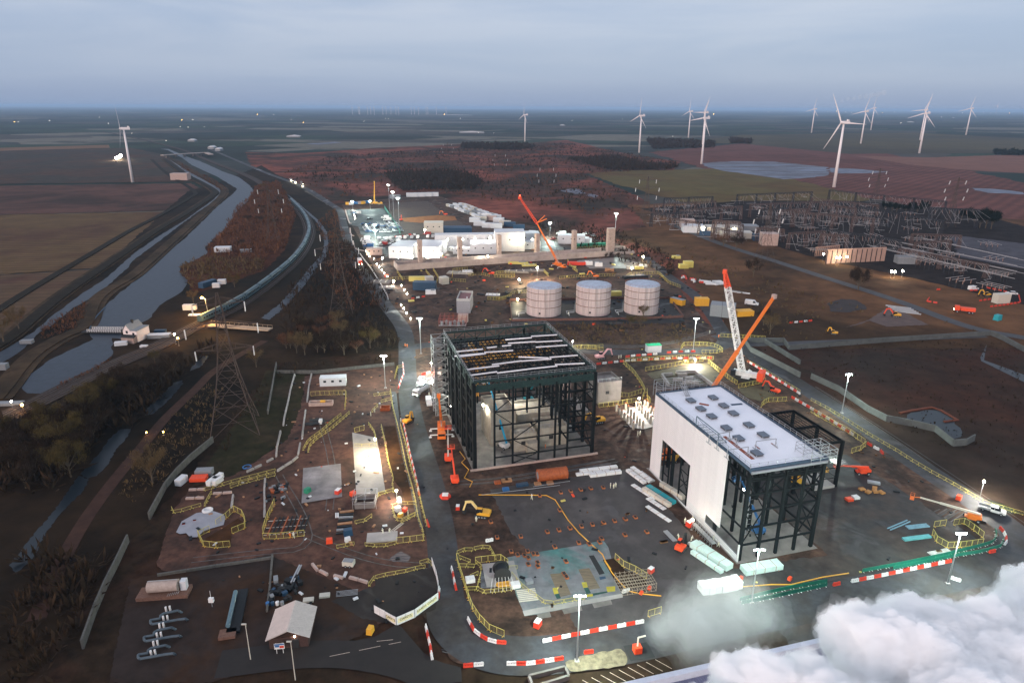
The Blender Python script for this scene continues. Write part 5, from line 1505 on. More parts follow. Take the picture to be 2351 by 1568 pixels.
put(k_excavator('excavator', 'orange digger beside the sand patch near the lit car park', k_redo, k_redo), 'K6', 890, 378, 95, sc=1.1)
put(k_excavator('excavator', 'red loader at the right end of the sand patch', k_redo, k_orange), 'K6', 1370, 318, 170, sc=1.0)
put(k_excavator('excavator', 'yellow machine half hidden behind the right corner of the black frame hall', k_plant, k_plant), 'L1', 2170, 1275, 200, sc=.9)
put(k_excavator('telehandler', 'orange-red telehandler with dark arm between two workers near the white hall', k_redo, k_dark, reach=.6, cat='telehandler'), 'L6', 1620, 1345, 55, sc=.8)
put(k_excavator('telehandler', 'yellow telehandler turning on the haul road beneath a red barrier', k_plant, k_plant, reach=.55, cat='telehandler'), 'M2', 1700, 690, 60, sc=.8)
put(k_excavator('excavator', 'yellow digger on the verge of the long grey perimeter path', k_plant, k_plant, reach=.7), 'L3', 250, 1035, 150, sc=.7)
lm_ = light('beacon', G('M2', 1665, 650, 2.6), 120, (1, .6, .25), .2)
put(k_pickup('pickup_truck'), 'M7', 1990, 355, -37, sc=1.05)
tl = put(tag(k_lorry('tanker_lorry', k_white, 'tank', 8.5), 'white tanker lorry with dark walkway parked left of the black frame hall', 'lorry'), 'L1', 235, 960, 243, sc=.95)
light('lamp_light', G('L1', 195, 1080, 1.0), 60, (1, .95, .8), .2)
car('L1', 318, 1068, 282, 'white panel van parked beside the tanker lorry left of the hall', 'white', 1)
car('L1', 352, 1040, 262, 'dark car squeezed between the white van and the scaffold tower', 'black', 0)
put(tag(k_lorry('tipper_lorry', k_redo, 'tipper', 8), 'red tipper lorry on the junction at the far right', 'lorry'), 'L3', 1680, 800, 155, sc=1.15)
put(tag(k_lorry('road_lorry', k_redo, 'box', 8), 'red-cabbed lorry with headlights lit coming down the access road', 'lorry'), 'K6', 440, 855, -72, sc=1.0)
light('headlight_beam', G('K6', 452, 880, 1.4), 500, (1, .85, .5), .3)
for i, (x, y) in enumerate(((212, 690), (248, 708), (308, 718), (312, 738))):
 car('K2', x, y, -50, ['leading', 'second', 'third', 'rearmost'][3 - i] + ' of four cars with headlights lit on the far access road', 'white' if i != 2 else 'silver', 0, 'cars driving on the access road', sc=1.3)
 p = G('K2', x, y + 6, .9)
 light('headlight_beam', (p.x + 1.5, p.y - 3.5, 1.4), 900, (1, .85, .5), .35)
 tag(MB().box((p.x + 1.6, p.y - 2.4, 1.0), (1.6, .25, .45)).build('headlamp_glow', lampw), ['leading', 'second', 'third', 'rearmost'][3 - i] + ' pair of lit headlamps among the cars on the far road', 'headlamps', 'lit headlamps on the access road')
# street lamp amber by the railway
t = thing('street_lamp', 'tall street lamp with amber light beside the caravan and railway', 'street lamp', G('K5', 1830, 545))
q = AT(G('K5', 1830, 545), 'K5', 1806, 392)
hh = q.z
MB().tube((0, 0, 0), (-.6, 0, hh), .14, .09).tube((-.6, 0, hh), (-1.8, -.4, hh + .2), .07).build('pole', k_steel, t)
MB().lathe((-1.9, -.4, hh - .3), [(.3, 0), (.75, .3), (.6, .8), (.2, 1.0)], 10).build('lamp', lampo, t)
p = G('K5', 1830, 545)
light('amber_light', (p.x - 1.9, p.y - .4, hh - 1.0), 9000, (1, .55, .14), .5)
# ================================================================ TRAIN on the curved railway
trk = smooth_line(GP('K5', '1700,650 1960,530 2110,450 2330,290') + GP('K2', '150,1490 240,1410 330,1290 375,1180 380,1120 340,1020 290,960 215,885'), 2)
sp = along(trk[2:], 21.0)
m_tr = mat('train_blue', (0.040, 0.075, 0.095), var=.15, scale=.3, rough=.4)
tr_t = thing('passenger_train', 'long dark blue train curving round the railway beside the ditch', 'train', (0, 0, 0))
for i, (p, a, l_) in enumerate(sp):
 cs = MB(); ln = l_ - 1.0
 prof = [(-1.35, 1.0), (1.35, 1.0), (1.4, 2.4), (1.2, 3.5), (.6, 4.0), (-.6, 4.0), (-1.2, 3.5), (-1.4, 2.4)]
 vs = [(-ln / 2, y, z) for y, z in prof] + [(ln / 2, y, z) for y, z in prof]
 n = 8
 cs.add(vs, [tuple(range(n)), tuple(range(2 * n - 1, n - 1, -1))] + [((k + 1) % n, k, n + k, n + (k + 1) % n) for k in range(n)])
 c = cs.build('coach', m_tr, tr_t); c.location = (p.x, p.y, .5); c.rotation_euler = (0, 0, a)
 w = MB()
 for k in range(9):
  for sy in (-1, 1): w.box((-ln / 2 + 2 + k * (ln - 4) / 8, sy * 1.40, 2.5), (1.3, .08, .7))
 w.build('window_strip', k_glass, c)
 MB().box((0, 0, .7), (ln * .9, 2.2, .7)).build('underframe', k_dark, c)
 MB().box((0, 0, 4.06), (ln * .8, .9, .14)).build('roof_unit', pm('teal_grey', (.12, .17, .19)), c)
light('platform_glow', G('K5', 1800, 560, 5) , 2500, (1, .5, .12), .4)
# ================================================================ WIND TURBINES
m_tur = mat('turbine_white', (0.84, 0.76, 0.74), var=.02, rough=.5)
def turbine(K, bx, by, hx_, hy, label, ang=20, Kh=None, blade=42, yaw=None, detail=True):
 b = G(K, bx, by); h = AT(b, Kh or K, hx_, hy); H = h.z
 t = thing('wind_turbine', label, 'wind turbine', b, 0, 'wind turbines on the far fields')
 s = H / 84.0
 th_ = H * .024
 lean = h.x - b.x
 MB().lathe((0, 0, 0), [(th_ * 1.15, 0), (th_ * .62, H - 2)], 16).build('tower', m_tur, t, True)
 ax = Vector((-.92, -.39, 0)).normalized(); sd_ = Vector((-ax.y, ax.x, 0))
 c = Vector((0, 0, H))
 MB().beam(c - ax * 9 * s, c + ax * 3.5 * s, 3.6 * s, 3.8 * s).beam(c - ax * 8 * s + Vector((0, 0, 2 * s)), c - ax * 5.5 * s + Vector((0, 0, 2.6 * s)), 2.2 * s, 2.6 * s).build('nacelle', m_tur, t)
 hb = c + ax * 5 * s
 MB().tube(c + ax * 3.5 * s, hb + ax * 1.5 * s, 1.9 * s, .6 * s, 10).build('hub', m_tur, t)
 for k in range(3):
  a = R(ang + 120 * k)
  d = Vector((0, 0, 1)) * math.cos(a) + sd_ * math.sin(a)
  bl = MB(); prev = None
  L_ = blade * s * .98
  wd = [1.7, 2.5, 1.7, 1.0, .3]; kk = [0, .18, .45, .75, 1]
  e_ = d.cross(ax).normalized()
  for (u, w_) in zip(kk, wd):
   p = hb + d * (L_ * u) + ax * (1.4 * s * u * u)
   ring = [p + e_ * (w_ * s * .5), p + ax * (.35 * s * (1.1 - u)), p - e_ * (w_ * s * .5), p - ax * (.35 * s * (1.1 - u))]
   if prev: bl.add(prev + ring, [(i, (i + 1) % 4, 4 + (i + 1) % 4, 4 + i) for i in range(4)])
   prev = ring
  bl.build('blade', m_tur, t)
 return t
turbine('K1', 1165, 712, 1090, 240, 'wind turbine standing alone on the left beyond the ploughed field', 12)
turbine('K2', 2266, 355, 2270, 120, 'wind turbine in the middle distance above the red mound', 8)
turbine('K3', 928, 570, 940, 245, 'wind turbine left of the pair, on the edge of the red field', 10)
turbine('K3', 1360, 438, 1375, 207, 'small distant wind turbine just left of the pair that overlap', 8)
turbine('K3', 1475, 668, 1510, 265, 'near wind turbine of the overlapping pair beside the flooded field', 22)
turbine('K3', 1482, 520, 1512, 217, 'farther wind turbine of the pair, hidden behind the near one by the flood', 30)
turbine('K4', 475, 395, 505, 187, 'small wind turbine left behind the largest turbine', 15)
turbine('K4', 672, 872, 765, 305, 'largest and nearest wind turbine, beside the green field corner', -28)
turbine('K4', 907, 490, 950, 207, 'wind turbine just right of the largest turbine', 18)
turbine('K4', 995, 372, 1025, 178, 'distant wind turbine behind and right of the largest turbine', 12)
turbine('K4', 1420, 575, 1495, 222, 'front wind turbine of the right-hand pair above the pink field', 14)
turbine('K4', 1427, 458, 1475, 195, 'rear wind turbine of the right-hand pair above the pink field', 26)
turbine('K4', 1830, 415, 1877, 182, 'rightmost tall wind turbine on the striped green field', 16)
turbine('K4', 2094, 228, 2106, 158, 'tiny turbine near the right edge on the horizon', 16)
# the far rows along the horizon: tower, nacelle and blades
FARX = [('K2', x) for x in (755, 810, 818, 888, 915, 945, 1020, 1050, 1092, 1135, 1160, 1270, 1298, 1335, 1400, 1415, 1490, 1575)] + [('K4', x) for x in (30, 65, 90, 120, 160, 210, 330, 390, 570, 625, 740, 865, 1120, 1175, 1265, 1360)]
for i, (K, x) in enumerate(FARX):
 y = (118 if K == 'K2' else 196) + random.uniform(-2, 3)
 b = G(K, x, y)
 side = 'central' if K == 'K2' else 'right-hand'
 o = MB()
 o.tube((0, 0, 0), (0, 0, 92), 2.6, 1.7, 6)
 o.box((-2, 0, 93), (11, 4, 4))
 a0 = random.uniform(0, 2)
 for k in range(3):
  a = a0 + k * 2.094
  o.tube((-6, 0, 93), (-6 + math.sin(a) * 18, math.sin(a) * 30, 93 + math.cos(a) * 45), 1.5, .5, 4)
 ob = o.build('distant_wind_turbine', m_tur)
 ob.location = b
 tag(ob, ordw(i if K == 'K2' else i - 18) + ' pale turbine from the left in the ' + side + ' row on the horizon', 'wind turbine', 'wind turbines along the horizon')
# ================================================================ PYLONS
m_py = mat('pylon_steel', (0.085, 0.062, 0.052), var=.2, rough=.8, spec=.1)
m_ins = mat('insulator', (0.70, 0.68, 0.68), rough=.4)
def pylon(K, x, y, Ht, label, rz=0, base=9.0, t_=.22, b=None, ins=True):
 b = b or G(K, x, y)
 t = thing('lattice_pylon', label, 'pylon', b, R(rz), 'lattice electricity pylons')
 zs = [0, .22, .42, .58, .72, .86, 1.0]
 ws = [base, base * .66, base * .42, base * .28, base * .20, base * .15, .5]
 t_ *= .5
 o = MB(); prev = None
 for z, w in zip(zs, ws):
  r_ = [Vector((a * w / 2, b_ * w / 2, z * Ht)) for a, b_ in ((-1, -1), (1, -1), (1, 1), (-1, 1))]
  if prev:
   for i in range(4):
    j = (i + 1) % 4
    o.beam(prev[i], r_[i], t_ * 1.25).beam(prev[i], r_[j], t_ * .7).beam(prev[j], r_[i], t_ * .7).beam(r_[i], r_[j], t_ * .7)
    m1, m2 = prev[i].lerp(r_[i], .5), prev[j].lerp(r_[j], .5)
    o.beam(m1, m2, t_ * .5)
  prev = r_
 o.build('tower', m_py, t)
 for z, wd in ((.60, 8.5), (.76, 10.5), (.92, 7.5)):
  for s_ in (-1, 1):
   a = MB(); tip = Vector((s_ * wd, 0, z * Ht + .4))
   for yy in (-1, 1):
    a.beam((s_ * .8, yy * .9, z * Ht), tip, t_ * .9).beam((s_ * .8, yy * .7, z * Ht + 2.4), tip, t_ * .8)
    for k in (.33, .66): a.beam(Vector((s_ * .8, yy * .9, z * Ht)).lerp(tip, k), Vector((s_ * .8, yy * .7, z * Ht + 2.4)).lerp(tip, k), t_ * .5)
   arm = a.build('crossarm', m_py, t)
   if ins:
    for yy in (-.35, .35): MB().tube(tip + Vector((0, yy, -.2)), tip + Vector((0, yy + .9, -3.4)), .16).build('insulator', m_ins, arm)
 return t
pylon('P', 541, 985, 46, 'nearest large lattice pylon with white insulators above the dark scrub', 20, 15, .30)
b0 = G('K6', 240, 1420);
pylon('K6', 240, 1400, 44, 'tall lattice pylon standing between the railway and the access road', 12, 12, .26)
pylon('K2', 60, 1250, 44, 'lattice pylon in rust-coloured scrub between river and railway', 8, 10, .26)
pylon('K3', 980, 1215, 44, 'lattice pylon left of the substation buildings', 4, 11, .28)
pylon('K3', 112, 1000, 40, 'faint lattice pylon on the red land behind the long foundation', 4, 9, .28)
pylon('K2', 2050, 700, 40, 'faint distant lattice pylon behind the site cabins', 4, 9, .32)
pylon('K2', 1590, 560, 40, 'farthest faint pylon below the middle wind turbine', 4, 9, .36)
pylon('K4', 1680, 1220, 44, 'slim dark pylon beside the dark evergreen clump on the right', 4, 8, .3)
pylon('K4', 1020, 1060, 42, 'lattice pylon rising behind the substation gantries', 4, 9, .3)
pylon('K8', 1060, 560, 40, 'brownish lattice pylon in front of the substation buildings', 10, 12, .26)
fb = thing('foot_bridge', 'pale lit bridge deck crossing the black ditch beside the railway', 'bridge', (0, 0, 0))
a, b_ = G('K5', 1840, 650), G('K5', 2380, 690)
for i in range(6): MB().beam(a.lerp(b_, i / 6) + Vector((0, 0, 1.2)), a.lerp(b_, (i + .96) / 6) + Vector((0, 0, 1.2)), 4.2, .5).build('deck_section', mat('bridge_deck', (0.40, 0.30, 0.21), var=.2), fb)
for o_ in (-2.1, 2.1):
 r_ = MB()
 for i in range(14): q = a.lerp(b_, i / 13) + Vector((0, o_, 1.4)); r_.beam(q, q + Vector((0, 0, 1.2)), .1)
 r_.beam(a + Vector((0, o_, 2.6)), b_ + Vector((0, o_, 2.6)), .1).build('parapet_rail', mat('bridge_deck', (0, 0, 0)), fb)
light('amber_light', G('K5', 1960, 640, 6), 1500, (1, .6, .25), .4)
# ================================================================ BARRIER ROWS
run('y', 'L5', '380,0 420,170 460,400 515,580 500,640 520,730', 'along the trench beside the lit slab strip')
run('y', 'L5', '480,-391 506,-211 560,0 600,180 650,430 720,680 760,850 780,1000 840,1160 845,1260', 'between the long trench and the haul lane')
run('y', 'L5', '590,-11 656,229 716,499 776,669 830,900 880,1100', 'behind the red and white haul road barriers')
run('rw', 'L5', '615,-60 635,20 690,280 750,520 800,760', 'on the haul road edge west of the cranes', step=1.95)
run('r', 'L5', '880,1040 905,1110', 'at the near end of the haul lane')
run('y', 'L5', '305,860 320,790 360,750 520,710', 'at the foot of the lit slab strip')
run('y', 'L5', '500,890 580,860 760,855', 'round the small pit with orange boxes')
run('y', 'L5', '500,890 520,980 570,1060 760,970', 'closing the small pit with orange boxes')
run('y', 'L5', '595,1065 750,980', 'doubling the fence by the trench steps')
run('y', 'L5', '90,1070 180,1060 280,990', 'beside the scaffold tank and mesh pile')
run('y', 'L5', '200,1310 250,1325 440,1320 545,1290', 'in front of the small square slab with two workers')
run('t', 'L5', '545,1285 690,1270 845,1250', 'at the lower end of the trench')
run('y', 'L4', '1935,1340 2135,1300', 'in front of the blue box pile')
run('t', 'L4', '1130,1180 1180,1020 1260,850', 'on the left of the rebar stack pen')
run('t', 'L4', '1130,1235 1280,1235 1435,1220 1590,1200', 'on the near side of the rebar stack pen')
run('t', 'L4', '480,1320 620,1335 775,1320', 'at the near side of the octagonal slab pit')
run('t', 'L4', '420,1200 480,1320', 'at the left corner of the octagonal slab pit')
run('t', 'L4', '790,1180 810,1160 965,1110 900,970 810,930 720,1020 615,1090', 'curving round the octagonal slab pit')
run('t', 'L4', '420,1215 550,1150', 'standing on the octagonal slab edge')
run('y', 'L4', '130,910 160,965 260,930 360,900 455,875', 'on the far side of the octagonal slab')
run('y', 'L4', '490,880 530,800 570,735', 'leading up from the octagonal slab')
run('y', 'L4', '480,710 660,660 830,610 1020,560 1270,495', 'in the far row of the west footpath')
run('y', 'L4', '770,680 850,650 1030,600 1270,540', 'in the near row of the west footpath')
run('y', 'M2', '545,1000 600,900 740,800 850,700 965,610', 'in the upper row of the curved footpath')
run('y', 'M2', '600,1020 620,950 700,870 850,770 940,690 1055,590', 'in the lower row of the curved footpath')
run('t', 'M2', '630,400 735,390 900,385 1020,380 1015,470 1005,550', 'round the pen with the pink tub')
run('y', 'M2', '1320,400 1505,375', 'in the short double row by the haul road')
run('y', 'M2', '1400,470 1510,440', 'beside the brown skip near the haul road')
run('y', 'M2', '1300,580 1365,510', 'left of the brown skip near the haul road')
run('t', 'M2', '1110,800 1220,770', 'at the far side of the brightly lit pen')
run('y', 'M2', '1265,710 1330,800 1355,930', 'at the right side of the brightly lit pen')
run('y', 'M2', '1110,950 1230,955 1355,940', 'at the near side of the brightly lit pen')
run('y', 'M2', '1550,210 1580,90 1640,80', 'at the bend of the haul road')
run('rw', 'M2', '1640,40 1650,160 1620,230 1590,320', 'along the bend of the haul road', step=1.95)
run('rw', 'M2', '1840,170 1930,150 2060,160', 'across the puddle below the bright lamp', step=1.95)
run('y', 'M4', '825,520 890,430', 'left of the dark yard behind the white hoarding')
run('y', 'M4', '900,430 1030,395 1130,380 1240,360 1340,330 1450,310', 'along the far side of the hoarded dark yard')
run('y', 'M4', '1385,270 1485,240 1530,290', 'at the far right of the hoarded dark yard')
run('rw', 'M4', '1600,540 1590,640', 'touching the white hoarding on the haul road', step=1.95)
run('t', 'M4', '1790,210 1810,300 1860,450 1920,650 1970,780 2050,900 2150,1000 2315,1070', 'sweeping round the near corner of the concrete pad')
run('rw', 'M4', '1735,310 1750,370 1770,480 1790,560', 'beside the haul road near the drum pit', step=1.95)
run('wr', 'M4', '1455,950 1475,1050 1500,1150 1525,1320', 'across the bottom of the haul road', step=1.95)
run('rw', 'M4', '1860,1395 2090,1375', 'on the lower kerb left of the long barrier', step=1.95)
run('wr', 'M4', '1915,870 1980,1000 2080,1080 2180,1130 2335,1140', 'curving round the near corner of the pad', step=1.95)
run('wr', 'M8', '0,1370 240,1370 440,1340 620,1310', 'on the lower kerb of the ring road', step=1.95)
run('rw', 'M8', '845,1250 950,1235', 'beside the sandy heap and the near lamp mast', step=1.95)
run('wr', 'M8', '390,1125 700,1060 1000,1000 1505,905', 'in the long row in front of the concrete pad', step=1.95)
run('y', 'M5', '40,525 115,490 215,490', 'at the top left of the drum pit')
run('y', 'M5', '225,480 390,445 470,590', 'above the drum pit with the white sign')
run('y', 'M5', '60,570 190,620', 'beside the red frames at the drum pit')
run('t', 'M5', '240,625 395,605 560,590 600,650', 'behind the black cable drum')
run('y', 'M5', '60,665 135,665 235,670', 'left of the black cable drum')
run('y', 'M5', '150,920 250,915 340,955 445,945 550,935 650,920', 'along the near side of the drum pit')
run('y', 'M5', '240,620 315,680 295,780 265,890', 'dividing the drum pit')
run('y', 'M5', '180,790 275,745', 'beside the white tub in the drum pit')
run('y', 'M5', '610,690 705,685', 'right of the black cable drum')
run('y', 'M5', '640,750 730,860 790,925 880,975 940,1025 1020,1085 1120,1075 1225,1055 1335,1035 1440,1020', 'across the green-blue concrete slab')
run('t', 'M5', '1770,580 1865,665 2010,730 2120,800', 'above the rebar cage pit')
run('t', 'M5', '2130,1215 2280,1170', 'at the edge of the drifting steam')
run('w', 'M5', '1850,950 1930,925', 'at the right end of the green-blue slab', step=1.95)
run('w', 'L5', '1515,1270 1615,1250', 'on the dark pad above the drum pit', step=1.95)
run('g', 'M6', '1090,1040 1380,965 1650,905 2050,835', 'in the upper row near the drifting steam')
run('g', 'M6', '1110,1075 1300,1040 1600,975 2050,875', 'in the lower row near the drifting steam')
run('g', 'M7', '560,1015 1000,935 1380,855 1750,765 1980,705 2040,640 2020,560', 'in the inner row of the right ring road bend')
run('g', 'M7', '900,985 1300,905 1560,850 1850,805 2080,745 2120,650', 'in the outer row of the right ring road bend')
run('wr', 'M7', '440,1125 700,1075 1100,990 1540,900', 'in the long row right of the steam', step=1.95)
run('wr', 'M7', '2070,530 2130,600 2150,680 2120,720', 'at the sharp bend of the ring road', step=1.95)
run('r', 'M7', '235,1165 325,1145', 'alone on the ring road by the steam', step=1.95)
run('r', 'M7', '1950,805 2025,790', 'alone below the ring road bend', step=1.95)
run('wr', 'M7', '1535,1085 1640,1120', 'beside the rubble heap under the steam', step=1.95)
run('t', 'M7', '1330,600 1360,670 1460,750 1620,745 1750,730 1885,710', 'at the near side of the right-hand pipe pit')
run('t', 'M7', '1345,520 1480,500', 'at the far left of the right-hand pipe pit')
run('t', 'M7', '1560,500 1690,480 1890,640', 'at the far right of the right-hand pipe pit')
run('y', 'L8', '0,300 190,400 400,530 600,660 800,780 940,860 1110,970 1310,1090 1530,1210 1700,1310 1900,1430 2340,1560', 'along the outer edge of the right perimeter road')
run('y', 'L2', '1760,610 1880,670 2000,740 2340,945', 'along the outer perimeter road near the crawler crane')
run('rw', 'L2', '1760,605 2000,755 2340,965', 'lining the perimeter road from the crawler crane', step=2.0)
run('rw', 'L7', '1660,270 1900,410 2100,530 2340,690', 'between the annex frame and the perimeter road', step=2.0)
run('rw', 'L8', '610,770 680,815 760,855 800,900', 'ending the inner row at the perimeter road', step=2.6)
run('t', 'L8', '0,430 230,560 400,650 590,780', 'inside the red and white row by the annex')
run('t', 'L8', '600,800 540,850 440,880', 'at the corner pen beside the annex')
run('t', 'L2', '420,610 700,595 960,580 1180,570 1390,590', 'in the back row of the middle excavation')
run('t', 'L2', '640,710 830,680 1000,650 1120,620 1280,600', 'in the second row of the middle excavation')
run('t', 'L2', '400,630 520,740 600,860 640,940 610,1020', 'winding down left of the middle excavation')
run('t', 'L2', '270,880 330,960 420,1010 600,950', 'round the square grey concrete building')
run('t', 'L2', '1330,620 1450,720 1600,830 1650,860', 'descending towards the white hall roof')
run('t', 'L2', '1660,895 1800,870 1960,830', 'below the crawler crane counterweight')
run('t', 'L2', '1910,1110 1960,1050 2190,1040', 'beside the roof edge of the white hall')
run('t', 'L2', '130,1110 340,1085 540,1050', 'behind the bright pile caps')
run('t', 'L2', '660,940 665,1030 700,1060', 'at the corner beyond the pile caps')
run('rw', 'L2', '100,640 280,620 480,600', 'on the cross road near the pink excavator', step=2.6)
run('wr', 'L2', '480,600 900,578 1380,572', 'on the near kerb of the cross road', step=2.6)
run('rw', 'L2', '420,560 545,545 780,528', 'on the far kerb beside the green-roofed cabin', step=2.6)
run('rw', 'L2', '870,515 1000,505 1200,500', 'in front of the oval lamp island', step=2.6)
run('t', 'L2', '1030,480 1060,430 1310,430 1440,455 1490,500 1400,520 1260,515', 'round the oval lamp island')
run('t', 'L2', '1465,335 1960,365', 'beyond the cross road behind the cranes')
run('t', 'L2', '0,470 180,455', 'left of the pink excavator')
run('t', 'L1', '1900,470 2080,460 2230,490', 'behind the frame hall near the small lamp')
run('t', 'K7', '700,935 750,985', 'left of the orange working crane')
run('t', 'K7', '960,820 985,880 1070,945', 'right of the orange working crane')
run('t', 'K7', '870,1015 1100,995 1480,985', 'behind the left and middle tanks')
run('t', 'K7', '1600,1005 1650,970 1960,960 2070,1065 2200,1115', 'behind the right tank')
run('t', 'K7', '350,1180 510,1165', 'left of the leftmost tank')
run('t', 'K7', '80,1245 200,1245 290,1235 345,1190', 'on the mud left of the tanks')
run('t', 'K7', '150,975 200,955 380,960 380,1000 160,1000', 'round the oval pit near the foundation')
run('t', 'K6', '845,945 910,1035', 'at the left end pit below the foundation')
run('t', 'K6', '1160,935 1220,1010', 'right of the first dug pit')
run('t', 'K6', '1240,915 1300,1010', 'beside the second dug pit')
run('t', 'K6', '720,1050 780,1025 1000,1015 1150,1035', 'near side of the first dug pit')
run('t', 'K6', '1280,1060 1290,1025 1420,1035 1600,1050', 'near side of the second dug pit')
run('t', 'K6', '1450,1000 1460,925 1620,915', 'round the pale form slab')
run('t', 'K6', '1630,985 1750,965 1860,990', 'behind the red mini excavator')
run('t', 'K6', '1840,1240 1960,1255 2100,1215', 'on the mud behind the frame hall')
run('t', 'K7', '1060,690 1380,670', 'on top of the foundation by the green bins')
run('rw', 'K6', '640,570 780,560 900,550 1060,535', 'across the lit lorry park', step=3.2)
run('rw', 'K6', '960,530 1060,525', 'beyond the parked pickups', step=3.2)
run('rw', 'K6', '990,1240 1060,1225 1165,1210', 'by the dark container on the access corner', step=2.9)
run('rw', 'K8', '1340,1210 1600,1185', 'alone in the dark brown square', step=2.9)
run('w', 'K6', '440,740 480,800 560,900 660,1060 740,1200 750,1250', 'along the kerb of the access road', step=4.4)
# concrete block rows
run('c', 'M4', '205,270 270,350', 'at the left end of the short pink row')
run('c', 'M4', '285,345 380,395', 'second in the pink row above the black yard')
run('c', 'M4', '440,400 550,430', 'third in the pink row above the black yard')
run('c', 'M4', '610,420 710,445 820,480', 'at the fenced hole in the pink row')
run('c', 'L4', '280,800 490,790', 'edging the small blue-grey bay')
run('c', 'L4', '315,705 500,695', 'behind the small blue-grey bay')
run('c', 'L4', '580,745 685,740 795,730', 'right of the small blue-grey bay')
run('k', 'L4', '950,510 1120,430', 'lying diagonally on the west grass')
run('k', 'L4', '1170,400 1245,360', 'higher on the west grass')
run('k', 'L4', '1285,500 1350,455 1430,410 1515,340', 'leading up to the forked kerb')
run('k', 'L4', '1325,70 1285,230 1275,340', 'in the left file on the west grass')
run('k', 'L4', '1575,0 1560,130', 'in the top of the right file')
run('k', 'L4', '1540,190 1515,320', 'at the foot of the right file')
run('k', 'L4', '1155,580 1145,720 1150,880 1145,1000', 'in the file left of the black scrap heap')
run('k', 'L4', '805,760 785,900', 'in the short file above the octagonal slab')
run('k', 'M2', '455,170 410,330 380,480 340,650 330,730', 'in the long file beside the lawn strip')
run('k', 'M2', '300,790 270,930', 'below the long file on the lawn')
run('k', 'M2', '640,160 610,300 590,470', 'in the file left of the white cabin')
run('k', 'M2', '575,560 550,740 535,860', 'in the file left of the black mats pen')
# white cloth hoarding
for i, (s_, lab) in enumerate((('890,800 1010,865', 'left plain'), ('1012,868 1130,935', 'left lettered'), ('1134,935 1330,850', 'middle lettered'), ('1334,848 1590,660', 'long right lettered'), ('1592,650 1592,520', 'short right end'), ('1590,515 1565,400', 'right side upper'), ('1562,395 1520,270', 'topmost'))):
 a, b = GP('M4', s_)
 t = thing('hoarding_panel', lab + ' white fabric hoarding panel round the dark yard corner', 'hoarding', a, 0, 'white hoarding panels')
 d = b - a
 mm_ = MB(); n = max(2, int(d.length / 2))
 for k in range(n): mm_.beam(d * (k / n) + Vector((0, 0, 1.05)), d * ((k + 1) / n) + Vector((0, 0, 1.05 + .04 * (k % 2))), .08, 2.0)
 mm_.build('fabric', k_white, t)
 q = MB()
 for k in range(n + 1): q.beam(d * (k / n) + Vector((0, 0, 0)), d * (k / n) + Vector((0, 0, 2.1)), .09)
 q.build('post', k_grey, t)
 nrm = Vector((d.y, -d.x, 0)).normalized()
 if nrm.y > 0: nrm = -nrm
 ctr = d / 2 + nrm * .07
 if 1 <= i <= 3:
  MB().beam(d * .08 + nrm * .06 + Vector((0, 0, 1.0)), d * .92 + nrm * .06 + Vector((0, 0, 1.0)), .02, 1.0).build('yellow_band', mat('pale_yellow_print', (0.80, 0.72, 0.42)), t)
  tx = text_mesh('CAREYS', .75, k_dark)
  me = None
  for f_ in ((.5,) if i < 3 else (.28, .72)):
   o = bpy.data.objects.new('lettering', tx); S.collection.objects.link(o)
   o.parent = t; o.location = d * f_ + nrm * .10 + Vector((0, 0, .95)); o.rotation_euler = (R(90), 0, math.atan2(d.y, d.x) + (0 if (Vector((-d.y, d.x, 0)).dot(nrm) < 0) else math.pi))
# ================================================================ CONCRETE PAD DETAIL
sheet('pad_slab', GP('M5', '590,560 1000,490 1350,435 1645,372 1700,450 1850,1000 1500,1070 920,1185 790,1205 690,980 640,780'), mat('blue_green_concrete', (0.165, 0.165, 0.17), var=.3, scale=.5, rough=.5, spec=.4, col2=(0.055, 0.165, 0.150), c2=(.47, .66)), .10)
sheet('pad_slab', GP('M5', '780,1205 1860,1000 1850,960 900,1120 760,1150'), m_concp, .13)
for s_ in ('915,1185 1055,1155 1075,1215 935,1238', '1190,1130 1400,1090 1415,1145 1215,1185', '1520,1065 1725,1025 1745,1078 1545,1118'):
 sheet('concrete_step', GP('M5', s_), m_conc, .13)
m_plank = mat('planked_form', (0.17, 0.13, 0.085), var=.3, scale=.4, stretch=(1, 6, 1), rot=-TH)
sheet('formwork_panel', GP('M5', '1060,745 1190,735 1290,970 1160,1000'), m_plank, .15)
sheet('formwork_panel', GP('M5', '1370,695 1490,680 1610,900 1480,920'), m_plank, .15)
m_ymat, m_gmat = mat('yellow_mat', (0.40, 0.33, 0.04), var=.2), mat('dark_green_mat', (0.02, 0.06, 0.05), var=.2)
for s_, m_ in (('1088,900 1135,895 1155,960 1105,968', m_ymat), ('1112,968 1160,960 1180,1010 1135,1020', m_gmat), ('1405,838 1460,835 1475,890 1425,900', m_ymat), ('1430,900 1480,895 1510,955 1460,965', m_gmat), ('1675,885 1775,880 1775,935 1690,945', m_ymat), ('1520,960 1690,935 1690,950 1530,985', m_gmat), ('1450,970 1530,965 1530,990 1450,1000', m_ymat), ('1600,780 1665,770 1675,795 1610,810', k_navy)):
 sheet('floor_mat', GP('M5', s_), m_, .17)
sheet('slab_slot', GP('M5', '1485,545 1540,540 1660,740 1600,755'), k_dark, .16)
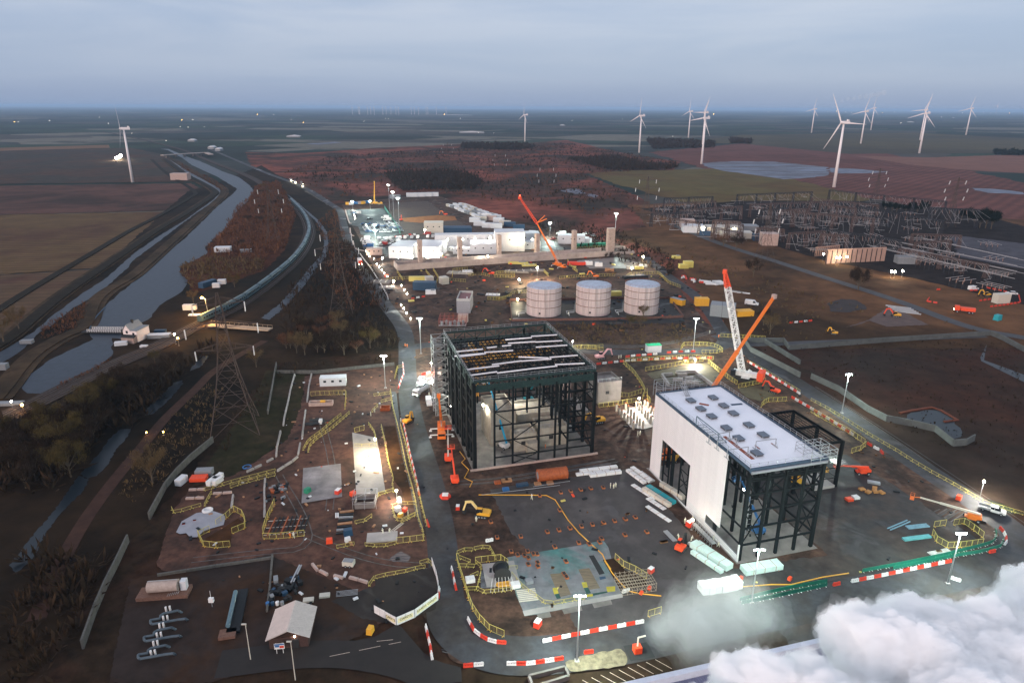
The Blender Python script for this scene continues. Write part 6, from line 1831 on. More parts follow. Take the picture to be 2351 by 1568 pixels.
# cast-in pockets with timber rims
bxs = []
for K, s_ in (('M5', '410,175 1030,285 1158,265 1278,245 1405,225 1525,205 1648,185 1768,165 1885,145 1995,125 740,335 480,345 1112,450 815,500 780,545 822,572 635,500 878,528 918,530 822,642 925,625 925,665 1235,610 1375,405 1490,420 1605,400 1625,360 1880,318 2120,285 1215,748 1240,782 705,540'), ('L6', '290,925 300,730 70,765 520,700 630,685 410,715 765,675')):
 for q in s_.split():
  x, y = map(float, q.split(',')); bxs.append((K, x, y))
pk = thing('formwork_box', 'x', 'formwork box')
MB().box((0, 0, .22), (.85, 1.3, .44)).build('box', mat('rusty_timber', (0.33, 0.11, 0.04), var=.4), pk)
MB().box((0, 0, .45), (.6, 1.0, .04)).build('recess', k_dark, pk)
for i, (K, x, y) in enumerate(bxs):
 p = G(K, x, y)
 side = 'left' if x < 900 else ('right' if x > 1500 else 'middle')
 dup(pk, (p.x, p.y, .1), TH + random.uniform(-.1, .1), 'small timber-rimmed hole box, ' + ordw(i) + ' on the ' + side + ' of the concrete pad', 'timber hole boxes on the concrete pad', key='pk')
tag(MB().path(GP('L6', '-600,745 0,748 145,752 240,800 380,1020 500,1160 650,1300 760,1400 790,1470 850,1560', .25), .13).build('hose', k_plant), 'long orange hose crossing the concrete pad down to the rebar pit', 'hose')
tag(MB().path(GP('M5', '1660,590 1740,720 1830,830 1920,920 2050,950 2280,975', .25), .12).path(GP('M6', '1110,875 1440,850 1660,850 2000,770 2290,725', .25), .12).build('hose', k_plant), 'orange hose running past the steam towards the green barriers', 'hose')
tag(MB().path(GP('L5', '1240,270 1300,350 1260,390 1340,470 1290,560 1380,600 1350,660', .2), .10).build('hose', k_plant), 'thin yellow cable snaking from the hall to the excavator pit', 'cable')
tag(MB().path(GP('L6', '0,655 400,595 395,600', 1.0), .06).path(GP('L5', '1480,745 1900,695 2340,640', 1.0), .06).path(GP('L5', '1480,745 1900,695 2340,640', .5), .05).build('guard_rail', k_steel), 'long low guard rail along the far edge of the dark pad', 'railing')
# materials lying about
def stack(K, x, y, rz, L_, n, w, label, m=None, hh=.55, band=True, cat='panel pack', z=.1, gap=.06, offs=None):
 p = G(K, x, y)
 t = thing('panel_pack', label, cat, (p.x, p.y, z), R(rz))
 for i in range(n):
  o = MB().box((0 if not offs else offs * i, (i - (n - 1) / 2) * (w + gap), hh / 2), (L_, w, hh)).build('pack', m or k_white, t)
 if band:
  b = MB()
  for k in (-.3, 0, .3): b.box((k * L_, 0, hh / 2 + .01), (.1, n * (w + gap) + .03, hh + .03))
  b.build('strap', k_wood, t)
 return t
m_wrap = mat('pale_green_wrap', (0.60, 0.74, 0.68), var=.08)
m_wr2 = mat('white_wrap', (0.74, 0.73, 0.71), var=.08)
stack('L6', 715, 480, 14, 11.5, 1, 1.3, 'far white wrapped pack of the three by the frame hall kerb', m_wr2, .8)
stack('L6', 650, 515, 14, 10, 1, 1.1, 'middle white wrapped pack of the three by the frame hall kerb', m_wr2, .6)
stack('L6', 790, 530, 14, 9.5, 1, 1.3, 'near white wrapped pack of the three by the frame hall kerb', m_wr2, .9)
stack('L6', 1125, 560, -62, 8, 1, 1.2, 'pale blue pack at the left of the three by the cladding wall', m_wr2, .8)
stack('L6', 1180, 540, -62, 8.5, 1, 1.3, 'pale pack in the middle of the three by the cladding wall', m_wr2, .9)
stack('L6', 1235, 560, -62, 6, 2, .8, 'thin grey packs nearest the wall of the far group', k_steel, .5)
stack('L6', 1210, 720, -57, 9, 1, 1.3, 'long flat white sheets in the left file beside the hall', m_wr2, .25)
stack('L6', 1310, 760, -57, 8, 1, 1.4, 'flat white sheets in the middle file beside the hall', m_wr2, .25)
stack('L6', 1345, 850, -57, 6.5, 1, 1.3, 'flat white sheets lying in front of the timber crate', m_wr2, .25)
stack('L6', 1370, 960, -57, 8.5, 1, 1.2, 'lowest file of flat white sheets by the red fence', m_wr2, .25)
stack('L6', 1395, 760, -57, 10, 1, 1.6, 'teal topped long crate beside the side door', k_teal, .9)
stack('L6', 1350, 790, -57, 10, 1, 1.2, 'cream long crate left of the teal crate', k_cream, 1.1)
stack('L6', 1520, 725, -57, 8.5, 1, 1.3, 'cream trough closest to the hall side door', k_cream, 1.3)
stack('L6', 1500, 1205, -70, 4.5, 3, .35, 'grey steel lengths left of the telehandler', k_steel, .3, band=False)
stack('M6', 605, 455, -55, 4.5, 1, .9, 'single narrow white pack behind the big white wedge packs', m_wr2, .4)
stack('M6', 775, 560, -56, 11, 2, 1.1, 'big white wrapped packs below the corner of the white hall', m_wrap, 1.4)
stack('M6', 730, 620, -56, 9, 1, 1.1, 'lower white wrapped pack left of the big packs', m_wrap, .9)
stack('M6', 815, 520, -58, 10, 1, .5, 'thin pale green length right of the big packs', m_wrap, .8)
stack('M6', 1330, 690, 14, 9.5, 2, 1.3, 'pale green wrapped packs below the open front of the hall', m_wrap, 1.3)
for i, (x, y) in enumerate(((690, 930), (760, 925), (830, 910), (900, 905), (960, 890), (1010, 880), (1055, 865))):
 stack('M6', x, y, 14, 1.4, 1, 2.8, ordw(i) + ' tall white cube from the left beside the drifting steam', m_wr2, 1.9, band=False, cat='white cube')
stack('M7', 965, 500, 28, 8, 2, .25, 'pair of long pale blue steel tubes on the right yard', mat('pale_blue_steel', (0.20, 0.34, 0.42)), .25, band=False, gap=.5)
stack('M7', 1170, 515, 10, 6, 3, .3, 'grey-blue steel bundle in the middle of the right yard', mat('pale_blue_steel', (0, 0, 0)), .3, band=False, gap=.25)
stack('M7', 1160, 645, 11, 7.5, 3, .35, 'teal pipe bundle beside the pipe pit', mat('dull_teal', (0.12, 0.36, 0.38)), .55, band=False, gap=.02)
stack('M7', 1420, 800, 16, 6, 6, .12, 'white ladder-like rack by the green barriers', k_white, .15, band=False, gap=.22)
stack('L8', 690, 1210, -22, 3.2, 2, .6, 'grey pipe bundle on the road edge right of the annex', k_steel, .6, band=False)
for i, (x, y) in enumerate(((560, 1280), (630, 1310), (700, 1270), (705, 1305), (775, 1315))):
 stack('L8', x, y, 10 + i * 25, 1.6, 1, 1.2, ordw(i) + ' small orange crate from the left on the right yard', mat('orange_crate', (0.42, 0.20, 0.06), var=.3), .5, band=False, cat='crate')
for i, (x, y, c) in enumerate(((420, 225, 'red'), (490, 203, 'white'))):
 stack('M7', x, y, 12, 1.7, 1, 1.5, c + ' crate on the dark strip right of the hall', {'red': k_redo, 'white': k_white}[c], .7, band=False, cat='crate')
for i, (x, y, c, m_) in enumerate(((1735, 605, 'left timber', k_wood), (1775, 600, 'right timber', k_wood), (1895, 655, 'left blue', k_navy), (1955, 645, 'right blue', k_navy), (1745, 700, 'small blue', k_blue), (2095, 640, 'lone timber', k_wood), (2230, 630, 'timber and blue', k_wood), (1655, 625, 'small red', k_rust))):
 stack('L5', x, y, 14, 1.8, 1, 1.3, c + ' box on the strip between the pad and the frame hall', m_, .7, band=False, cat='box')
t = thing('steel_drum_tank', 'big rust-orange horizontal cylinder lying below the black frame hall', 'tank', G('L6', 205, 580, 0) + Vector((0, 0, .1)), R(13))
MB().tube((-4.2, 0, 1.75), (4.2, 0, 1.75), 1.75, n=24).build('shell', k_rust, t, False)
for x in (-4.2, -1.4, 1.4, 4.2): MB().tube((x - .08, 0, 1.75), (x + .08, 0, 1.75), 1.82, n=24).build('ring', k_rust, t)
MB().tube((-4.3, 0, 1.75), (-4.25, 0, 1.75), 1.1, n=20).build('end_cap', k_grey, t)
# cable drum pit
t = thing('cable_drum', 'big black cable drum with yellow hose coils in the fenced pit', 'cable drum', G('M5', 530, 790), R(10))
MB().box((0, 1.5, .25), (7.5, 8, .3)).build('base_slab', m_concp, t)
for y in (-1.3, 1.3):
 MB().tube((-.12 + 0, y, 2.0), (.12, y, 2.0), .1).tube((0, y - .1, 2.0), (0, y + .1, 2.0), 1.9, n=20).build('flange', k_dark, t)
MB().tube((0, -1.2, 2.0), (0, 1.2, 2.0), 1.4, n=20).build('cable', k_black, t)
for k in range(6): MB().lathe((-.9 + k * .4, -2.6, .5), [(.75, 0), (.85, .15), (.75, .3), (.6, .15)], 12).build('hose_coil', k_plant, t)
for k in range(7): MB().beam((-2.4 + k * .7, -2.2, 2.2), (-3.2 + k * .9, -4.6, .4), .07).build('stay_rod', k_white, t)
sheet('spoil', GP('M5', '300,710 380,700 440,900 300,900'), mat('grey_rubble', (0.10, 0.10, 0.11), var=.7, scale=1.2, bump=.8, rough=.7), .13)
for x, y, l_ in ((185, 820, 'white tub at the left of the drum pit'), (680, 880, 'white generator box at the right end of the drum pit')):
 stack('M5', x, y, 15, 2.0, 1, 1.5, l_, k_white, 1.0, band=False, cat='tub')
stack('M5', 830, 835, 20, 1.6, 1, 1.4, 'grey open steel box on the green-blue slab', k_grey, .8, band=False, cat='box')
stack('M5', 810, 975, 10, 4.2, 7, .3, 'row of pale timber bearers on the slab corner', k_cream, .2, band=False, cat='timber', gap=.28)
t = thing('rebar_cage', 'tangled scaffold and rebar cage over the pit right of the slab', 'rebar cage', G('M5', 2000, 870), R(12))
b = MB()
for i in range(8):
 for z in (.3, 1.2, 2.2): b.beam((-4 + i * 1.1, -2.6, z), (-4 + i * 1.1, 2.6, z), .06)
 b.beam((-4 + i * 1.1, -2.6, 0), (-4 + i * 1.1, -2.6, 2.4), .06).beam((-4 + i * 1.1, 2.6, 0), (-4 + i * 1.1, 2.6, 2.4), .06)
for j in range(6):
 for z in (.3, 1.2, 2.2): b.beam((-4, -2.6 + j, z), (3.7, -2.6 + j, z), .06)
b.build('rebar', mat('pale_rebar', (0.30, 0.25, 0.19), var=.3), t)
sheet('pit', GP('M5', '1640,590 1770,570 1880,700 2110,790 2120,880 1900,910 1830,920'), m_soil, .12)
sheet('pit', GP('M4', '900,440 1450,320 1590,530 1580,570 1130,850 900,720'), mat('black_yard', (0, 0, 0)), .13)
for (x, y, r_, l_) in ((1790, 2175, 0, ''),): pass
for K, x, y, l_, c, s in (('M5', 2165, 720, 'red fuel bowser right of the rebar cage', k_red, 1.4), ('M5', 2150, 905, 'upper small orange-red marker by the rebar cage', k_redo, .8), ('M5', 2062, 958, 'lower small orange-red marker by the rebar cage', k_redo, .8), ('M6', 1640, 805, 'orange-red marker beside the hose near the steam', k_redo, .9), ('M6', 1105, 800, 'orange marker at the end of the white cubes', k_redo, .9), ('M5', 925, 1310, 'red block standing on edge near the mesh gate', k_red, 1.6), ('M4', 845, 1015, 'orange salt box on the dark verge', k_plant, 1.5), ('L5', 70, 755, 'red-orange tub left of the lit slab strip', k_redo, 1.4), ('L4', 1955, 735, 'red and white box at the corner of the square slab', k_red, 1.6), ('L4', 1620, 725, 'dark green box at the corner of the square slab', k_green, 1.6), ('L4', 1860, 1275, 'orange-red drum group left of the blue boxes', k_redo, 1.4), ('L4', 2065, 1190, 'dark blue boxes behind the small fence', k_navy, 2.0), ('L4', 2060, 1260, 'white and blue box behind the small fence', k_white, 1.3), ('L6', 1715, 1090, 'red and white open box by the scaffold walkway', k_red, 1.7), ('M7', 1620, 215, 'red barrier block left of the bright lamp reflection', k_redo, 1.5), ('L3', 2045, 880, 'bright teal cabin at the far right road corner', k_teal, 3.2), ('L5', 1220, 905, 'red and white marker in front of the excavator bucket', k_red, 1.3), ('L5', 640, 930, 'orange box in the small fenced pit', k_redo, 1.2), ('L5', 565, 925, 'white bagged pump in the small fenced pit', k_white, 1.4), ('L5', 590, 990, 'yellow box in the small fenced pit', k_plant, 1.2)):
 p = G(K, x, y)
 t = thing('site_box', l_, 'box', (p.x, p.y, .1), R(random.uniform(0, 90)))
 MB().box((0, 0, .4 * s), (s * 1.1, s * .8, .8 * s), taper=.88).build('body', c, t)
 MB().box((0, 0, .83 * s), (s * 1.0, s * .72, .06 * s)).build('lid', k_white if c in (k_red,) else c, t)
t = thing('traffic_island_sign', 'red hexagonal barrier ring with two white panels on the haul road', 'barrier', G('L5', 1082, 775) + Vector((0, 0, .1)), 0)
MB().lathe((0, 0, 0), [(1.6, 0), (1.5, .7), (1.1, .75), (1.0, .1)], 6).build('ring', k_red, t)
MB().box((0, .4, .9), (1.6, .5, .3)).box((0, -.5, .9), (1.6, .5, .3)).build('panel', k_white, t)
# scaffold walkway along the foot of the white hall
t = thing('scaffold_walkway', 'long low aluminium scaffold walkway leaning along the foot of the white hall', 'scaffold', (0, 0, 0))
a, b_ = G('L6', 1780, 1090), G('L6', 2010, 1320)
o = MB(); n = 9
for i in range(n + 1):
 p = a.lerp(b_, i / n)
 for dx in (0, -1.4): o.beam(p + UX * dx, p + UX * dx + Vector((0, 0, 2.2)), .07)
 if i < n:
  q = a.lerp(b_, (i + 1) / n)
  for h in (.8, 1.5, 2.2):
   for dx in (0, -1.4): o.beam(p + UX * dx + Vector((0, 0, h)), q + UX * dx + Vector((0, 0, h)), .06)
  o.beam(p - UX * 1.4, q - UX * 1.4 + Vector((0, 0, 2.2)), .05)
o.beam(a - UX * .7 + Vector((0, 0, 1.1)), b_ - UX * .7 + Vector((0, 0, 1.1)), 1.2, .06)
o.build('scaffold_frame', k_steel, t)
# pile caps: bright slab with standing starter columns
sheet('pile_cap_slab', GP('L2', '340,1150 640,1080 740,1180 740,1320 620,1350 480,1330'), m_concp, .14)
t0 = thing('starter_column', 'x', 'concrete column')
MB().box((0, 0, 1.3), (.55, .55, 2.6)).build('column', m_pour, t0)
MB().box((0, 0, 2.75), (.35, .35, .35)).build('starter_bars', k_rust, t0)
cols_ = '325,1150 355,1185 425,1140 455,1175 380,1220 410,1250 445,1280 485,1210 515,1240 548,1280 580,1310 615,1340 480,1300 510,1350 540,1120 575,1150 635,1105 668,1120 605,1180 640,1225 668,1240 700,1180 735,1190 700,1290'
for i, q in enumerate(cols_.split()):
 p = G('L2', *map(float, q.split(',')))
 dup(t0, (p.x, p.y, .14), TH, 'pale starter column, ' + ordw(i) + ' of the field behind the white hall', 'starter columns on the bright pile cap slab', key='sc')
# middle excavation: low foundation walls
fx = thing('pit_foundation', 'low unfinished foundation walls in the fenced middle excavation', 'foundation', (0, 0, 0))
for s_ in ('825,750 900,860', '980,720 1190,715 1380,860', '950,800 1050,800', '1080,790 1170,780', '1000,750 1100,745', '1050,830 1150,825', '1150,830 1230,830', '825,750 940,740'):
 pp_ = GP('L2', s_, .7)
 for a, b in zip(pp_[:-1], pp_[1:]): MB().beam(a, b, .8, 1.4).build('wall_section', m_concp, fx)
sheet('pit', GP('L2', '650,740 1000,660 1330,620 1450,740 1480,800 1380,860 900,870 760,820'), mat('yellowish_mud', (0.085, 0.068, 0.035), var=.35, scale=.3, bump=.5), .09, .3)
sheet('pit', GP('L2', '1650,900 1960,860 2100,960 1900,1040 1740,990'), mat('yellowish_mud', (0, 0, 0)), .09, .3)
container('L2', 728, 495, 8, 'small white cabin with bright green roof by the cross road', 'white', 6.2, 3.2, 3.2, 0, roof=mat('bright_green_roof', (0.03, 0.42, 0.20)), cat='cabin')
container('M2', 880, 270, 7, 'white flat cabin with two dark windows on the west compound', 'white', 9.6, 3.6, 3.2, 1)
container('K6', 600, 745, 5, 'pinkish small cabin beside the access road near the dark trees', 'wood', 11, 6, 4.6, 1)
container('K6', 1150, 1130, -5, 'black open container at the access corner', 'navy', 13, 5, 4.6, 0)
container('K6', 1110, 1095, -5, 'white sheet-topped container behind the black container', 'white', 9, 4, 2.6, 0)
container('K6', 1200, 1060, 20, 'cream skip left of the second dug pit', 'cream', 4.5, 4.5, 4, 0)
container('K6', 1360, 1065, 30, 'cream skip between the dug pits and the pump house', 'cream', 4.5, 5, 4, 0)
container('K6', 1085, 1035, 4, 'yellow skip beside the first dug pit', 'yellow', 12, 3, 2.6, 0)
container('K7', 2165, 1290, -50, 'orange container with grey roof right of the tanks', 'orange', 8, 3, 3, 0, roof=k_grey)
container('K7', 1490, 1195, 5, 'yellow skip between the middle and right tanks', 'yellow', 6, 3, 2.4, 0)
container('K7', 2230, 895, 5, 'left yellow skip on the rough ground near the lane', 'yellow', 6, 4, 2.6, 0)
container('K7', 2280, 885, 5, 'right taller yellow skip on the rough ground near the lane', 'yellow', 6, 4, 4, 0)
container('K8', 380, 1010, 0, 'dark red machine shed beside the yard lane', 'orange', 7, 4, 4, 0)
container('L3', 2080, 690, 10, 'cream container inside the red fenced square', 'cream', 8, 4, 5, 0)
# west compound pens
t = thing('tub_trailer', 'pink open tub with orange box in the fenced pen', 'skip', G('M2', 740, 510), R(6))
MB().box((0, 0, .8), (8.2, .3, 1.2)).box((0, 2.4, .8), (8.2, .3, 1.2)).box((-4, 1.2, .8), (.3, 2.1, 1.2)).box((4, 1.2, .8), (.3, 2.1, 1.2)).box((0, 1.2, .3), (7.7, 2.1, .2)).build('tub', k_pink, t)
MB().box((.6, 1.2, 1.3), (1.6, 1.2, .9)).build('motor', k_plant, t)
t = thing('rebar_rack', 'dark rack of steel bars and mats in the tall yellow pen', 'steel stack', G('L4', 1390, 1100), R(8))
for i in range(9): MB().beam((-4 + i * 1.05, -3.4, .35), (-3.4 + i * 1.05, 4.2, .35), .28).build('bar_bundle', k_black if i % 3 else k_rust, t)
for j in (-3, 0, 3): MB().beam((-5, j, .12), (5, j, .12), .2).build('bearer', k_cream, t)
t = thing('scrap_heap', 'black heap of pipes and fittings left of the square slab', 'scrap heap', G('L4', 1290, 740), R(6))
for i in range(34): MB().box((random.uniform(-2.6, 2.6), random.uniform(-4.5, 5), .35), (random.uniform(.5, 1.4), random.uniform(.3, .9), random.uniform(.3, .9)), random.uniform(0, 3)).build('scrap_piece', random.choice([k_black, k_black, k_dark, k_rust, k_grey]), t)
t = thing('black_mats', 'pile of black rubber mats with white box in the far pen', 'mats', G('M2', 680, 700), R(4))
for i in range(6): MB().box((random.uniform(-3, 3), random.uniform(-1.5, 2), .3 + .1 * i), (3.4, 2.0, .12), random.uniform(-.5, .5)).build('mat', k_dark, t)
MB().box((1.8, 0, .9), (1.0, 1.6, 1.4)).build('white_box', k_white, t)
t = thing('material_racks', 'dark row of pallets and rails with blue boxes near the small fence', 'pallets', G('L4', 2030, 1060), R(8))
for i in range(8): MB().box((0, -4.4 + i * 1.35, .25), (3.6, .7, .4), random.uniform(-.1, .1)).build('pallet', [k_black, k_grey, k_black, k_wood][i % 4], t)
for x in (-2.6, -2.1): MB().box((x, 3.6, .3), (.35, 2, .3), .1).build('white_tube', k_white, t)
t = thing('scaffold_tank', 'scaffold framed open tank at the foot of the lit strip', 'tank', G('L5', 200, 900), R(6))
MB().box((0, 0, 1.0), (5.2, .25, 2)).box((0, 4.2, 1.0), (5.2, .25, 2)).box((-2.5, 2.1, 1.0), (.25, 4, 2)).box((2.5, 2.1, 1.0), (.25, 4, 2)).build('tank_wall', m_conc, t)
o = MB()
for x in (-3, 0, 3):
 for y in (-.5, 4.6): o.beam((x, y, 0), (x, y, 3.4), .08)
for z in (1.8, 3.4):
 for y in (-.5, 4.6): o.beam((-3, y, z), (3, y, z), .07)
 for x in (-3, 0, 3): o.beam((x, -.5, z), (x, 4.6, z), .07)
o.beam((-3, -.5, 3.4), (3, 4.6, 3.4), .06).build('scaffold_frame', k_steel, t)
t = thing('square_pad', 'small square concrete slab with two workers near the trench end', 'slab', G('L5', 390, 1220), R(8))
MB().box((0, 0, .25), (7.4, 3.8, .5)).build('slab', m_concp, t)
sheet('octagon_slab', GP('L4', '180,1170 240,1050 400,960 580,935 700,975 720,1010 700,1090 560,1130 480,1160 410,1225 330,1225 290,1180 220,1190'), mat('bluish_slab', (0.30, 0.30, 0.33), var=.15, scale=.3, col2=(0.25, 0.22, 0.24)), .3)
sheet('pit', GP('L4', '500,1230 720,1100 860,1010 940,1090 790,1180 770,1310 560,1320 480,1300'), m_soil, .12)
sheet('trench', GP('L5', '410,0 530,0 600,300 700,700 740,900 660,900 600,700 520,600 470,420'), m_soil, .13)
tag(MB().tube(G('L5', 575, 780, .5), G('L5', 585, 850, .5), .55, n=12).build('pipe_end', k_cream), 'short cream pipe sticking out of the trench', 'pipe')
t = thing('lift_ladder', 'ladder lying on the brown ground beside the trench pit', 'ladder', G('L5', 550, 1110), R(60))
o = MB().beam((-2.4, -.35, .15), (2.4, -.35, .15), .1).beam((-2.4, .35, .15), (2.4, .35, .15), .1)
for i in range(10): o.beam((-2.2 + i * .48, -.35, .18), (-2.2 + i * .48, .35, .18), .07)
o.build('ladder_frame', k_cream, t)
t = thing('steel_skip', 'brown rusty steel frame skip by the trench head', 'skip', G('M2', 1445, 560), R(4))
MB().box((0, 0, .6), (3.4, .2, 1.2)).box((0, 2.2, .6), (3.4, .2, 1.2)).box((-1.6, 1.1, .6), (.2, 2, 1.2)).box((1.6, 1.1, .6), (.2, 2, 1.2)).build('skip_wall', k_rust, t)
t = thing('red_frame_rig', 'red rig with grey hopper on the far west verge', 'machine', G('L4', 430, 590), R(6))
MB().box((0, 0, .8), (4.4, 2.6, 1.0)).build('deck', k_redo, t)
MB().box((.6, 3.0, 1.0), (4.6, 2.4, 1.8)).build('hopper', k_grey, t)
for i, (x, y) in enumerate(((575, 625), (635, 620), (640, 585))):
 stack('L4', x, y, 75, 3.4, 1, 1.4, ['left', 'right', 'rear'][i] + ' stack of white moulded barriers beside the red rig', k_white, 1.5, band=False, cat='barrier stack')
stack('L4', 240, 620, 80, 3.4, 1, 1.8, 'grey-white cabinet at the far left corner of the compound', k_cabin, 1.8, band=False, cat='cabinet')
tag(MB().lathe(tuple(G('L4', 955, 445)), [(1.3, .02), (1.3, .3), (1.0, .3), (1.0, .1)], 20).build('paddling_ring', k_blue), 'bright blue ring lying on the west grass', 'ring')
tag(MB().lathe(tuple(G('L4', 525, 935)), [(1.3, .3), (1.4, .7), (1.0, .9), (.7, .4)], 14).build('bag_ring', k_white), 'white ring bag on the far edge of the octagonal slab', 'bag')
t = thing('black_plant_pile', 'black pile of pipes, drums and blue tubs on the brown yard', 'scrap pile', G('M3', 1940, 600), R(5))
for i in range(30): MB().box((random.uniform(-3, 3), random.uniform(-2, 5), .5), (random.uniform(.5, 2.0), random.uniform(.4, 1.2), random.uniform(.4, 1.3)), random.uniform(0, 3)).build('scrap_piece', random.choice([k_black, k_black, k_dark, k_dark, k_navy, k_grey]), t)
for i in range(4): MB().lathe((-2.5 + i * 1.0, -3.2, 0), [(.4, 0), (.42, .9), (.2, 1.0)], 10).build('drum', [k_blue, k_navy, k_white, k_grey][i], t)
MB().beam((1, 3, .8), (1.8, 8.5, 1.2), .3).beam((1.5, 3, .8), (2.2, 8.5, 1.2), .25).build('tube', k_steel, t)
for K, x, y, l_ in (('M3', 2215, 670, 'white coiled pipe bundle right of the black pile'), ('M4', 345, 620, 'grey tarpaulin heap on the brown yard'), ('M4', 590, 585, 'pale mesh panels lying flat on the brown yard')):
 stack(K, x, y, 10, 4.6 if 'mesh' in l_ else 2.2, 5 if 'mesh' in l_ else 1, .1 if 'mesh' in l_ else 1.3, l_, k_steel if 'mesh' in l_ else k_cream, .12 if 'mesh' in l_ else .5, band=False, gap=.3, cat='site material')
t = thing('compressor', 'small cream wheeled compressor in its yellow frame on the brown yard', 'compressor', G('M4', 610, 285) + Vector((0, 0, .1)), R(-8))
MB().box((0, 0, .9), (2.6, 1.6, 1.1)).build('housing', k_cream, t)
MB().box((0, 0, 1.55), (2.2, 1.3, .15)).build('lid', k_grey, t)
wheels(t, (-.5, .5), .9, .3)
# gas yard, lower left
t = thing('gate_shed', 'dark brick shed with pale ribbed pitched roof at the lower left', 'building', G('M3', 1790, 1200), R(6))
ws, ds, es = 7.4, 7.8, 2.6
MB().box((ws / 2, ds / 2, es / 2), (ws, ds, es)).build('wall', mat('dark_brick', (0.06, 0.032, 0.026), var=.3, scale=3), t)
rw_ = MB().add([(-.5, -.5, es), (ws / 2, -.5, es + 1.9), (ws / 2, ds + .5, es + 1.9), (-.5, ds + .5, es)], [(0, 1, 2, 3)])
rw_.add([(-.5, -.5, es - .15), (ws / 2, -.5, es + 1.75), (ws / 2, ds + .5, es + 1.75), (-.5, ds + .5, es - .15)], [(3, 2, 1, 0)])
rw_.add([(ws / 2, -.5, es + 1.9), (ws + .5, -.5, es), (ws + .5, ds + .5, es), (ws / 2, ds + .5, es + 1.9)], [(0, 1, 2, 3)])
m_rr = mat('pale_ribbed_roof', (0.56, 0.49, 0.45), var=.08, rough=.6)
rf_ = rw_.build('roof', m_rr, t)
for i in range(20):
 y = -.4 + i * (ds + .8) / 19
 MB().beam((-.5, y, es + .05), (ws / 2, y, es + 1.95), .12, .08).beam((ws / 2, y, es + 1.95), (ws + .5, y, es + .05), .12, .08).build('roof_rib', m_rr, rf_)
MB().box((ws * .68, -.06, 1.1), (1.2, .12, 2.1)).build('door', k_dark, t)
lowlamp('M3', 2062, 1055, 2.6, 'small round lamp on the front of the gate shed', 25, (1, .8, .7), r=.16)
t = thing('site_sign', 'small white, blue and red sign on two posts before the gate shed', 'sign', G('M3', 1905, 1245), R(8))
for x in (-.6, .6): MB().beam((x, 0, 0), (x, 0, 2.6), .1).build('post', k_white, t)
MB().box((0, -.06, 1.9), (1.9, .08, 1.3)).build('board', k_white, t)
MB().box((0, -.11, 2.35), (1.8, .03, .3)).box((-.4, -.11, 1.95), (.8, .03, .4)).build('blue_panel', k_blue, t)
MB().box((.45, -.11, 1.75), (.8, .03, .5)).build('red_panel', k_red, t)
t = thing('gas_tank', 'cream horizontal tank on a brick plinth in the gas yard', 'tank', G('M3', 640, 600), R(7))
MB().box((0, 0, .5), (10.5, 3.6, 1.0)).build('plinth', mat('brown_brick', (0.16, 0.085, 0.06), var=.3, scale=3), t)
MB().tube((-3.1, 0, 2.4), (3.1, 0, 2.4), 1.25, n=20).build('shell', mat('cream_tank', (0.38, 0.30, 0.26)), t, False)
MB().box((4.1, .4, 2.2), (1.2, 1.4, 2.2)).build('valve_cabinet', k_cabin, t)
o = MB()
for i in range(6): o.beam((1.4 + i * .45, -2.4, 1.4 + .1 * i), (1.4 + i * .45, -1.4, 1.4 + .1 * i), .06)
o.beam((-3, 0, 3.8), (3, 0, 3.8), .1).beam((-3, 0, 3.8), (-3, 0, 3.5), .1).beam((3, 0, 3.8), (3, 0, 3.5), .1).build('handrail', k_steel, t)
m_gp = mat('gas_pipe', (0.075, 0.10, 0.12), var=.2, rough=.45)
for i, (x, y) in enumerate(((480, 905), (410, 1090), (345, 1285))):
 for j, dy in enumerate((0, -85)):
  pass
 t = thing('pipe_loop', ['far', 'middle', 'near'][i] + ' looped gas pipe pair with white valves in the gas yard', 'pipework', (0, 0, 0))
 P_ = lambda dx, dy, z: G('M3', x + dx, y + dy, z)
 MB().path([P_(0, 0, .9), P_(20, 15, .9), P_(160, -10, .9), P_(300, -35, .9), P_(385, -45, .9), P_(410, -30, .1)], .25, 8).build('lower_pipe', m_gp, t)
 MB().path([P_(0, 0, .9), P_(0, -30, .9), P_(110, -50, .9), P_(110, -80, .9), P_(150, -105, .9), P_(230, -120, .9), P_(300, -135, .9), P_(350, -110, .1)], .25, 8).build('upper_pipe', m_gp, t)
 for dx, dy in ((150, -8), (195, -16), (178, -110), (222, -120)):
  q = P_(dx, dy, 0)
  v_ = MB().tube((q.x, q.y, .2), (q.x, q.y, 1.5), .2, n=8).build('valve', k_white, t)
t = thing('filter_vessel', 'long dark green horizontal vessel on a skid in the gas yard', 'vessel', G('M3', 1385, 800), math.atan2((G('M3', 1415, 660) - G('M3', 1355, 930)).y, (G('M3', 1415, 660) - G('M3', 1355, 930)).x))
MB().tube((-5.5, 0, 1.5), (5, 0, 1.5), .45, n=14).build('pipe', mat('vessel_grey', (0.10, 0.17, 0.20), rough=.4), t)
MB().box((0, -1.0, .5), (13, 2.6, .6)).build('skid', k_black, t)
MB().box((-6.6, 0, .4), (2.4, 3.2, .8)).build('plinth', mat('brown_brick', (0, 0, 0)), t)
t = thing('meter_post', 'small white meter box on a post in the gas yard', 'meter', G('M3', 1160, 735), 0)
MB().beam((0, 0, 0), (0, 0, 1.5), .12).build('post', k_grey, t)
MB().box((0, 0, 1.9), (1.0, .6, 1.0)).build('cabinet', k_white, t)
MB().beam((0, 0, 2.4), (0, 0, 4.2), .07).build('aerial', k_white, t)
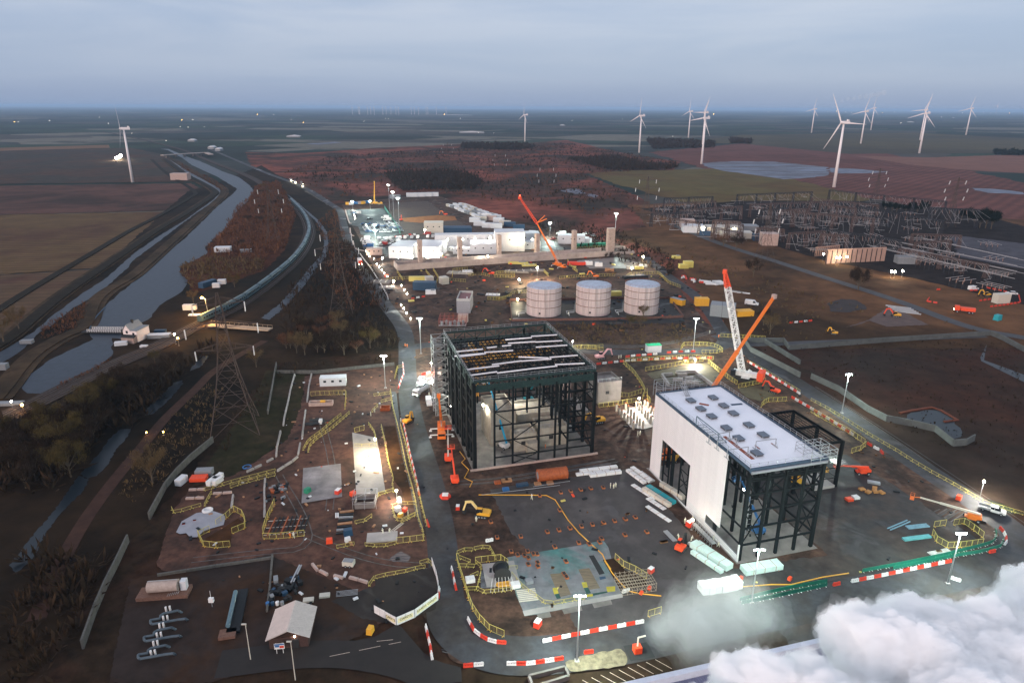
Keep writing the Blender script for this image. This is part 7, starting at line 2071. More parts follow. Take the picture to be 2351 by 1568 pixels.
for K, a_, b_, l_ in (('M3', (1580, 1310), (1520, 920), 'unlit slim lamp column between the vessel and the gate shed'), ('M3', (2070, 1530), (2010, 1110), 'unlit slim lamp column in front of the gate shed')):
 b0 = G(K, *a_); tp = AT(b0, K, *b_)
 t = thing('slim_lamp_column', l_, 'lamp post', b0)
 MB().tube((0, 0, 0), (0, 0, tp.z), .11, .07).build('pole', k_cream, t)
 MB().box((-.3, 0, tp.z), (.9, .3, .15)).build('lamp_head', k_cream, t)
# low walls and fences on the west: retaining wall strips
wm_ = mat('weathered_wall', (0.10, 0.095, 0.085), var=.3)
for nm_, K, s_, l_, h in (('boundary_wall', 'M2', '255,60 160,600', 'dark wall between the pylon scrub and the lawn strip', 1.6), ('boundary_wall', 'M2', '260,150 700,150 1550,60', 'far brown wall behind the west compound', 1.4), ('boundary_wall', 'M1', '2340,1050 2100,1250 1950,1400 1820,1560 1640,1900', 'long dark boundary wall running down left of the compound', 2.2), ('boundary_wall', 'M3', '240,20 110,300 0,520 -120,800 -260,1200', 'lower stretch of the long dark boundary wall at left', 2.2), ('yard_wall', 'M3', '1820,180 1790,560 1760,800', 'low kerb wall on the right of the gas yard', .8), ('yard_wall', 'M3', '560,400 1200,300 1810,210', 'low earth-stained wall at the top of the gas yard', .8), ('perimeter_wall', 'K8', '870,1420 1280,1420 1340,1500 2340,1420', 'pale concrete flood wall right of the crawler crane', 2.4), ('perimeter_wall', 'L3', '0,1190 700,1130 1340,1090 1960,1050', 'far stretch of the pale concrete flood wall on the right', 2.4), ('perimeter_wall', 'L2', '1730,400 1800,500 2340,780', 'concrete flood wall angling down beside the crawler crane', 2.4), ('perimeter_wall', 'L2', '1950,400 2340,640', 'second concrete flood wall right of the crawler crane', 2.2), ('perimeter_wall', 'L8', '0,60 300,200 620,420 830,530 1100,580 1360,640 1560,800 1700,790 1790,740', 'pale winding flood wall beyond the right perimeter road', 2.4), ('perimeter_wall', 'L3', '1960,1040 2100,1100 2340,1230', 'pale flood wall at the far right edge', 2.4)):
 pts = GP(K, s_)
 t = thing(nm_, l_, 'wall', (0, 0, 0))
 for a, b in zip(pts[:-1], pts[1:]):
  n = max(1, int((b - a).length / 6))
  for i in range(n):
   p, q = a.lerp(b, i / n), a.lerp(b, (i + .985) / n)
   MB().beam(p + Vector((0, 0, h / 2)), q + Vector((0, 0, h / 2)), .4, h).build('wall_section', mat('flood_wall', (0.095, 0.098, 0.094), var=.25, scale=.3) if 'perim' in nm_ else wm_, t)
# near building at the bottom edge: parapet and ribbed roof
t = thing('station_building', 'near ribbed grey roof with broad white parapet at the bottom edge', 'building', (0, 0, 0))
zt = 22.0
a, b = G('M8', 1262, 1560, zt), G('P', 1830, 1475, zt)
dr = (b - a).normalized(); a = a - dr * 3.0; b = a + dr * 62; nr = Vector((dr.y, -dr.x, 0)); a.z = b.z = 0
MB().prism([a, b, b + nr * .9, a + nr * .9][::-1], zt - 2.2, zt).build('parapet', mat('white_parapet', (0.66, 0.70, 0.78), var=.08), t)
MB().prism([a + nr * .9, b + nr * .9, b + nr * 26, a + nr * 26][::-1], 0, zt - 1.2).build('wall', mat('lavender_cladding', (0.22, 0.23, 0.34), var=.1), t)
o = MB()
for i in range(150): p = a + dr * (.3 + i * .41) + nr * 1.0; o.beam(p + Vector((0, 0, zt - 1.12)), p + nr * 24 + Vector((0, 0, zt - 1.12)), .16, .14)
tag(o.build('roof_rib', mat('lavender_cladding', (0, 0, 0)), t), kind='stuff')
mat('lavender_cladding', (0, 0, 0))
sheet('sandy_heap', GP('M8', '640,1350 860,1270 1250,1200 1320,1300 1290,1390 1000,1430 700,1450'), mat('gravelly_heap', (0.15, 0.12, 0.075), var=.5, scale=1.0, bump=.8), .15, .3)
t = thing('sump_pit', 'rectangular concrete sump with pale rim at the bottom edge', 'concrete pit', (0, 0, 0))
pp_ = GP('M8', '245,1500 640,1400 680,1500 290,1620', .5)
for i in range(4): MB().beam(pp_[i], pp_[(i + 1) % 4], .45, 1.0).build('rim', m_conc, t)
t = thing('orange_skid', 'orange pump skid with pipes at the edge of the steam', 'machine', G('M8', 1430, 1230), R(12))
MB().box((0, 0, .9), (1.5, 1.4, 1.4)).build('motor', k_redo, t)
MB().path([Vector((0, 0, 1.6)), Vector((0, 0, 3.6)), Vector((1.5, 0, 3.8))], .16).build('pipe', k_cream, t)
MB().box((.4, 0, .1), (5, 4, .2)).build('skid', k_dark, t)
# ================================================================ PEOPLE
for K, x, y, rz, l_, v in (('L6', 845, 680, 90, 'left worker of the three standing together on the dark pad', 0), ('L6', 880, 685, 200, 'middle worker of the three standing together on the dark pad', 0), ('L6', 903, 670, 160, 'right worker of the three standing together on the dark pad', 2),
         ('L5', 2030, 805, 30, 'worker in white walking alone across the dark pad', 1), ('L5', 1422, 1050, 180, 'worker in white standing before the yellow excavator tracks', 0),
         ('L6', 1662, 1065, 20, 'worker in white left of the red and white box', 0), ('L6', 1745, 1040, 100, 'worker at the foot of the scaffold walkway', 0), ('L6', 1730, 1260, 240, 'worker right of the telehandler holding a load', 2), ('L6', 1590, 1240, 120, 'worker left of the telehandler', 2),
         ('L6', 1975, 1250, 60, 'worker halfway along the scaffold walkway', 0), ('L6', 2028, 1325, 200, 'worker at the near end of the scaffold walkway', 1), ('L6', 1145, 105, 90, 'left worker of the pair below the pile caps', 0), ('L6', 1168, 100, 200, 'right worker of the pair below the pile caps', 0),
         ('L5', 400, 1185, 40, 'left worker kneeling over the small square slab', 2), ('L5', 470, 1175, 220, 'right worker on the small square slab', 2), ('L5', 675, 985, 100, 'worker in white beside the trench fence', 0), ('L4', 1470, 1225, 20, 'worker in white in front of the rebar pen', 1), ('L4', 1430, 1225, 340, 'worker in orange at the rebar pen gate', 3),
         ('L1', 320, 985, 190, 'worker standing behind the white van', 0), ('L1', 58, 445, 0, 'left orange-clad walker on the access road', 3), ('L1', 80, 450, 20, 'right orange-clad walker on the access road', 3), ('L1', 345, 365, 60, 'worker in pale clothes near the bright puddle', 1),
         ('M2', 1290, 620, 100, 'left worker beside the yellow fence elbow', 0), ('M2', 1330, 580, 200, 'right worker beside the yellow fence elbow', 2), ('M2', 1620, 690, 130, 'worker in white at the barrier end below the telehandler', 0), ('L2', 352, 575, 30, 'left worker of the pair by the pink excavator', 0), ('L2', 375, 570, 300, 'right worker of the pair by the pink excavator', 0),
         ('L2', 1348, 300, 0, 'worker in pale clothes on the lane beyond the lamp island', 0), ('L2', 1447, 345, 0, 'orange-clad worker at the panel fence corner', 3), ('L5', 1985, 250, 100, 'orange-clad worker inside the frame hall', 3), ('L5', 2180, 240, 100, 'orange-clad worker by the tank block in the frame hall', 3), ('L2', 600, 1090, 90, 'worker among the far starter columns', 2), ('L2', 690, 1245, 200, 'worker among the near starter columns', 2)):
 person(K, x, y, rz, l_, v)
# small debris strewn over the yards
def debris(name, poly, n, m, label, s0=.15, s1=.7):
 xs = [p.x for p in poly]; ys = [p.y for p in poly]; o = MB(); g = random.Random(n)
 for i in range(n):
  q = Vector((g.uniform(min(xs), max(xs)), g.uniform(min(ys), max(ys)), 0))
  if inside(poly, np.array([q.x]), np.array([q.y]))[0]:
   a = g.uniform(s0, s1); o.box((q.x, q.y, .1 + a * .3), (a * g.uniform(.5, 3), a, a * .6), g.uniform(0, 3))
 return tag(o.build(name, m), label, 'debris', kind='stuff')
_y = GP('P', '930,790 1020,760 1400,800 1700,800 1860,900 2300,1210 2150,1330 1180,1480 1060,1400 930,1000')
_w = GP('P', '660,880 900,850 905,905 960,1180 990,1400 850,1440 380,1300 430,1130 560,1080 640,1020')
_n = GP('P', '830,600 920,590 1500,560 1600,660 1660,780 960,740 900,690')
for i, (nm_, m_) in enumerate((('pale_debris', k_cabin), ('brown_debris', k_wood), ('dark_debris', k_black), ('yellow_debris', k_yel), ('orange_debris', k_redo))):
 debris('debris', _y, [110, 110, 240, 14, 12][i], m_, nm_.replace('_', ' ') + ' strewn over the main yard')
 debris('debris', _w, [60, 90, 220, 8, 8][i], m_, nm_.replace('_', ' ') + ' strewn over the west compound')
 debris('debris', _n, [130, 130, 260, 50, 24][i], m_, nm_.replace('_', ' ') + ' strewn between tanks and foundation', .3, 1.5)
# ================================================================ CABINS AND YARDS NEAR THE FOUNDATION
cab = dict(group='white site cabins behind the long foundation')
for K, x, y, rz, c, l_, w_, h, lab in (
  ('K6', 945, 750, -8, 'white', 17, 26, 8, 'left big white two-bay cabin block behind the foundation'),
  ('K6', 1215, 745, -8, 'white', 18, 26, 8, 'second big white cabin block behind the foundation'),
  ('K6', 1620, 640, 6, 'white', 50, 9, 8.5, 'long white two-storey cabin row under four bright lamps'),
  ('K6', 1790, 715, 3, 'white', 19, 18, 7, 'white stepped cabin with yellow stair in the middle of the row'),
  ('K6', 2075, 690, 3, 'white', 22, 16, 14, 'tall white cabin block with black fire stair'),
  ('K7', 490, 615, 4, 'white', 22, 12, 8, 'flat pale cabins beyond the black fire stair'),
  ('K7', 520, 680, 2, 'white', 19, 7, 5.4, 'low white cabin in front of the green windows'),
  ('K6', 1250, 505, 4, 'cream', 16, 10, 9, 'cream-lit cabin beside the lorry yard'),
  ('K7', 1000, 620, -4, 'white', 21, 9, 6.5, 'white cabin on the red base behind the fifth pier'),
  ('K6', 1570, 730, 0, 'white', 14, 8, 4, 'low white cabin left of the stepped cabin'),
  ('K6', 1480, 710, -30, 'white', 10, 5, 3, 'small slanted white cabin beside the second block')):
 big = container(K, x, y, rz, lab, c, l_, w_, h, 1, **cab)
for i, (K, x, y) in enumerate((('K6', 2130, 700), ('K6', 900, 760), ('K6', 1170, 745))):
 t = thing('fire_stair', ['black zigzag fire stair on the tall white block', 'brown stair on the left big cabin', 'brown stair on the second big cabin'][i], 'stair', G(K, x, y) + Vector((0, -2.0, 0)), 0)
 o = MB(); hh = 12 if i == 0 else 5
 for k in range(int(hh / 2.5)):
  o.beam((-1.6 if k % 2 else 1.6, 0, k * 2.5), (1.6 if k % 2 else -1.6, 0, k * 2.5 + 2.5), 1.0, .25)
 for x_ in (-2.4, 2.4): o.beam((x_, -.6, 0), (x_, -.6, hh), .25).beam((x_, .6, 0), (x_, .6, hh), .25)
 o.build('stair_flight', k_black if i == 0 else k_rust, t)
# storage rows on the right: stacks of units
rnd = random.Random(3)
row = GP('K6', '1400,215 1480,240 1600,290 1700,330 1800,355')
sp = along(row, 6.2)
for i, (p, a, l_) in enumerate(sp):
 for j in range(3):
  q = p + Vector((-math.sin(a), math.cos(a), 0)) * (j * 7.5) + Vector((rnd.uniform(-1, 1), rnd.uniform(-1, 1), 0))
  container('K6', 0, 0, math.degrees(a) + rnd.uniform(-8, 8), ['near', 'middle', 'far'][j] + '-row stored unit, ' + ordw(i) + ' from the left in the white storage yard', rnd.choice(['white', 'white', 'grey', 'white', 'cream']), 5.6, 3.2, 2.8 if j else 2.4, 0, 'stored units in the white storage yard', p=q)
for i, (x, y, c) in enumerate(((1830, 340, 'white'), (1880, 370, 'wood'), (1930, 360, 'white'), (1960, 390, 'white'), (1700, 390, 'white'), (1770, 375, 'cream'), (2030, 425, 'cream'), (2080, 440, 'navy'), (2180, 470, 'navy'), (1750, 430, 'white'), (1840, 450, 'white'), (1935, 455, 'white'))):
 container('K6', x, y, -12 + (i % 3) * 6, ordw(i) + ' loose ' + {'wood': 'pinkish', 'navy': 'dark blue'}.get(c, c) + ' container at the right end of the storage yard', c, 10, 4, 4, 0, 'loose containers beside the storage yard')
container('K6', 1500, 480, 2, 'upper long dark blue container block beside the pond of light', 'navy', 24, 5, 3.4, 0)
container('K6', 1510, 505, 2, 'lower long dark blue container block beside the lorry yard', 'navy', 24, 6, 4.2, 0)
for i, x in enumerate((1010, 1090, 1170, 1240)):
 container('K6', x, 112 - i * 2, 3, ordw(i) + ' white trailer from the left at the far edge of the gravel apron', 'white', 13, 5, 4.2, 0, 'white trailers on the far apron edge')
container('K6', 825, 130, 0, 'pale trailer beside the tall far lamp', 'grey', 12, 5, 4, 0)
container('K7', 1145, 610, -30, 'left orange-lined container behind the fifth pier', 'white', 6, 4, 4, 0)
container('K7', 1175, 625, -30, 'right orange-lined container behind the fifth pier', 'white', 6, 4, 4, 0)
for i in range(8):
 q = G('K7', 1060 + i * 45, 665 - i * 2)
 container('K7', 0, 0, 5, ordw(i) + ' green bin from the left behind the foundation right end', 'green', 4, 2.4, 2.4, 0, 'green bins behind the foundation', p=q)
car('K7', 890, 530, 180, 'cream van beside the red shed behind the fifth pier', 'white', 1, sc=1.5)
car('K7', 555, 525, 170, 'white van above the orange crane boom', 'white', 1, sc=1.5)
for i, (x, y, c) in enumerate(((1160, 525, 'white'), (1240, 548, 'silver'), (1320, 570, 'red'), (865, 570, 'black'), (795, 585, 'red'))):
 car('K7', x, y, 160 + i * 15, ordw(i) + ' vehicle on the dark yard right of the crane boom, ' + c + ' paint', c, 0, sc=1.2)
# car park: rows of cars
cc = ['white', 'silver', 'black', 'grey', 'blue', 'silver', 'white', 'black']
rows_ = [('535,505 505,470 490,430 475,415', 'left', 9), ('690,510 665,470 645,435 635,410', 'middle', 10), ('820,500 795,460 775,430 745,385', 'right', 11), ('390,335 375,300 360,270', 'upper left', 5)]
for s_, nm_, n in rows_:
 pts = GP('K6', s_)
 tot = sum((b - a).length for a, b in zip(pts[:-1], pts[1:]))
 for i, (p, a, l_) in enumerate(along(pts, tot / n)):
  car('K6', *(lambda v: (0, 0))(0), 0, 'x', cc[(i * 3 + len(nm_)) % 8], 0) if False else None
  c = cc[(i * 5 + len(nm_)) % 8]
  k = (c, 0)
  if k not in CARK: CARK[k] = k_car('parked_car', CARC[c], 0)
  for j in (0, 1):
   if nm_.startswith('upper') and j: continue
   q = p + Vector((5.2 * j, 0, 0))
   dup(CARK[k], (q.x, q.y, .12), rnd.uniform(-.08, .08) + (3.14 if j else 0), c + ' car, ' + ordw(i) + ' from the near end in the ' + ('second ' if j else '') + nm_ + ' car park row', 'cars parked in the lit car park', sc=1.12, key='car%s%d' % k)
for x, y, c, l_ in ((410, 300, 'white', 'white van at the top left of the lit car park'), (715, 350, 'white', 'white van at the upper right of the car park'), (740, 375, 'white', 'second white van at the upper right of the car park')):
 car('K6', x, y, 175, l_, c, 1, sc=1.35)
car('K6', 545, 365, 20, 'lone dark car driving through the middle of the car park', 'black', 0, sc=1.3)
for i, (x, y) in enumerate(((655, 585), (735, 585), (775, 583), (850, 582), (880, 578), (935, 572), (1010, 570), (1075, 565), (1185, 560), (1240, 558), (1290, 555))):
 car('K6', x, y, 90, ordw(i) + ' pale vehicle from the left in the back row of the lorry park', 'white' if i % 3 else 'silver', 1, 'vans in the back row of the lorry park', sc=1.15)
for i, (x, y) in enumerate(((500, 585), (495, 605), (515, 625), (520, 642), (535, 665))):
 car('K6', x, y, 175, ordw(i) + ' pale van from the far end of the row beside the access road', 'white' if i < 4 else 'blue', 1, 'vans parked by the access road', sc=1.3)
for i, (x, y, c) in enumerate(((685, 610, 'white'), (720, 610, 'silver'), (790, 608, 'white'), (855, 612, 'white'), (660, 645, 'white'), (700, 640, 'red'), (770, 640, 'silver'), (1175, 530, 'red'), (1350, 500, 'red'))):
 car('K6', x, y, 80 + i * 13, ordw(i) + ' scattered vehicle on the lorry park, painted ' + c, c, i % 2, 'vehicles scattered on the lorry park', sc=1.2)
cr_ = [('K6', 310, 200), ('K6', 345, 200), ('K6', 390, 195), ('K6', 430, 192), ('K6', 470, 190), ('K6', 510, 185)]
for i, (K, x, y) in enumerate(cr_):
 container(K, x, y, 10 * i, ordw(i) + ' small rusty unit from the left on the far edge of the car park', ['orange', 'white', 'blue', 'wood', 'orange', 'blue'][i], 5, 3, 2.6, 0, 'small units on the far car park edge')
# green screen fence of the car park
t = thing('green_screen_fence', 'dark green mesh screen fence along the right side of the lit car park', 'fence', (0, 0, 0))
for p, a, l_ in along(GP('K6', '708,240 760,320 830,430 882,525'), 6):
 MB().box((p.x, p.y, 1.6), (l_, .15, 3.0), a).build('screen_panel', k_dgreen, t)
t = thing('kerb_island', 'pale kerbed strip beside the access road above the car park', 'kerb', (0, 0, 0))
for s_ in ('280,262 320,405 345,408', '330,460 335,530 370,545', '360,600 380,690 480,708'):
 pts = smooth_line(GP('K6', s_), 1)
 for a, b in zip(pts[:-1], pts[1:]): MB().beam(a + Vector((0, 0, .25)), b + Vector((0, 0, .25)), 1.1, .5).build('kerb_stone', k_pink, t)
# construction clutter of pale slabs and machines round the dug pits
for i, (K, x, y, l_, w_, h, m_, lab) in enumerate((('K6', 1530, 950, 16, 7, .6, m_pour, 'pale form slab by the red mini excavator'), ('K6', 1620, 940, 7, 5, 1.0, k_white, 'white sheet pile on the pale form slab'), ('K7', 400, 940, 16, 5, 1.0, m_conc, 'left concrete strip in the yellow-lit excavation'), ('K7', 560, 930, 18, 4, 1.0, m_conc, 'right concrete strip in the yellow-lit excavation'), ('K7', 420, 850, 14, 3, 1.4, k_yel, 'yellow machine parts pile behind the strips'), ('K7', 540, 870, 10, 4, 1.0, k_yel, 'yellow frames right of the parts pile'), ('K7', 1060, 860, 13, 3, 2.2, k_red, 'red trailer on the frosty slab'), ('K7', 1190, 860, 5, 3, 2.6, k_white, 'left white machine on the frosty slab'), ('K7', 1300, 875, 5, 3, 2.6, k_white, 'right white machine on the frosty slab'), ('K7', 1700, 1005, 16, 4, 1.6, k_black, 'black tarpaulin pile behind the right tank'), ('K7', 1650, 905, 5, 3, 1.8, k_cream, 'cream box at the near edge of the frosty slab'), ('K7', 1740, 905, 6, 3, 1.6, k_yel, 'yellow machine at the near edge of the frosty slab'), ('K7', 1790, 880, 5, 2.4, 1.4, k_white, 'white box at the right of the frosty slab'), ('K7', 1420, 930, 6, 3, 2, k_wood, 'brown frames behind the middle tank'), ('K7', 2150, 760 + 30, 6, 3, 2.0, k_yel, 'yellow machine at the lane corner'), ('K6', 1895, 1190, 8, 4, .5, k_white, 'white sheet lying on the mud left of the tanks'), ('K6', 1215, 1175, 6, 4, 2.0, k_white, 'white bagged heap near the access corner'), ('K6', 665, 1050, 12, 8, .8, m_conc, 'upper grey slab beside the access road'), ('K6', 735, 1115, 9, 6, .8, m_conc, 'lower grey slab beside the access road'))):
 p = G(K, x, y)
 t = thing('site_slab' if h < 1.1 else 'site_unit', lab, 'slab' if h < 1.1 else 'machine', (p.x, p.y, .1), R(-8 + (i * 37) % 24))
 MB().box((0, 0, h / 2), (l_, w_, h), taper=.94).build('body', m_, t)
 if h > 1.1: MB().box((l_ * .2, 0, h + .2), (l_ * .35, w_ * .6, .4)).build('top_unit', k_grey, t)
 else:
  for k in range(3): MB().box((-l_ * .3 + k * l_ * .3, 0, h + .12), (.5, w_ * .8, .24)).build('rib', k_cream, t)
# red-white heap and white lengths beyond the lane
for i in range(12):
 p = G('K8', 180 + i * 16, 710 + i * 5) + Vector((rnd.uniform(-2, 2), rnd.uniform(-4, 4), rnd.uniform(.1, .8)))
 k = 'rw'[i % 2]
 dup(kit(k), p, rnd.uniform(0, 3), ordw(i) + (' red' if k == 'r' else ' white') + ' barrier from the left in the tumbled heap by the lane', 'tumbled barrier heap by the lane', sc=1.3)
for i in range(6):
 stack('K8', 440 + i * 30, 755 + (i % 3) * 14, -20 + i * 9, 8, 1, 1.6, ordw(i) + ' white wrapped length from the left beyond the barrier heap', m_wr2, .8, band=False)
for i in range(5): stack('K8', 700 + i * 36, 855 + i * 6, -25, 7, 1, 1.3, ordw(i) + ' white panel from the left on the dark bank by the crawler crane', m_wr2, .4, band=False)
for i in range(5): stack('L3', 960 + i * 26, 740 + i * 16, -28, 12, 1, .8, ordw(i) + ' pale pipe from the left on the brown cleared ground', k_steel, .5, band=False)
sheet('cleared_ground', GP('L3', '390,960 640,880 850,740 900,730 1290,935 830,955 650,890 500,940'), mat('brown_clear', (0.10, 0.065, 0.055), var=.25, scale=.2), .1, .4)
sheet('dark_hollow', GP('L3', '180,700 330,650 480,660 600,720 620,760 400,800 220,790'), mat('peat', (0.03, 0.02, 0.018), var=.4, scale=.1), .1, .6)
for i, s_ in enumerate(('1300,640 1270,680 1400,700', '1740,560 1830,560', '1380,550 1420,550', '1840,675 1980,655', '1960,740 2120,720 2300,690', '2280,610 2300,690')):
 run('r', 'L3', s_, ['outside the hedge at the lorry junction', 'behind the small digger pen', 'alone on the dark verge', 'before the digger in the far pen', 'on the near side of the far red pen', 'on the right side of the far red pen'][i], step=3.0)
run('r', 'L3', '1920,530 2050,555 2160,580', 'on the back side of the far red pen', step=3.0)
car('L3', 1780, 550, 20, 'white pickup beside the far red pen', 'white', 1, sc=1.2)
car('L3', 2200, 600, 160, 'white car behind the far red pen', 'white', 0, sc=1.3)
car('K8', 930, 1008, -25, 'white van on the dark lane beyond the cranes', 'white', 1, sc=1.3)
container('K8', 840, 1120, 10, 'rusty orange unit left of the white van on the dark lane', 'orange', 9, 5, 2.6, 0)
container('K8', 610, 1120, -20, 'grey slanted concrete hut behind the crawler crane', 'grey', 12, 8, 6, 0)
# ================================================================ CARAVANS, SHEDS AND BOATS BY THE RIVER
for K, x, y, rz, c, l_, w_, h, lab in (('K5', 1670, 495, 5, 'white', 6.5, 2.6, 2.6, 'white caravan below the amber street lamp'), ('K5', 1825, 290, 70, 'navy', 11, 3.6, 3.0, 'long dark blue narrowboat-like hull ashore by the river'), ('K5', 1900, 300, 10, 'white', 4, 2.4, 2.4, 'lower white caravan among the rust bushes'), ('K5', 1950, 270, 10, 'white', 4.5, 2.6, 2.6, 'upper white caravan among the rust bushes'), ('K1', 1960, 1320, 8, 'white', 11, 6, 3.4, 'white shed in the clearing above the river bend'), ('K1', 2160, 1325, 20, 'grey', 8, 3, 2, 'dark blue-grey boat shape in the clearing above the river bend'), ('K1', 1588, 690, 0, 'wood', 24, 12, 9, 'small pinkish barn by the canal in the fields'), ('K5', 1400, 740, 8, 'grey', 9.5, 3.4, 1.6, 'long white-roofed low shed right of the lock house'), ('K5', 1410, 700, 5, 'navy', 5, 2, 1.4, 'dark green topped shed behind the low shed'), ('K5', 1065, 805, 20, 'white', 5, 2.6, 1.4, 'white upturned boat below the lock house'), ('K5', 1265, 825, 0, 'white', 3, 1.6, .8, 'white dinghy near the railway fence'), ('K5', 25, 1020, 5, 'grey', 4, 2.4, 2.4, 'small pale hut at the left edge beyond the canal'), ('K5', 60, 1330, 5, 'grey', 11, 2.6, .8, 'pale platform canopy at the left edge'), ('K5', 240, 790, 5, 'grey', 5, 2.4, 1.4, 'low brick sluice hut in the rust reeds')):
 container(K, x, y, rz, lab, c, l_, w_, h, 0, roof=k_cabin if 'white-roofed' in lab else None, cat='boat' if 'boat' in lab or 'hull' in lab or 'dinghy' in lab else ('caravan' if 'caravan' in lab else 'shed'))
tag(MB().extr([(-2.6, .2), (1.8, .2), (3.0, .9), (-2.6, .9)], -1, 1).build('boat', k_white), 'small white open boat on the grass below the caravan', 'boat').location = G('K5', 1705, 550)
lowlamp('K5', 1560, 745, 3.5, 'orange crossing lamp on the railway below the house', 500, (1, .45, .12), lampo, .4)
lowlamp('K5', 1530, 712, 4.5, 'white signal disc beside the railway crossing', 60, (1, .9, .7), lampw, .35)
lowlamp('K5', 193, 1330, 3, 'orange lamp beside the railway at the far left', 400, (1, .5, .15), lampo, .4)
lowlamp('K5', 100, 1300, 3, 'pale lamp beside the platform at the left edge', 150, (1, .7, .5), lampw, .3)
lowlamp('M1', 1605, 940, 1.2, 'left amber marker beside the dirt track', 20, (1, .6, .2), lampo, .2)
lowlamp('M1', 1790, 935, 1.2, 'right amber marker beside the dirt track', 20, (1, .6, .2), lampo, .2)
# ================================================================ SUBSTATION
sub = GP('P', '1470,480 1700,462 1960,462 2200,480 2351,520 2500,600 2500,720 2351,700 2100,640 1900,600 1760,560 1600,520')
sheet('substation_ground', sub, mat('substation_gravel', (0.026, 0.020, 0.018), var=.5, scale=.1, rough=.95, spec=.03), .09, 1)
sheet('grey_pan', GP('P', '2180,540 2351,560 2500,600 2500,640 2300,610 2200,590'), mat('grey_pan', (0.075, 0.07, 0.08), var=.3, scale=.1, spec=.05), .12, 1)
m_gt = mat('gantry_steel', (0.10, 0.062, 0.052), var=.3, rough=.7)
m_gd = mat('dark_gantry', (0.025, 0.025, 0.03), var=.3, rough=.7)
m_bb = mat('busbar_alloy', (0.40, 0.37, 0.36), rough=.4, metal=.3)
rg = random.Random(9)
def gantry(x0, y0, x1, y1, n, h, m, label):
 a, b = G('P', x0, y0), G('P', x1, y1)
 t = thing('lattice_gantry', label, 'gantry', a, 0, 'substation lattice gantries')
 d = b - a
 for i in range(n + 1):
  p = d * (i / n)
  MB().lattice(p, p + Vector((0, 0, h)), 2.2, 1.1, 6, .28, t2=.16).build('tower', m, t)
 for i in range(n):
  p, q = d * (i / n) + Vector((0, 0, h - .5)), d * ((i + 1) / n) + Vector((0, 0, h - .5))
  bm_ = MB().lattice(p, q, 1.3, 1.3, 8, .22, t2=.14).build('beam', m, t)
  dr_ = MB()
  for k in range(9):
   r_ = p.lerp(q, (k + .5) / 9); s_ = r_ + Vector((rg.uniform(-6, 6), rg.uniform(-14, 6), -rg.uniform(.3, 1) * h + 1.5)); dr_.tube(r_, s_, .07, n=4)
   if k % 3 == 0: dr_.tube(s_, s_ + Vector((rg.uniform(-12, 12), rg.uniform(-3, 3), 0)), .14, n=4)
  tag(dr_.build('dropper', m_bb, t), kind='stuff')
  for k in (.2, .5, .8):
   r_ = p.lerp(q, k); MB().tube(r_ + Vector((0, 0, -.6)), r_ + Vector((0, -.6, -4)), .14).build('insulator', mat('brown_insulator', (0.30, 0.18, 0.14)), bm_)
gl = [(1500, 500, 1640, 492, 3, 13), (1560, 515, 1700, 505, 3, 13), (1690, 478, 1860, 470, 4, 14), (1720, 500, 1900, 492, 4, 13), (1860, 486, 2010, 505, 3, 14), (1900, 470, 2165, 500, 4, 16), (1820, 522, 2000, 540, 4, 14), (1960, 520, 2155, 560, 3, 18), (1880, 560, 2060, 590, 4, 12), (2060, 600, 2260, 640, 4, 9)]
for i in range(18):
 x_ = 1490 + rg.random() * 640; y_ = 478 + rg.random() * 85 + (x_ - 1490) * .05
 gl.append((x_, y_, x_ + rg.choice([60, 80, 110]), y_ + rg.choice([-5, 4, 12]), 2, rg.uniform(9, 17)))
for i, g_ in enumerate(gl):
 gantry(*g_, m_gd if i % 3 == 2 or i in (5, 7) else m_gt, ordw(i) + ' lattice gantry from the left across the dark substation')
fld = thing('isolator_bay', 'x', 'switchgear')
o = MB()
for k in range(3):
 for yy in (-3.5, 3.5): o.tube((-4 + k * 4, yy, 0), (-4 + k * 4, yy, 3.4), .14, n=5)
tag(o.build('support_post', m_gd, fld), kind='stuff')
o = MB()
for k in range(3):
 for yy in (-3.5, 3.5): o.tube((-4 + k * 4, yy, 3.4), (-4 + k * 4, yy, 5.6), .22, n=5)
tag(o.build('insulator_stack', mat('brown_insulator', (0.30, 0.18, 0.14)), fld), kind='stuff')
o = MB()
for k in range(3): o.tube((-4 + k * 4, -7.5, 5.7), (-4 + k * 4, 7.5, 5.7), .13, n=5)
tag(o.build('busbar', m_bb, fld), kind='stuff')
k = 0
pts_ = []
for j in range(9):
 for i in range(11):
  px = 1500 + i * 82 + j * 10 + rnd.uniform(-14, 14); py = 478 + i * (4 + j * 1.8) + j * 16 + rnd.uniform(-4, 4)
  q = G('P', px, py)
  if inside(sub, np.array([q.x]), np.array([q.y]))[0] and px < 2330 and not (px > 2130 and py < 575) and not (1880 < px < 2050 and py > 556): pts_.append((q, px, py))
for q, px, py in sorted(pts_, key=lambda v: v[1]):
 dup(fld, (q.x, q.y, 0), TH + rnd.choice([0, 1.57]) + rnd.uniform(-.3, .3), 'set of six busbar posts, ' + ordw(k % 60) + ' from the left across the ' + ('front' if py > 545 else 'back') + ' of the substation', 'busbar sets in the substation', key='fld')
 k += 1
for i, s_ in enumerate(('2030,560 2351,628', '2060,556 2351,615', '2000,566 2330,640', '2120,548 2351,598')):
 tag(MB().path(GP('P', s_, 7), .16, 5).path([p + Vector((0, 6, 0)) for p in GP('P', s_, 7)], .16, 5).build('conductor_pair', m_bb), ordw(i) + ' long pale conductor pair from the front at the right of the substation', 'conductors', 'long conductor pairs')
t = thing('blast_wall_compound', 'pinkish ribbed wall building under floodlights at the substation', 'building', (0, 0, 0))
a, b = G('P', 1905, 610), G('P', 2035, 618)
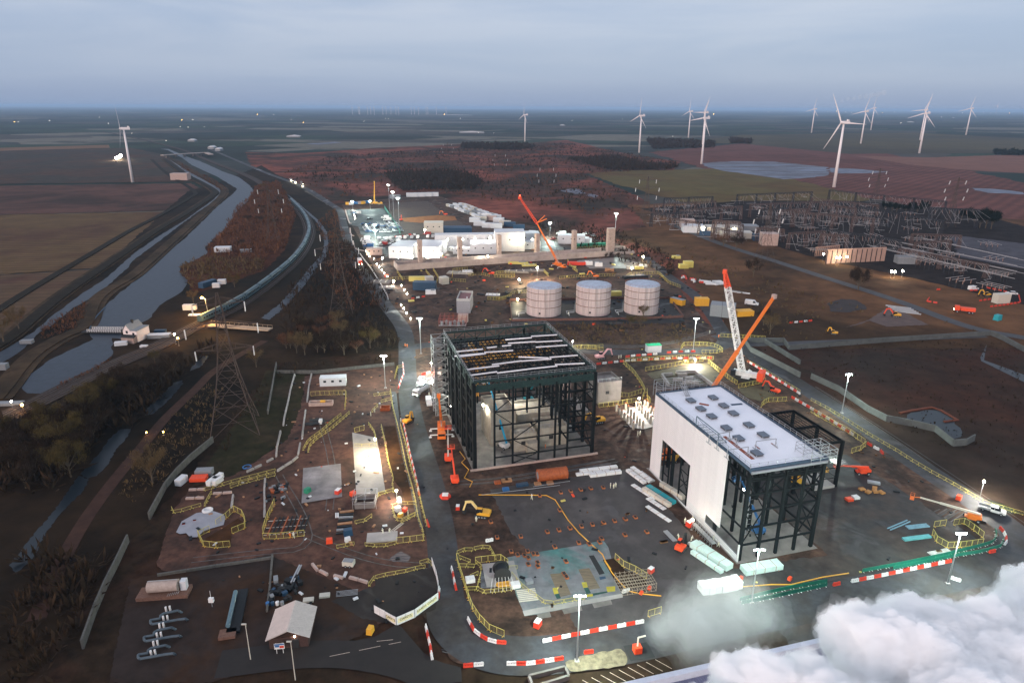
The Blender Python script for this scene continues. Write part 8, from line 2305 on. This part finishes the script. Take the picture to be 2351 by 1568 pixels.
for (p, q, h) in ((G('P', 1895, 606), G('P', 2030, 600), 10), (G('P', 1870, 590), G('P', 1925, 584), 7)):
 d = q - p; n = 12
 for i in range(n):
  MB().beam(p + d * (i / n) + Vector((0, 0, h / 2)), p + d * ((i + .95) / n) + Vector((0, 0, h / 2)), .6, h).build('wall_panel', mat('pink_blockwork', (0.42, 0.26, 0.20), var=.15, scale=.3), t)
  MB().box(tuple(p + d * (i / n) + Vector((0, -.5, h / 2 - .4))), (.3, .5, h - .8)).build('rib', k_black, t)
for i, (x, y, l_, w_, h, c, lab) in enumerate(((1577, 522, 12, 10, 7, 'wood', 'leftmost small brick hut by the substation'), (1590, 532, 18, 14, 5.5, 'white', 'pale pitched store beside the substation entrance'), (1660, 532, 30, 16, 4.5, 'cream', 'long low lit building at the substation entrance'), (1690, 545, 24, 14, 4.5, 'cream', 'flat grey building with brick wall at the substation front'), (1708, 528, 22, 12, 4.2, 'grey', 'blue-grey roofed shed behind the lit building'), (1745, 552, 12, 8, 5, 'navy', 'dark shed right of the low buildings'), (1763, 562, 12, 10, 9, 'wood', 'brown box tower within the pylon legs'), (2105, 590, 9, 4, 3, 'grey', 'grey switch house in the right substation'), (2080, 605, 14, 7, 5, 'grey', 'lit switch house with slanted front in the substation'))):
 container('P', x, y, -6, lab, c, l_, w_, h, 0, cat='building')
car('K8', 370, 200, -20, 'white van beside the lit low building at the substation', 'white', 1, sc=1.4)
car('K8', 250, 210, -20, 'dark blue car left of the white van at the substation', 'blue', 0, sc=1.4)
container('K8', 420, 245, -20, 'dark blue lorry body parked by the lit building', 'navy', 9, 3, 3.6, 0)
for K, x, y, z, l_ in (('K8', 408, 170, 4, 'left lamp on the low lit building'), ('K8', 740, 172, 4, 'small lamp on the blue-grey shed'), ('K8', 700, 205, 4, 'lower lamp on the flat grey building'), ('K8', 1722, 450, 5, 'first of five floodlights from the left in the substation'), ('K8', 1797, 468, 5, 'second of five floodlights from the left in the substation'), ('K8', 1865, 487, 5, 'small third of five floodlights in the substation'), ('K8', 1900, 487, 5, 'fourth of five floodlights from the left in the substation'), ('K8', 1978, 480, 5, 'fifth of five floodlights nearest the pink wall'), ('L3', 888, 347, 4, 'left lamp of the three on the switch house'), ('L3', 925, 350, 4, 'middle lamp of the three on the switch house'), ('L3', 1010, 342, 4, 'right lamp of the three on the switch house')):
 lowlamp(K, x, y, z, l_, 420, (1, .95, .7), lampw, .6)
# ================================================================ LAMPS
mast('M8', 770, 1330, 15.4, 'nearest tall lamp mast with white head before the concrete pad', 15000, heads=4)
mast('M7', 1500, 1140, 13.4, 'lamp mast with lit head beside the right-hand pipe pit', 14000)
mast('M6', 1222, 1050, 13.5, 'lamp mast with dark heads before the white hall front', 8000, heads=3)
mast('L8', 340, 440, 14.7, 'green-white lamp mast beyond the right perimeter road', 11000)
mast('L2', 1168, 480, 14.6, 'green-white lamp mast in the oval lamp island', 13000)
mast('L1', 230, 520, 16, 'brightest lamp mast beside the haul road above the puddle', 15000)
mast('M2', 1450, 310, 13, 'slim lamp mast above the west compound', 8000, heads=2)
mast('K7', 765, 560, 12, 'green-white lamp mast right of the orange jib crane', 22000, em=lampf)
mast('K7', 1475, 640, 24, 'green-white lamp mast behind the tallest pier', 18000, em=lampf)
for K, x, y, hgt, l_, p in (('K6', 765, 270, 26, 'tallest far lamp mast at the right of the car park', 13000), ('K6', 812, 370, 26, 'second far lamp mast at the right of the car park', 13000), ('K6', 870, 460, 26, 'third far lamp mast nearest the lorry park', 13000), ('K6', 362, 262, 9, 'low lamp mast at the left of the car park', 7000), ('K6', 552, 255, 9, 'low lamp mast at the top of the car park', 7000), ('K6', 605, 525, 8, 'low lamp mast at the foot of the car park', 6000), ('K6', 612, 592, 8, 'low lamp mast beside the lorry park fence', 6000)):
 mast(K, x, y, hgt, l_, p, heads=4, em=lampf)
for K, x, y, z, l_, p in (('L2', 1190, 580, 2.5, 'dazzling ground floodlight in the row behind the middle excavation', 8000), ('L2', 575, 1005, 5, 'bright lamp above the starter columns', 6500), ('L1', 345, 620, 4, 'glaring lamp beside the cream hoarding', 7000), ('L1', 565, 1090, 5, 'lamp on the left side of the frame hall', 2200), ('L1', 1895, 380, 5, 'lamp beyond the back corner of the frame hall', 4000),
        ('L8', 1900, 1185, 5, 'bright floodlight at the right perimeter fence', 7500), ('M2', 1335, 870, 5, 'lamp over the brightly lit pen on the slab strip', 5200), ('L5', 545, 700, 3.5, 'small lamp beside the trench', 2600), ('L5', 320, 300, 3.5, 'lamp tower trailer on the slab strip', 900),
        ('K7', 628, 890, 8, 'dazzling lamp over the yellow-lit excavation', 24000), ('K7', 1790, 770, 6, 'lamp at the right end of the foundation', 6000), ('K6', 808, 1040, 3, 'low lamp at the first dug pit', 2500), ('K6', 685, 788, 4, 'lamp by the dark green bush near the cabins', 3000), ('K6', 1840, 765, 4, 'lamp on the foundation below the stepped cabin', 4500),
        ('K6', 1150, 475, 9, 'bright lamp on the cream-lit cabin', 9000), ('K6', 1400, 585, 9, 'first lamp on the long cabin row', 2600), ('K6', 1565, 580, 9, 'second lamp on the long cabin row', 2600), ('K6', 1700, 572, 9, 'third lamp on the long cabin row', 2600), ('K6', 1865, 560, 9, 'fourth lamp on the long cabin row', 2600), ('K7', 415, 590, 9, 'left lamp on the flat pale cabins', 2600), ('K7', 575, 580, 9, 'right lamp on the flat pale cabins', 2600),
        ('K6', 855, 775, 3, 'left ground lamp of the first big cabin', 2500), ('K6', 1012, 765, 3, 'right ground lamp of the first big cabin', 2500), ('K6', 1175, 750, 3, 'left ground lamp of the second big cabin', 2500), ('K6', 1330, 742, 3, 'right ground lamp of the second big cabin', 2500), ('K6', 1050, 640, 8, 'lamp between the two big cabins', 2600), ('K6', 1670, 635, 5, 'lamp on the corner of the stepped cabin', 1800),
        ('K7', 412, 1235, 2, 'low lamp on the mud left of the first tank', 1600), ('K7', 430, 1020, 3, 'white lamp cluster behind the first tank', 3000), ('K7', 1665, 895, 3, 'small lamp on the frosty slab edge', 1200), ('L6', 1745, 1020, 3, 'work lamp at the foot of the white hall wall', 60)):
 lowlamp(K, x, y, z, l_, p, (1, .96, .84) if K not in ('M2', 'K7') else (1, .86, .55), lampw, .32 if K[0] in 'LM' else .5)
# lamps inside the two halls
for K, x, y, z, l_, p in (('L1', 1250, 850, 14, 'round lamp hanging inside the frame hall', 2600), ('L1', 915, 1080, 12, 'bright star lamp by the blue boom in the frame hall', 1500)):
 lowlamp(K, x, y, z, l_, p, (1, .95, .82), lampw, .35)
q = UV(98, 128, 9); t = thing('work_light', 'work light on a stand inside the white hall', 'lamp', (q.x, q.y, .1))
MB().tube((0, 0, 0), (0, 0, 9), .06).build('stand', k_grey, t); MB().lathe((0, 0, 9), [(.1, 0), (.3, .2), (.1, .5)], 8).build('lamp', lampg, t)
light('lamp_light', q + Vector((0, 0, -.2)), 1000, (.75, 1, .93), .3)
# bollard lights down the kerb of the access road
for i, (x, y) in enumerate(((503, 710), (527, 738), (547, 766), (592, 790), (622, 850), (648, 880), (680, 915), (705, 950), (738, 985), (893, 1085), (925, 1130), (955, 1175), (890, 1297), (918, 1334), (950, 1386), (995, 1448), (372, 285), (375, 305), (380, 325), (385, 350))):
 lowlamp('K6', x, y, 1.4, 'small white bollard light, ' + ordw(i) + ' along the kerb of the access road', 110, (1, .92, .75), lampw, .28, 'bollard_light')
# distant lights on the plain
far_ = [('K1', 125, 182), ('K1', 160, 182), ('K1', 435, 170), ('K1', 952, 196), ('K1', 870, 142), ('K1', 1595, 165), ('K1', 1692, 163), ('K1', 1580, 225), ('K1', 1650, 228), ('K1', 1795, 226), ('K1', 2258, 113), ('K1', 1157, 281), ('K1', 1457, 347), ('K2', 62, 115), ('K2', 218, 163), ('K2', 322, 187), ('K2', 1040, 153), ('K2', 1070, 155), ('K2', 855, 177), ('K2', 1700, 152), ('K2', 1560, 88), ('K2', 1860, 275), ('K2', 1990, 280), ('K3', 340, 288), ('K3', 783, 275), ('K3', 1580, 232), ('K3', 1224, 425), ('K3', 2065, 172), ('K3', 2200, 173), ('K4', 620, 146), ('K4', 700, 148), ('K4', 785, 142), ('K4', 835, 150), ('K4', 970, 150), ('K4', 1032, 148), ('K4', 1105, 142), ('K4', 1210, 175), ('K4', 1615, 256), ('K4', 1812, 158), ('K4', 2060, 158), ('K4', 2225, 160), ('K4', 1260, 308), ('K4', 2000, 162)]
for i, (K, x, y) in enumerate(far_):
 b = G(K, x, max(y, 118 if K in ('K2', 'K1') else 170), 4)
 dd = b.length
 s_ = dd * .00018
 o = MB().box((0, 0, 0), (s_ * 2.2, s_ * 2, s_ * 1.6)).build('distant_light', lampd if i % 5 else lampo)
 o.location = b
 tag(o, ordw(i) + ' tiny farm light from the left on the dark plain', 'light', 'farm lights on the dark plain')
for i, (x, y) in enumerate(((1020, 492), (1030, 488), (1042, 484), (1052, 478), (1060, 470))):
 lowlamp('K1', x, y + 8, 5, ordw(i) + ' glasshouse lamp from the left beside the lone left turbine', 0, em=lampw, r=2.2)
farmb = [('K1', 1690, 355, 40), ('K1', 1865, 420, 30), ('K1', 1925, 437, 24), ('K2', 1800, 282, 200), ('K2', 240, 318, 90), ('K2', 1650, 85, 900), ('K3', 255, 334, 60), ('K4', 1345, 305, 100), ('K4', 1720, 265, 60)]
for i, (K, x, y, wd) in enumerate(farmb):
 b = G(K, x, max(y, 125))
 t = thing('farm_building', ordw(i) + ' pale farm shed from the left far out on the plain', 'farm building', b, 0, 'farm sheds on the plain')
 wd *= .5; MB().box((0, 0, 2.5), (wd, 20, 5)).build('wall', k_grey, t)
 MB().extr([(-wd / 2, 5), (wd / 2, 5), (0, 8)], -10, 10).build('roof', k_cabin, t)
# ================================================================ VEGETATION
scrub('rust_scrub', GP('K1', '2440,700 2240,760 2190,860 2080,930 2010,1080 1990,1110 1820,1290 1850,1380 2340,1400 2500,1300 2600,1000'), .12, 1.5, 4.2, m_twigr, 'rust-red reeds and bushes between the river and the railway', 6, 9000, .10)
scrub('rust_scrub', GP('K1', '1600,1430 1570,1500 1640,1580 1700,1660 2300,1500 2340,1400 1850,1380'), .12, 1.5, 4.0, m_twig, 'brown bushes on the river point', 6, 4000, .10)
scrub('reed_bed', GP('K5', '490,1195 560,1150 850,1000 975,915 985,935 860,1030 600,1160 520,1215'), .5, .8, 2.0, m_twigr, 'red reeds along the lower river bank', 7, 2500, .08)
scrub('reed_bed', GP('K5', '300,690 500,590 700,500 740,440 760,520 720,640 600,700 380,760'), .3, 1.0, 2.6, m_twigr, 'red reeds between canal and towpath', 7, 3000, .08)
scrub('reed_bed', GP('K1', '1560,530 1700,610 1900,700 2010,790 1950,790 1800,700 1600,600'), .06, 1.2, 2.6, m_twigr, 'red reeds on the spit beside the far canal', 6, 3000, .12)
scrub('dark_scrub', GP('K5', '1000,1560 1300,1200 1700,900 1850,800 1900,860 1650,1030 1500,1200 1300,1420 1200,1560'), .16, 2.0, 5.5, m_twigd, 'dark bare bushes along the black ditch', 6, 6000, .12)
scrub('dark_scrub', GP('M1', '0,900 400,850 700,800 1000,500 1300,450 1500,600 1350,850 1100,1000 900,1250 700,1560 0,1700'), .22, 2.0, 6.0, m_twigd, 'dark thicket filling the lower left corner', 6, 9000, .12)
scrub('dark_scrub', GP('M3', '-900,200 -300,100 0,300 -200,900 -600,1500 -1200,1600'), .2, 1.5, 4.5, m_twigd, 'dark thicket at the left bottom edge', 6, 6000, .12)
scrub('dark_scrub', GP('P', '640,700 760,560 800,560 860,640 900,720 920,800 800,815 660,800'), .08, 1.5, 4.5, m_twigd, 'dark scrub between the railway and the access road', 6, 8000, .12)
scrub('brown_scrub', GP('P', '720,520 770,480 800,560 830,640 880,700 800,720 740,640 760,580'), .08, 1.2, 3.2, m_twigr, 'reddish scrub left of the access road', 6, 6000, .12)
scrub('brown_scrub', GP('P', '560,910 640,840 900,820 900,835 700,850 620,880 560,1000 500,1060'), .16, .8, 2.2, m_twigd, 'low scrub above the west compound', 6, 5000, .10)
scrub('brown_scrub', GP('M1', '1560,1100 1900,750 2300,420 2500,500 2340,1000 2000,1180 1700,1560 1200,1900 1400,1400'), .22, .5, 1.8, m_twig, 'rough brown grass between the dirt track and the boundary wall', 6, 7000, .10)
scrub('wild_scrub', GP('P', '640,400 760,360 1000,345 1300,330 1550,372 1540,392 1330,400 1430,440 1500,480 1380,500 1200,470 960,440 800,455 740,445'), .02, 2.0, 5.0, m_twigd, 'dark bushes dotted over the red wild land', 5, 3800, .22, clump=.5)
scrub('wild_scrub', GP('P', '640,400 760,360 1000,345 1300,330 1550,372 1540,392 1330,400 1430,440 1500,480 1380,500 1200,470 960,440 800,455 740,445'), .02, 1.2, 3.0, m_twigr, 'red grass clumps over the wild land', 5, 9000, .25, clump=.9)
scrub('hedge', GP('P', '880,400 1060,395 1110,420 1090,436 920,440'), .06, 3, 7, m_twigd, 'dark thicket in the middle of the red wild land', 5, 4000, .2)
scrub('hedge', GP('P', '1060,333 1200,332 1230,340 1180,346 1060,342'), .03, 4, 9, m_twigd, 'dark wood below the middle wind turbine', 5, 4000, .3)
scrub('hedge', GP('P', '1300,366 1420,362 1480,376 1560,382 1540,390 1400,392'), .05, 3, 7, m_twigd, 'dark hedge above the green field', 5, 5000, .25)
scrub('hedge', GP('P', '1485,322 1640,328 1640,340 1500,343'), .02, 5, 10, m_twigd, 'rounded wood behind the second turbine', 5, 3000, .3)
scrub('hedge', GP('P', '1675,320 1725,323 1725,331 1680,330'), .03, 5, 9, m_twigd, 'small dark wood among the far fields', 5, 800, .3)
scrub('hedge', GP('P', '2280,347 2351,350 2420,355 2420,360 2285,357'), .03, 4, 8, m_ever, 'dark hedge at the right edge of the pink field', 5, 2000, .3)
scrub('hedge', GP('P', '1200,500 1420,535 1560,600 1540,640 1420,600 1300,560'), .05, 1.5, 4, m_twigd, 'dark scrub right of the storage yard', 5, 6000, .2)
scrub('heath_tufts', GP('P', '1560,560 1700,620 1900,690 2100,720 2240,760 1760,785 1660,700'), .06, .6, 1.8, m_twig, 'brown heath tufts below the substation', 5, 9000, .2, clump=.7)
scrub('heath_tufts', GP('P', '1720,800 2250,780 2351,800 2351,1100 2100,1000 1960,940 1830,860'), .12, .3, .9, m_twigd, 'dark tufts on the right rough ground', 5, 9000, .2)
scrub('bank_tufts', GP('P', '1230,745 1560,745 1600,770 1560,795 1250,792'), .25, .6, 2.0, m_twig, 'scrub strip between the tanks and the cross road', 6, 5000, .1)
# single trees
tl = [('M1', 700, 1180, 'big olive-green bare tree above the dark ditch', 0, 1.5), ('M1', 1680, 1500, 'brown bare tree with pale trunk left of the boundary wall', 1, 1.25), ('M1', 480, 930, 'orange-brown bush left of the olive tree', 3, 1.1), ('M1', 1700, 180, 'slim olive tree beside the railway bank', 0, .6), ('M1', 1300, 560, 'broad dark tree halfway down the ditch', 2, 1.5), ('K5', 2060, 300, 'round olive tree beside the train and caravans', 0, .85), ('K5', 1700, 440, 'brown tree behind the white caravan', 1, .8), ('K5', 2250, 1000, 'brown tree beside the dirt track', 1, .9), ('P', 658, 800, 'leftmost rust tree in the clump above the compound', 3, 1.2), ('P', 700, 815, 'second tree in the clump above the compound', 1, 1.1), ('P', 745, 810, 'third tree in the clump above the compound', 2, 1.1), ('P', 790, 815, 'fourth tree in the clump above the compound', 2, 1.2), ('P', 850, 800, 'rightmost tree in the clump above the compound', 0, 1.1),
   ('K7', 1790, 1440, 'bare bush in front of the right tank', 1, .75), ('L2', 590, 240, 'bare olive bush on the bank below the tanks', 1, .8), ('L2', 480, 230, 'bare brown bush left of the bank bush', 0, .7), ('K8', 1130, 1330, 'brown bush right of the orange boom', 1, 1.1), ('K8', 1060, 1230, 'darker bush behind the orange boom', 2, 1.0), ('K8', 2100, 840, 'dark tall bush on the heath edge', 2, 1.5), ('K8', 620, 360, 'rusty bare tree before the substation buildings', 3, 1.9), ('K8', 760, 400, 'second rusty tree before the substation buildings', 2, 1.6), ('K8', 950, 700, 'round dark bush on the brown heath', 2, 1.6), ('L3', 520, 530, 'dark tree on the lane below the switch house', 2, 1.5), ('K6', 1730, 1010, 'dark bush behind the pump house', 2, 1.0), ('P', 10, 790, 'bare brown tree at the left edge beyond the canal', 1, 1.6), ('P', 45, 760, 'second bare tree at the left edge beyond the canal', 1, 1.3), ('K5', 150, 640, 'bare tree right of the left-edge trees', 3, 1.0)]
for K, x, y, l_, k, s_ in tl: tree(K, x, y, l_, k, s_)
for i, (x, y, s_) in enumerate(((1790, 1165, 1.0), (1850, 1185, 1.2), (1900, 1215, 1.5), (1950, 1230, 1.6), (2000, 1235, 1.7), (2050, 1240, 1.5))):
 tree('K4', x, y, ordw(i) + ' dark evergreen from the left in the clump on the right field', 4, s_ * 1.15, 'evergreens on the right field')
for i, (x, y, s_) in enumerate(((1120, 1085, 1.0), (1180, 1090, 1.1), (1220, 1095, 1.0), (1300, 1095, 1.0), (1350, 1100, 1.2), (1400, 1105, 1.1), (1460, 1100, 1.3))):
 tree('K4', x, y, ordw(i) + ' dark evergreen from the left behind the substation', 4, s_, 'evergreens behind the substation')
r2 = random.Random(5)
def belt(poly, n, kinds, s0, s1, label, group):
 xs = [p.x for p in poly]; ys = [p.y for p in poly]; got = 0
 while got < n:
  q = Vector((r2.uniform(min(xs), max(xs)), r2.uniform(min(ys), max(ys)), 0))
  if inside(poly, np.array([q.x]), np.array([q.y]))[0]:
   tree('P', 0, 0, label, r2.choice(kinds), r2.uniform(s0, s1), group, p=q); got += 1
belt(GP('M1', '0,950 480,900 900,720 1300,420 1700,350 1950,250 1850,420 1500,620 1200,900 950,1200 800,1560 0,1650'), 60, [2, 2, 5, 5, 0, 2], .8, 1.25, 'dark bare tree in the thick belt along the black ditch', 'dark trees along the black ditch')
belt(GP('P', '640,790 700,740 800,740 880,760 905,800 880,820 680,822'), 22, [2, 5, 3, 1], .7, 1.1, 'bare tree in the thicket above the west compound', 'thicket above the west compound')
belt(GP('K1', '2300,720 2240,820 2200,1000 2080,1200 1900,1290 2100,1290 2340,1200 2500,1000 2440,800'), 26, [3, 3, 1, 5], .7, 1.2, 'rusty bare tree between the river and the railway', 'rusty trees by the river')
# ================================================================ STEAM AND HAZE
def vol_mat(name, dens, col=(1, 1, 1), aniso=0.0):
 m = bpy.data.materials.new(name); m.use_nodes = True
 n, l = m.node_tree.nodes, m.node_tree.links
 n.remove(n['Principled BSDF'])
 v = n.new('ShaderNodeVolumePrincipled')
 v.inputs['Color'].default_value = (*col, 1); v.inputs['Density'].default_value = dens; v.inputs['Anisotropy'].default_value = aniso
 l.new(v.outputs[0], n['Material Output'].inputs['Volume'])
 try: m.cycles.homogeneous_volume = True
 except Exception: pass
 return m
def puff(name, spheres, dens, label, vox=.9, disp=2.4, size=3.2, col=(1, 1, 1)):
 back = -.35 if 'plume' in label else 0.0
 import bmesh
 bm = bmesh.new()
 for c, r in spheres: bmesh.ops.create_icosphere(bm, subdivisions=3, radius=r, matrix=Matrix.Translation(c))
 me = bpy.data.meshes.new(name); bm.to_mesh(me); bm.free()
 o = bpy.data.objects.new(name, me); S.collection.objects.link(o)
 md = o.modifiers.new('r', 'REMESH'); md.mode = 'VOXEL'; md.voxel_size = vox
 for i, (s_, st) in enumerate(((size, disp), (size * .4, disp * .45), (size * .17, disp * .2))):
  tx = bpy.data.textures.new(name + str(i), 'CLOUDS'); tx.noise_scale = s_; tx.noise_depth = 3
  dm = o.modifiers.new('d%d' % i, 'DISPLACE'); dm.texture = tx; dm.strength = st; dm.mid_level = .5; dm.texture_coords = 'LOCAL'
 bpy.context.view_layer.update()
 m2 = bpy.data.meshes.new_from_object(o.evaluated_get(bpy.context.evaluated_depsgraph_get()))
 o.modifiers.clear(); o.data = m2
 m2.materials.clear(); m2.materials.append(vol_mat(name + '_volume', dens, col, back))
 tag(o, label, 'steam', kind='stuff')
 return o
sph = []
zc = 38
for x, y, r in ((1690, 1560, 45), (1760, 1560, 60), (1840, 1500, 58), (1900, 1570, 80), (1960, 1430, 70), (2040, 1500, 95), (2080, 1420, 55), (2160, 1440, 75), (2150, 1540, 110), (2240, 1430, 50), (2260, 1500, 90), (2330, 1560, 110), (2351, 1400, 60), (2400, 1480, 100), (2390, 1340, 50), (2450, 1380, 90), (1640, 1600, 60), (2500, 1560, 160), (2000, 1640, 120), (2250, 1660, 140), (2450, 1300, 60)):
 p = G('P', x, y, zc); s_ = (Vector((0, 0, CAM_Z)) - p).length / F_PX
 sph.append((p + Vector((0, rnd.uniform(-2, 2), rnd.uniform(-2, 2) - r * s_ * .3)), r * s_))
puff('steam_plume', [(c, r * .97) for c, r in sph], 1.1, 'dense white steam plume billowing up in the lower right corner', .4, 3.2, 2.6)
puff('steam_fringe', [(c, r * 1.03) for c, r in sph], .3, 'soft white fringe of the steam plume at lower right', .6, 3.4, 2.2)
puff('steam_veil', [(c, r * 1.12) for c, r in sph], .035, 'thin veil of vapour around the white plume', .9, 4.2, 3.6)
sph = []
for x, y, r in ((1520, 1440, 40), (1570, 1420, 55), (1630, 1400, 60), (1690, 1390, 50), (1600, 1460, 60), (1680, 1450, 50), (1740, 1420, 40)):
 p = G('P', x, y, 8); s_ = (Vector((0, 0, CAM_Z)) - p).length / F_PX
 sph.append((p, r * s_))
for k_, (q_, d_) in enumerate(((.62, .020), (.85, .016), (1.1, .013), (1.4, .010))):
 puff('steam_wisp', [(c + Vector((k_ * .5, 0, 0)), r * q_) for c, r in sph], d_, ['inner', 'middle', 'outer', 'faintest'][k_] + ' layer of grey steam drifting over the ring road by the white cubes', .8, 3.5, 3.4)
sph = []
b = G('K4', 860, 170)
for i in range(9):
 a_ = i / 8
 p = AT(b, 'K4', 690 + 420 * a_, 118 - 75 * a_ + (i % 2) * 6); sph.append((p, 60 + 55 * a_))
puff('distant_steam', sph, .0012, 'thin pale smoke trail above the horizon behind the largest turbine', 22, 60, 120)
hz = MB(); hz.box((0, 24000, 64.2), (90000, 54000, 134))
hz.box((0, 0, 0), (0, 0, 0)) if False else None
o = hz.build('haze', vol_mat('haze_air', 5.4e-5, (.50, .73, 1.0)))
tag(o, kind='stuff')
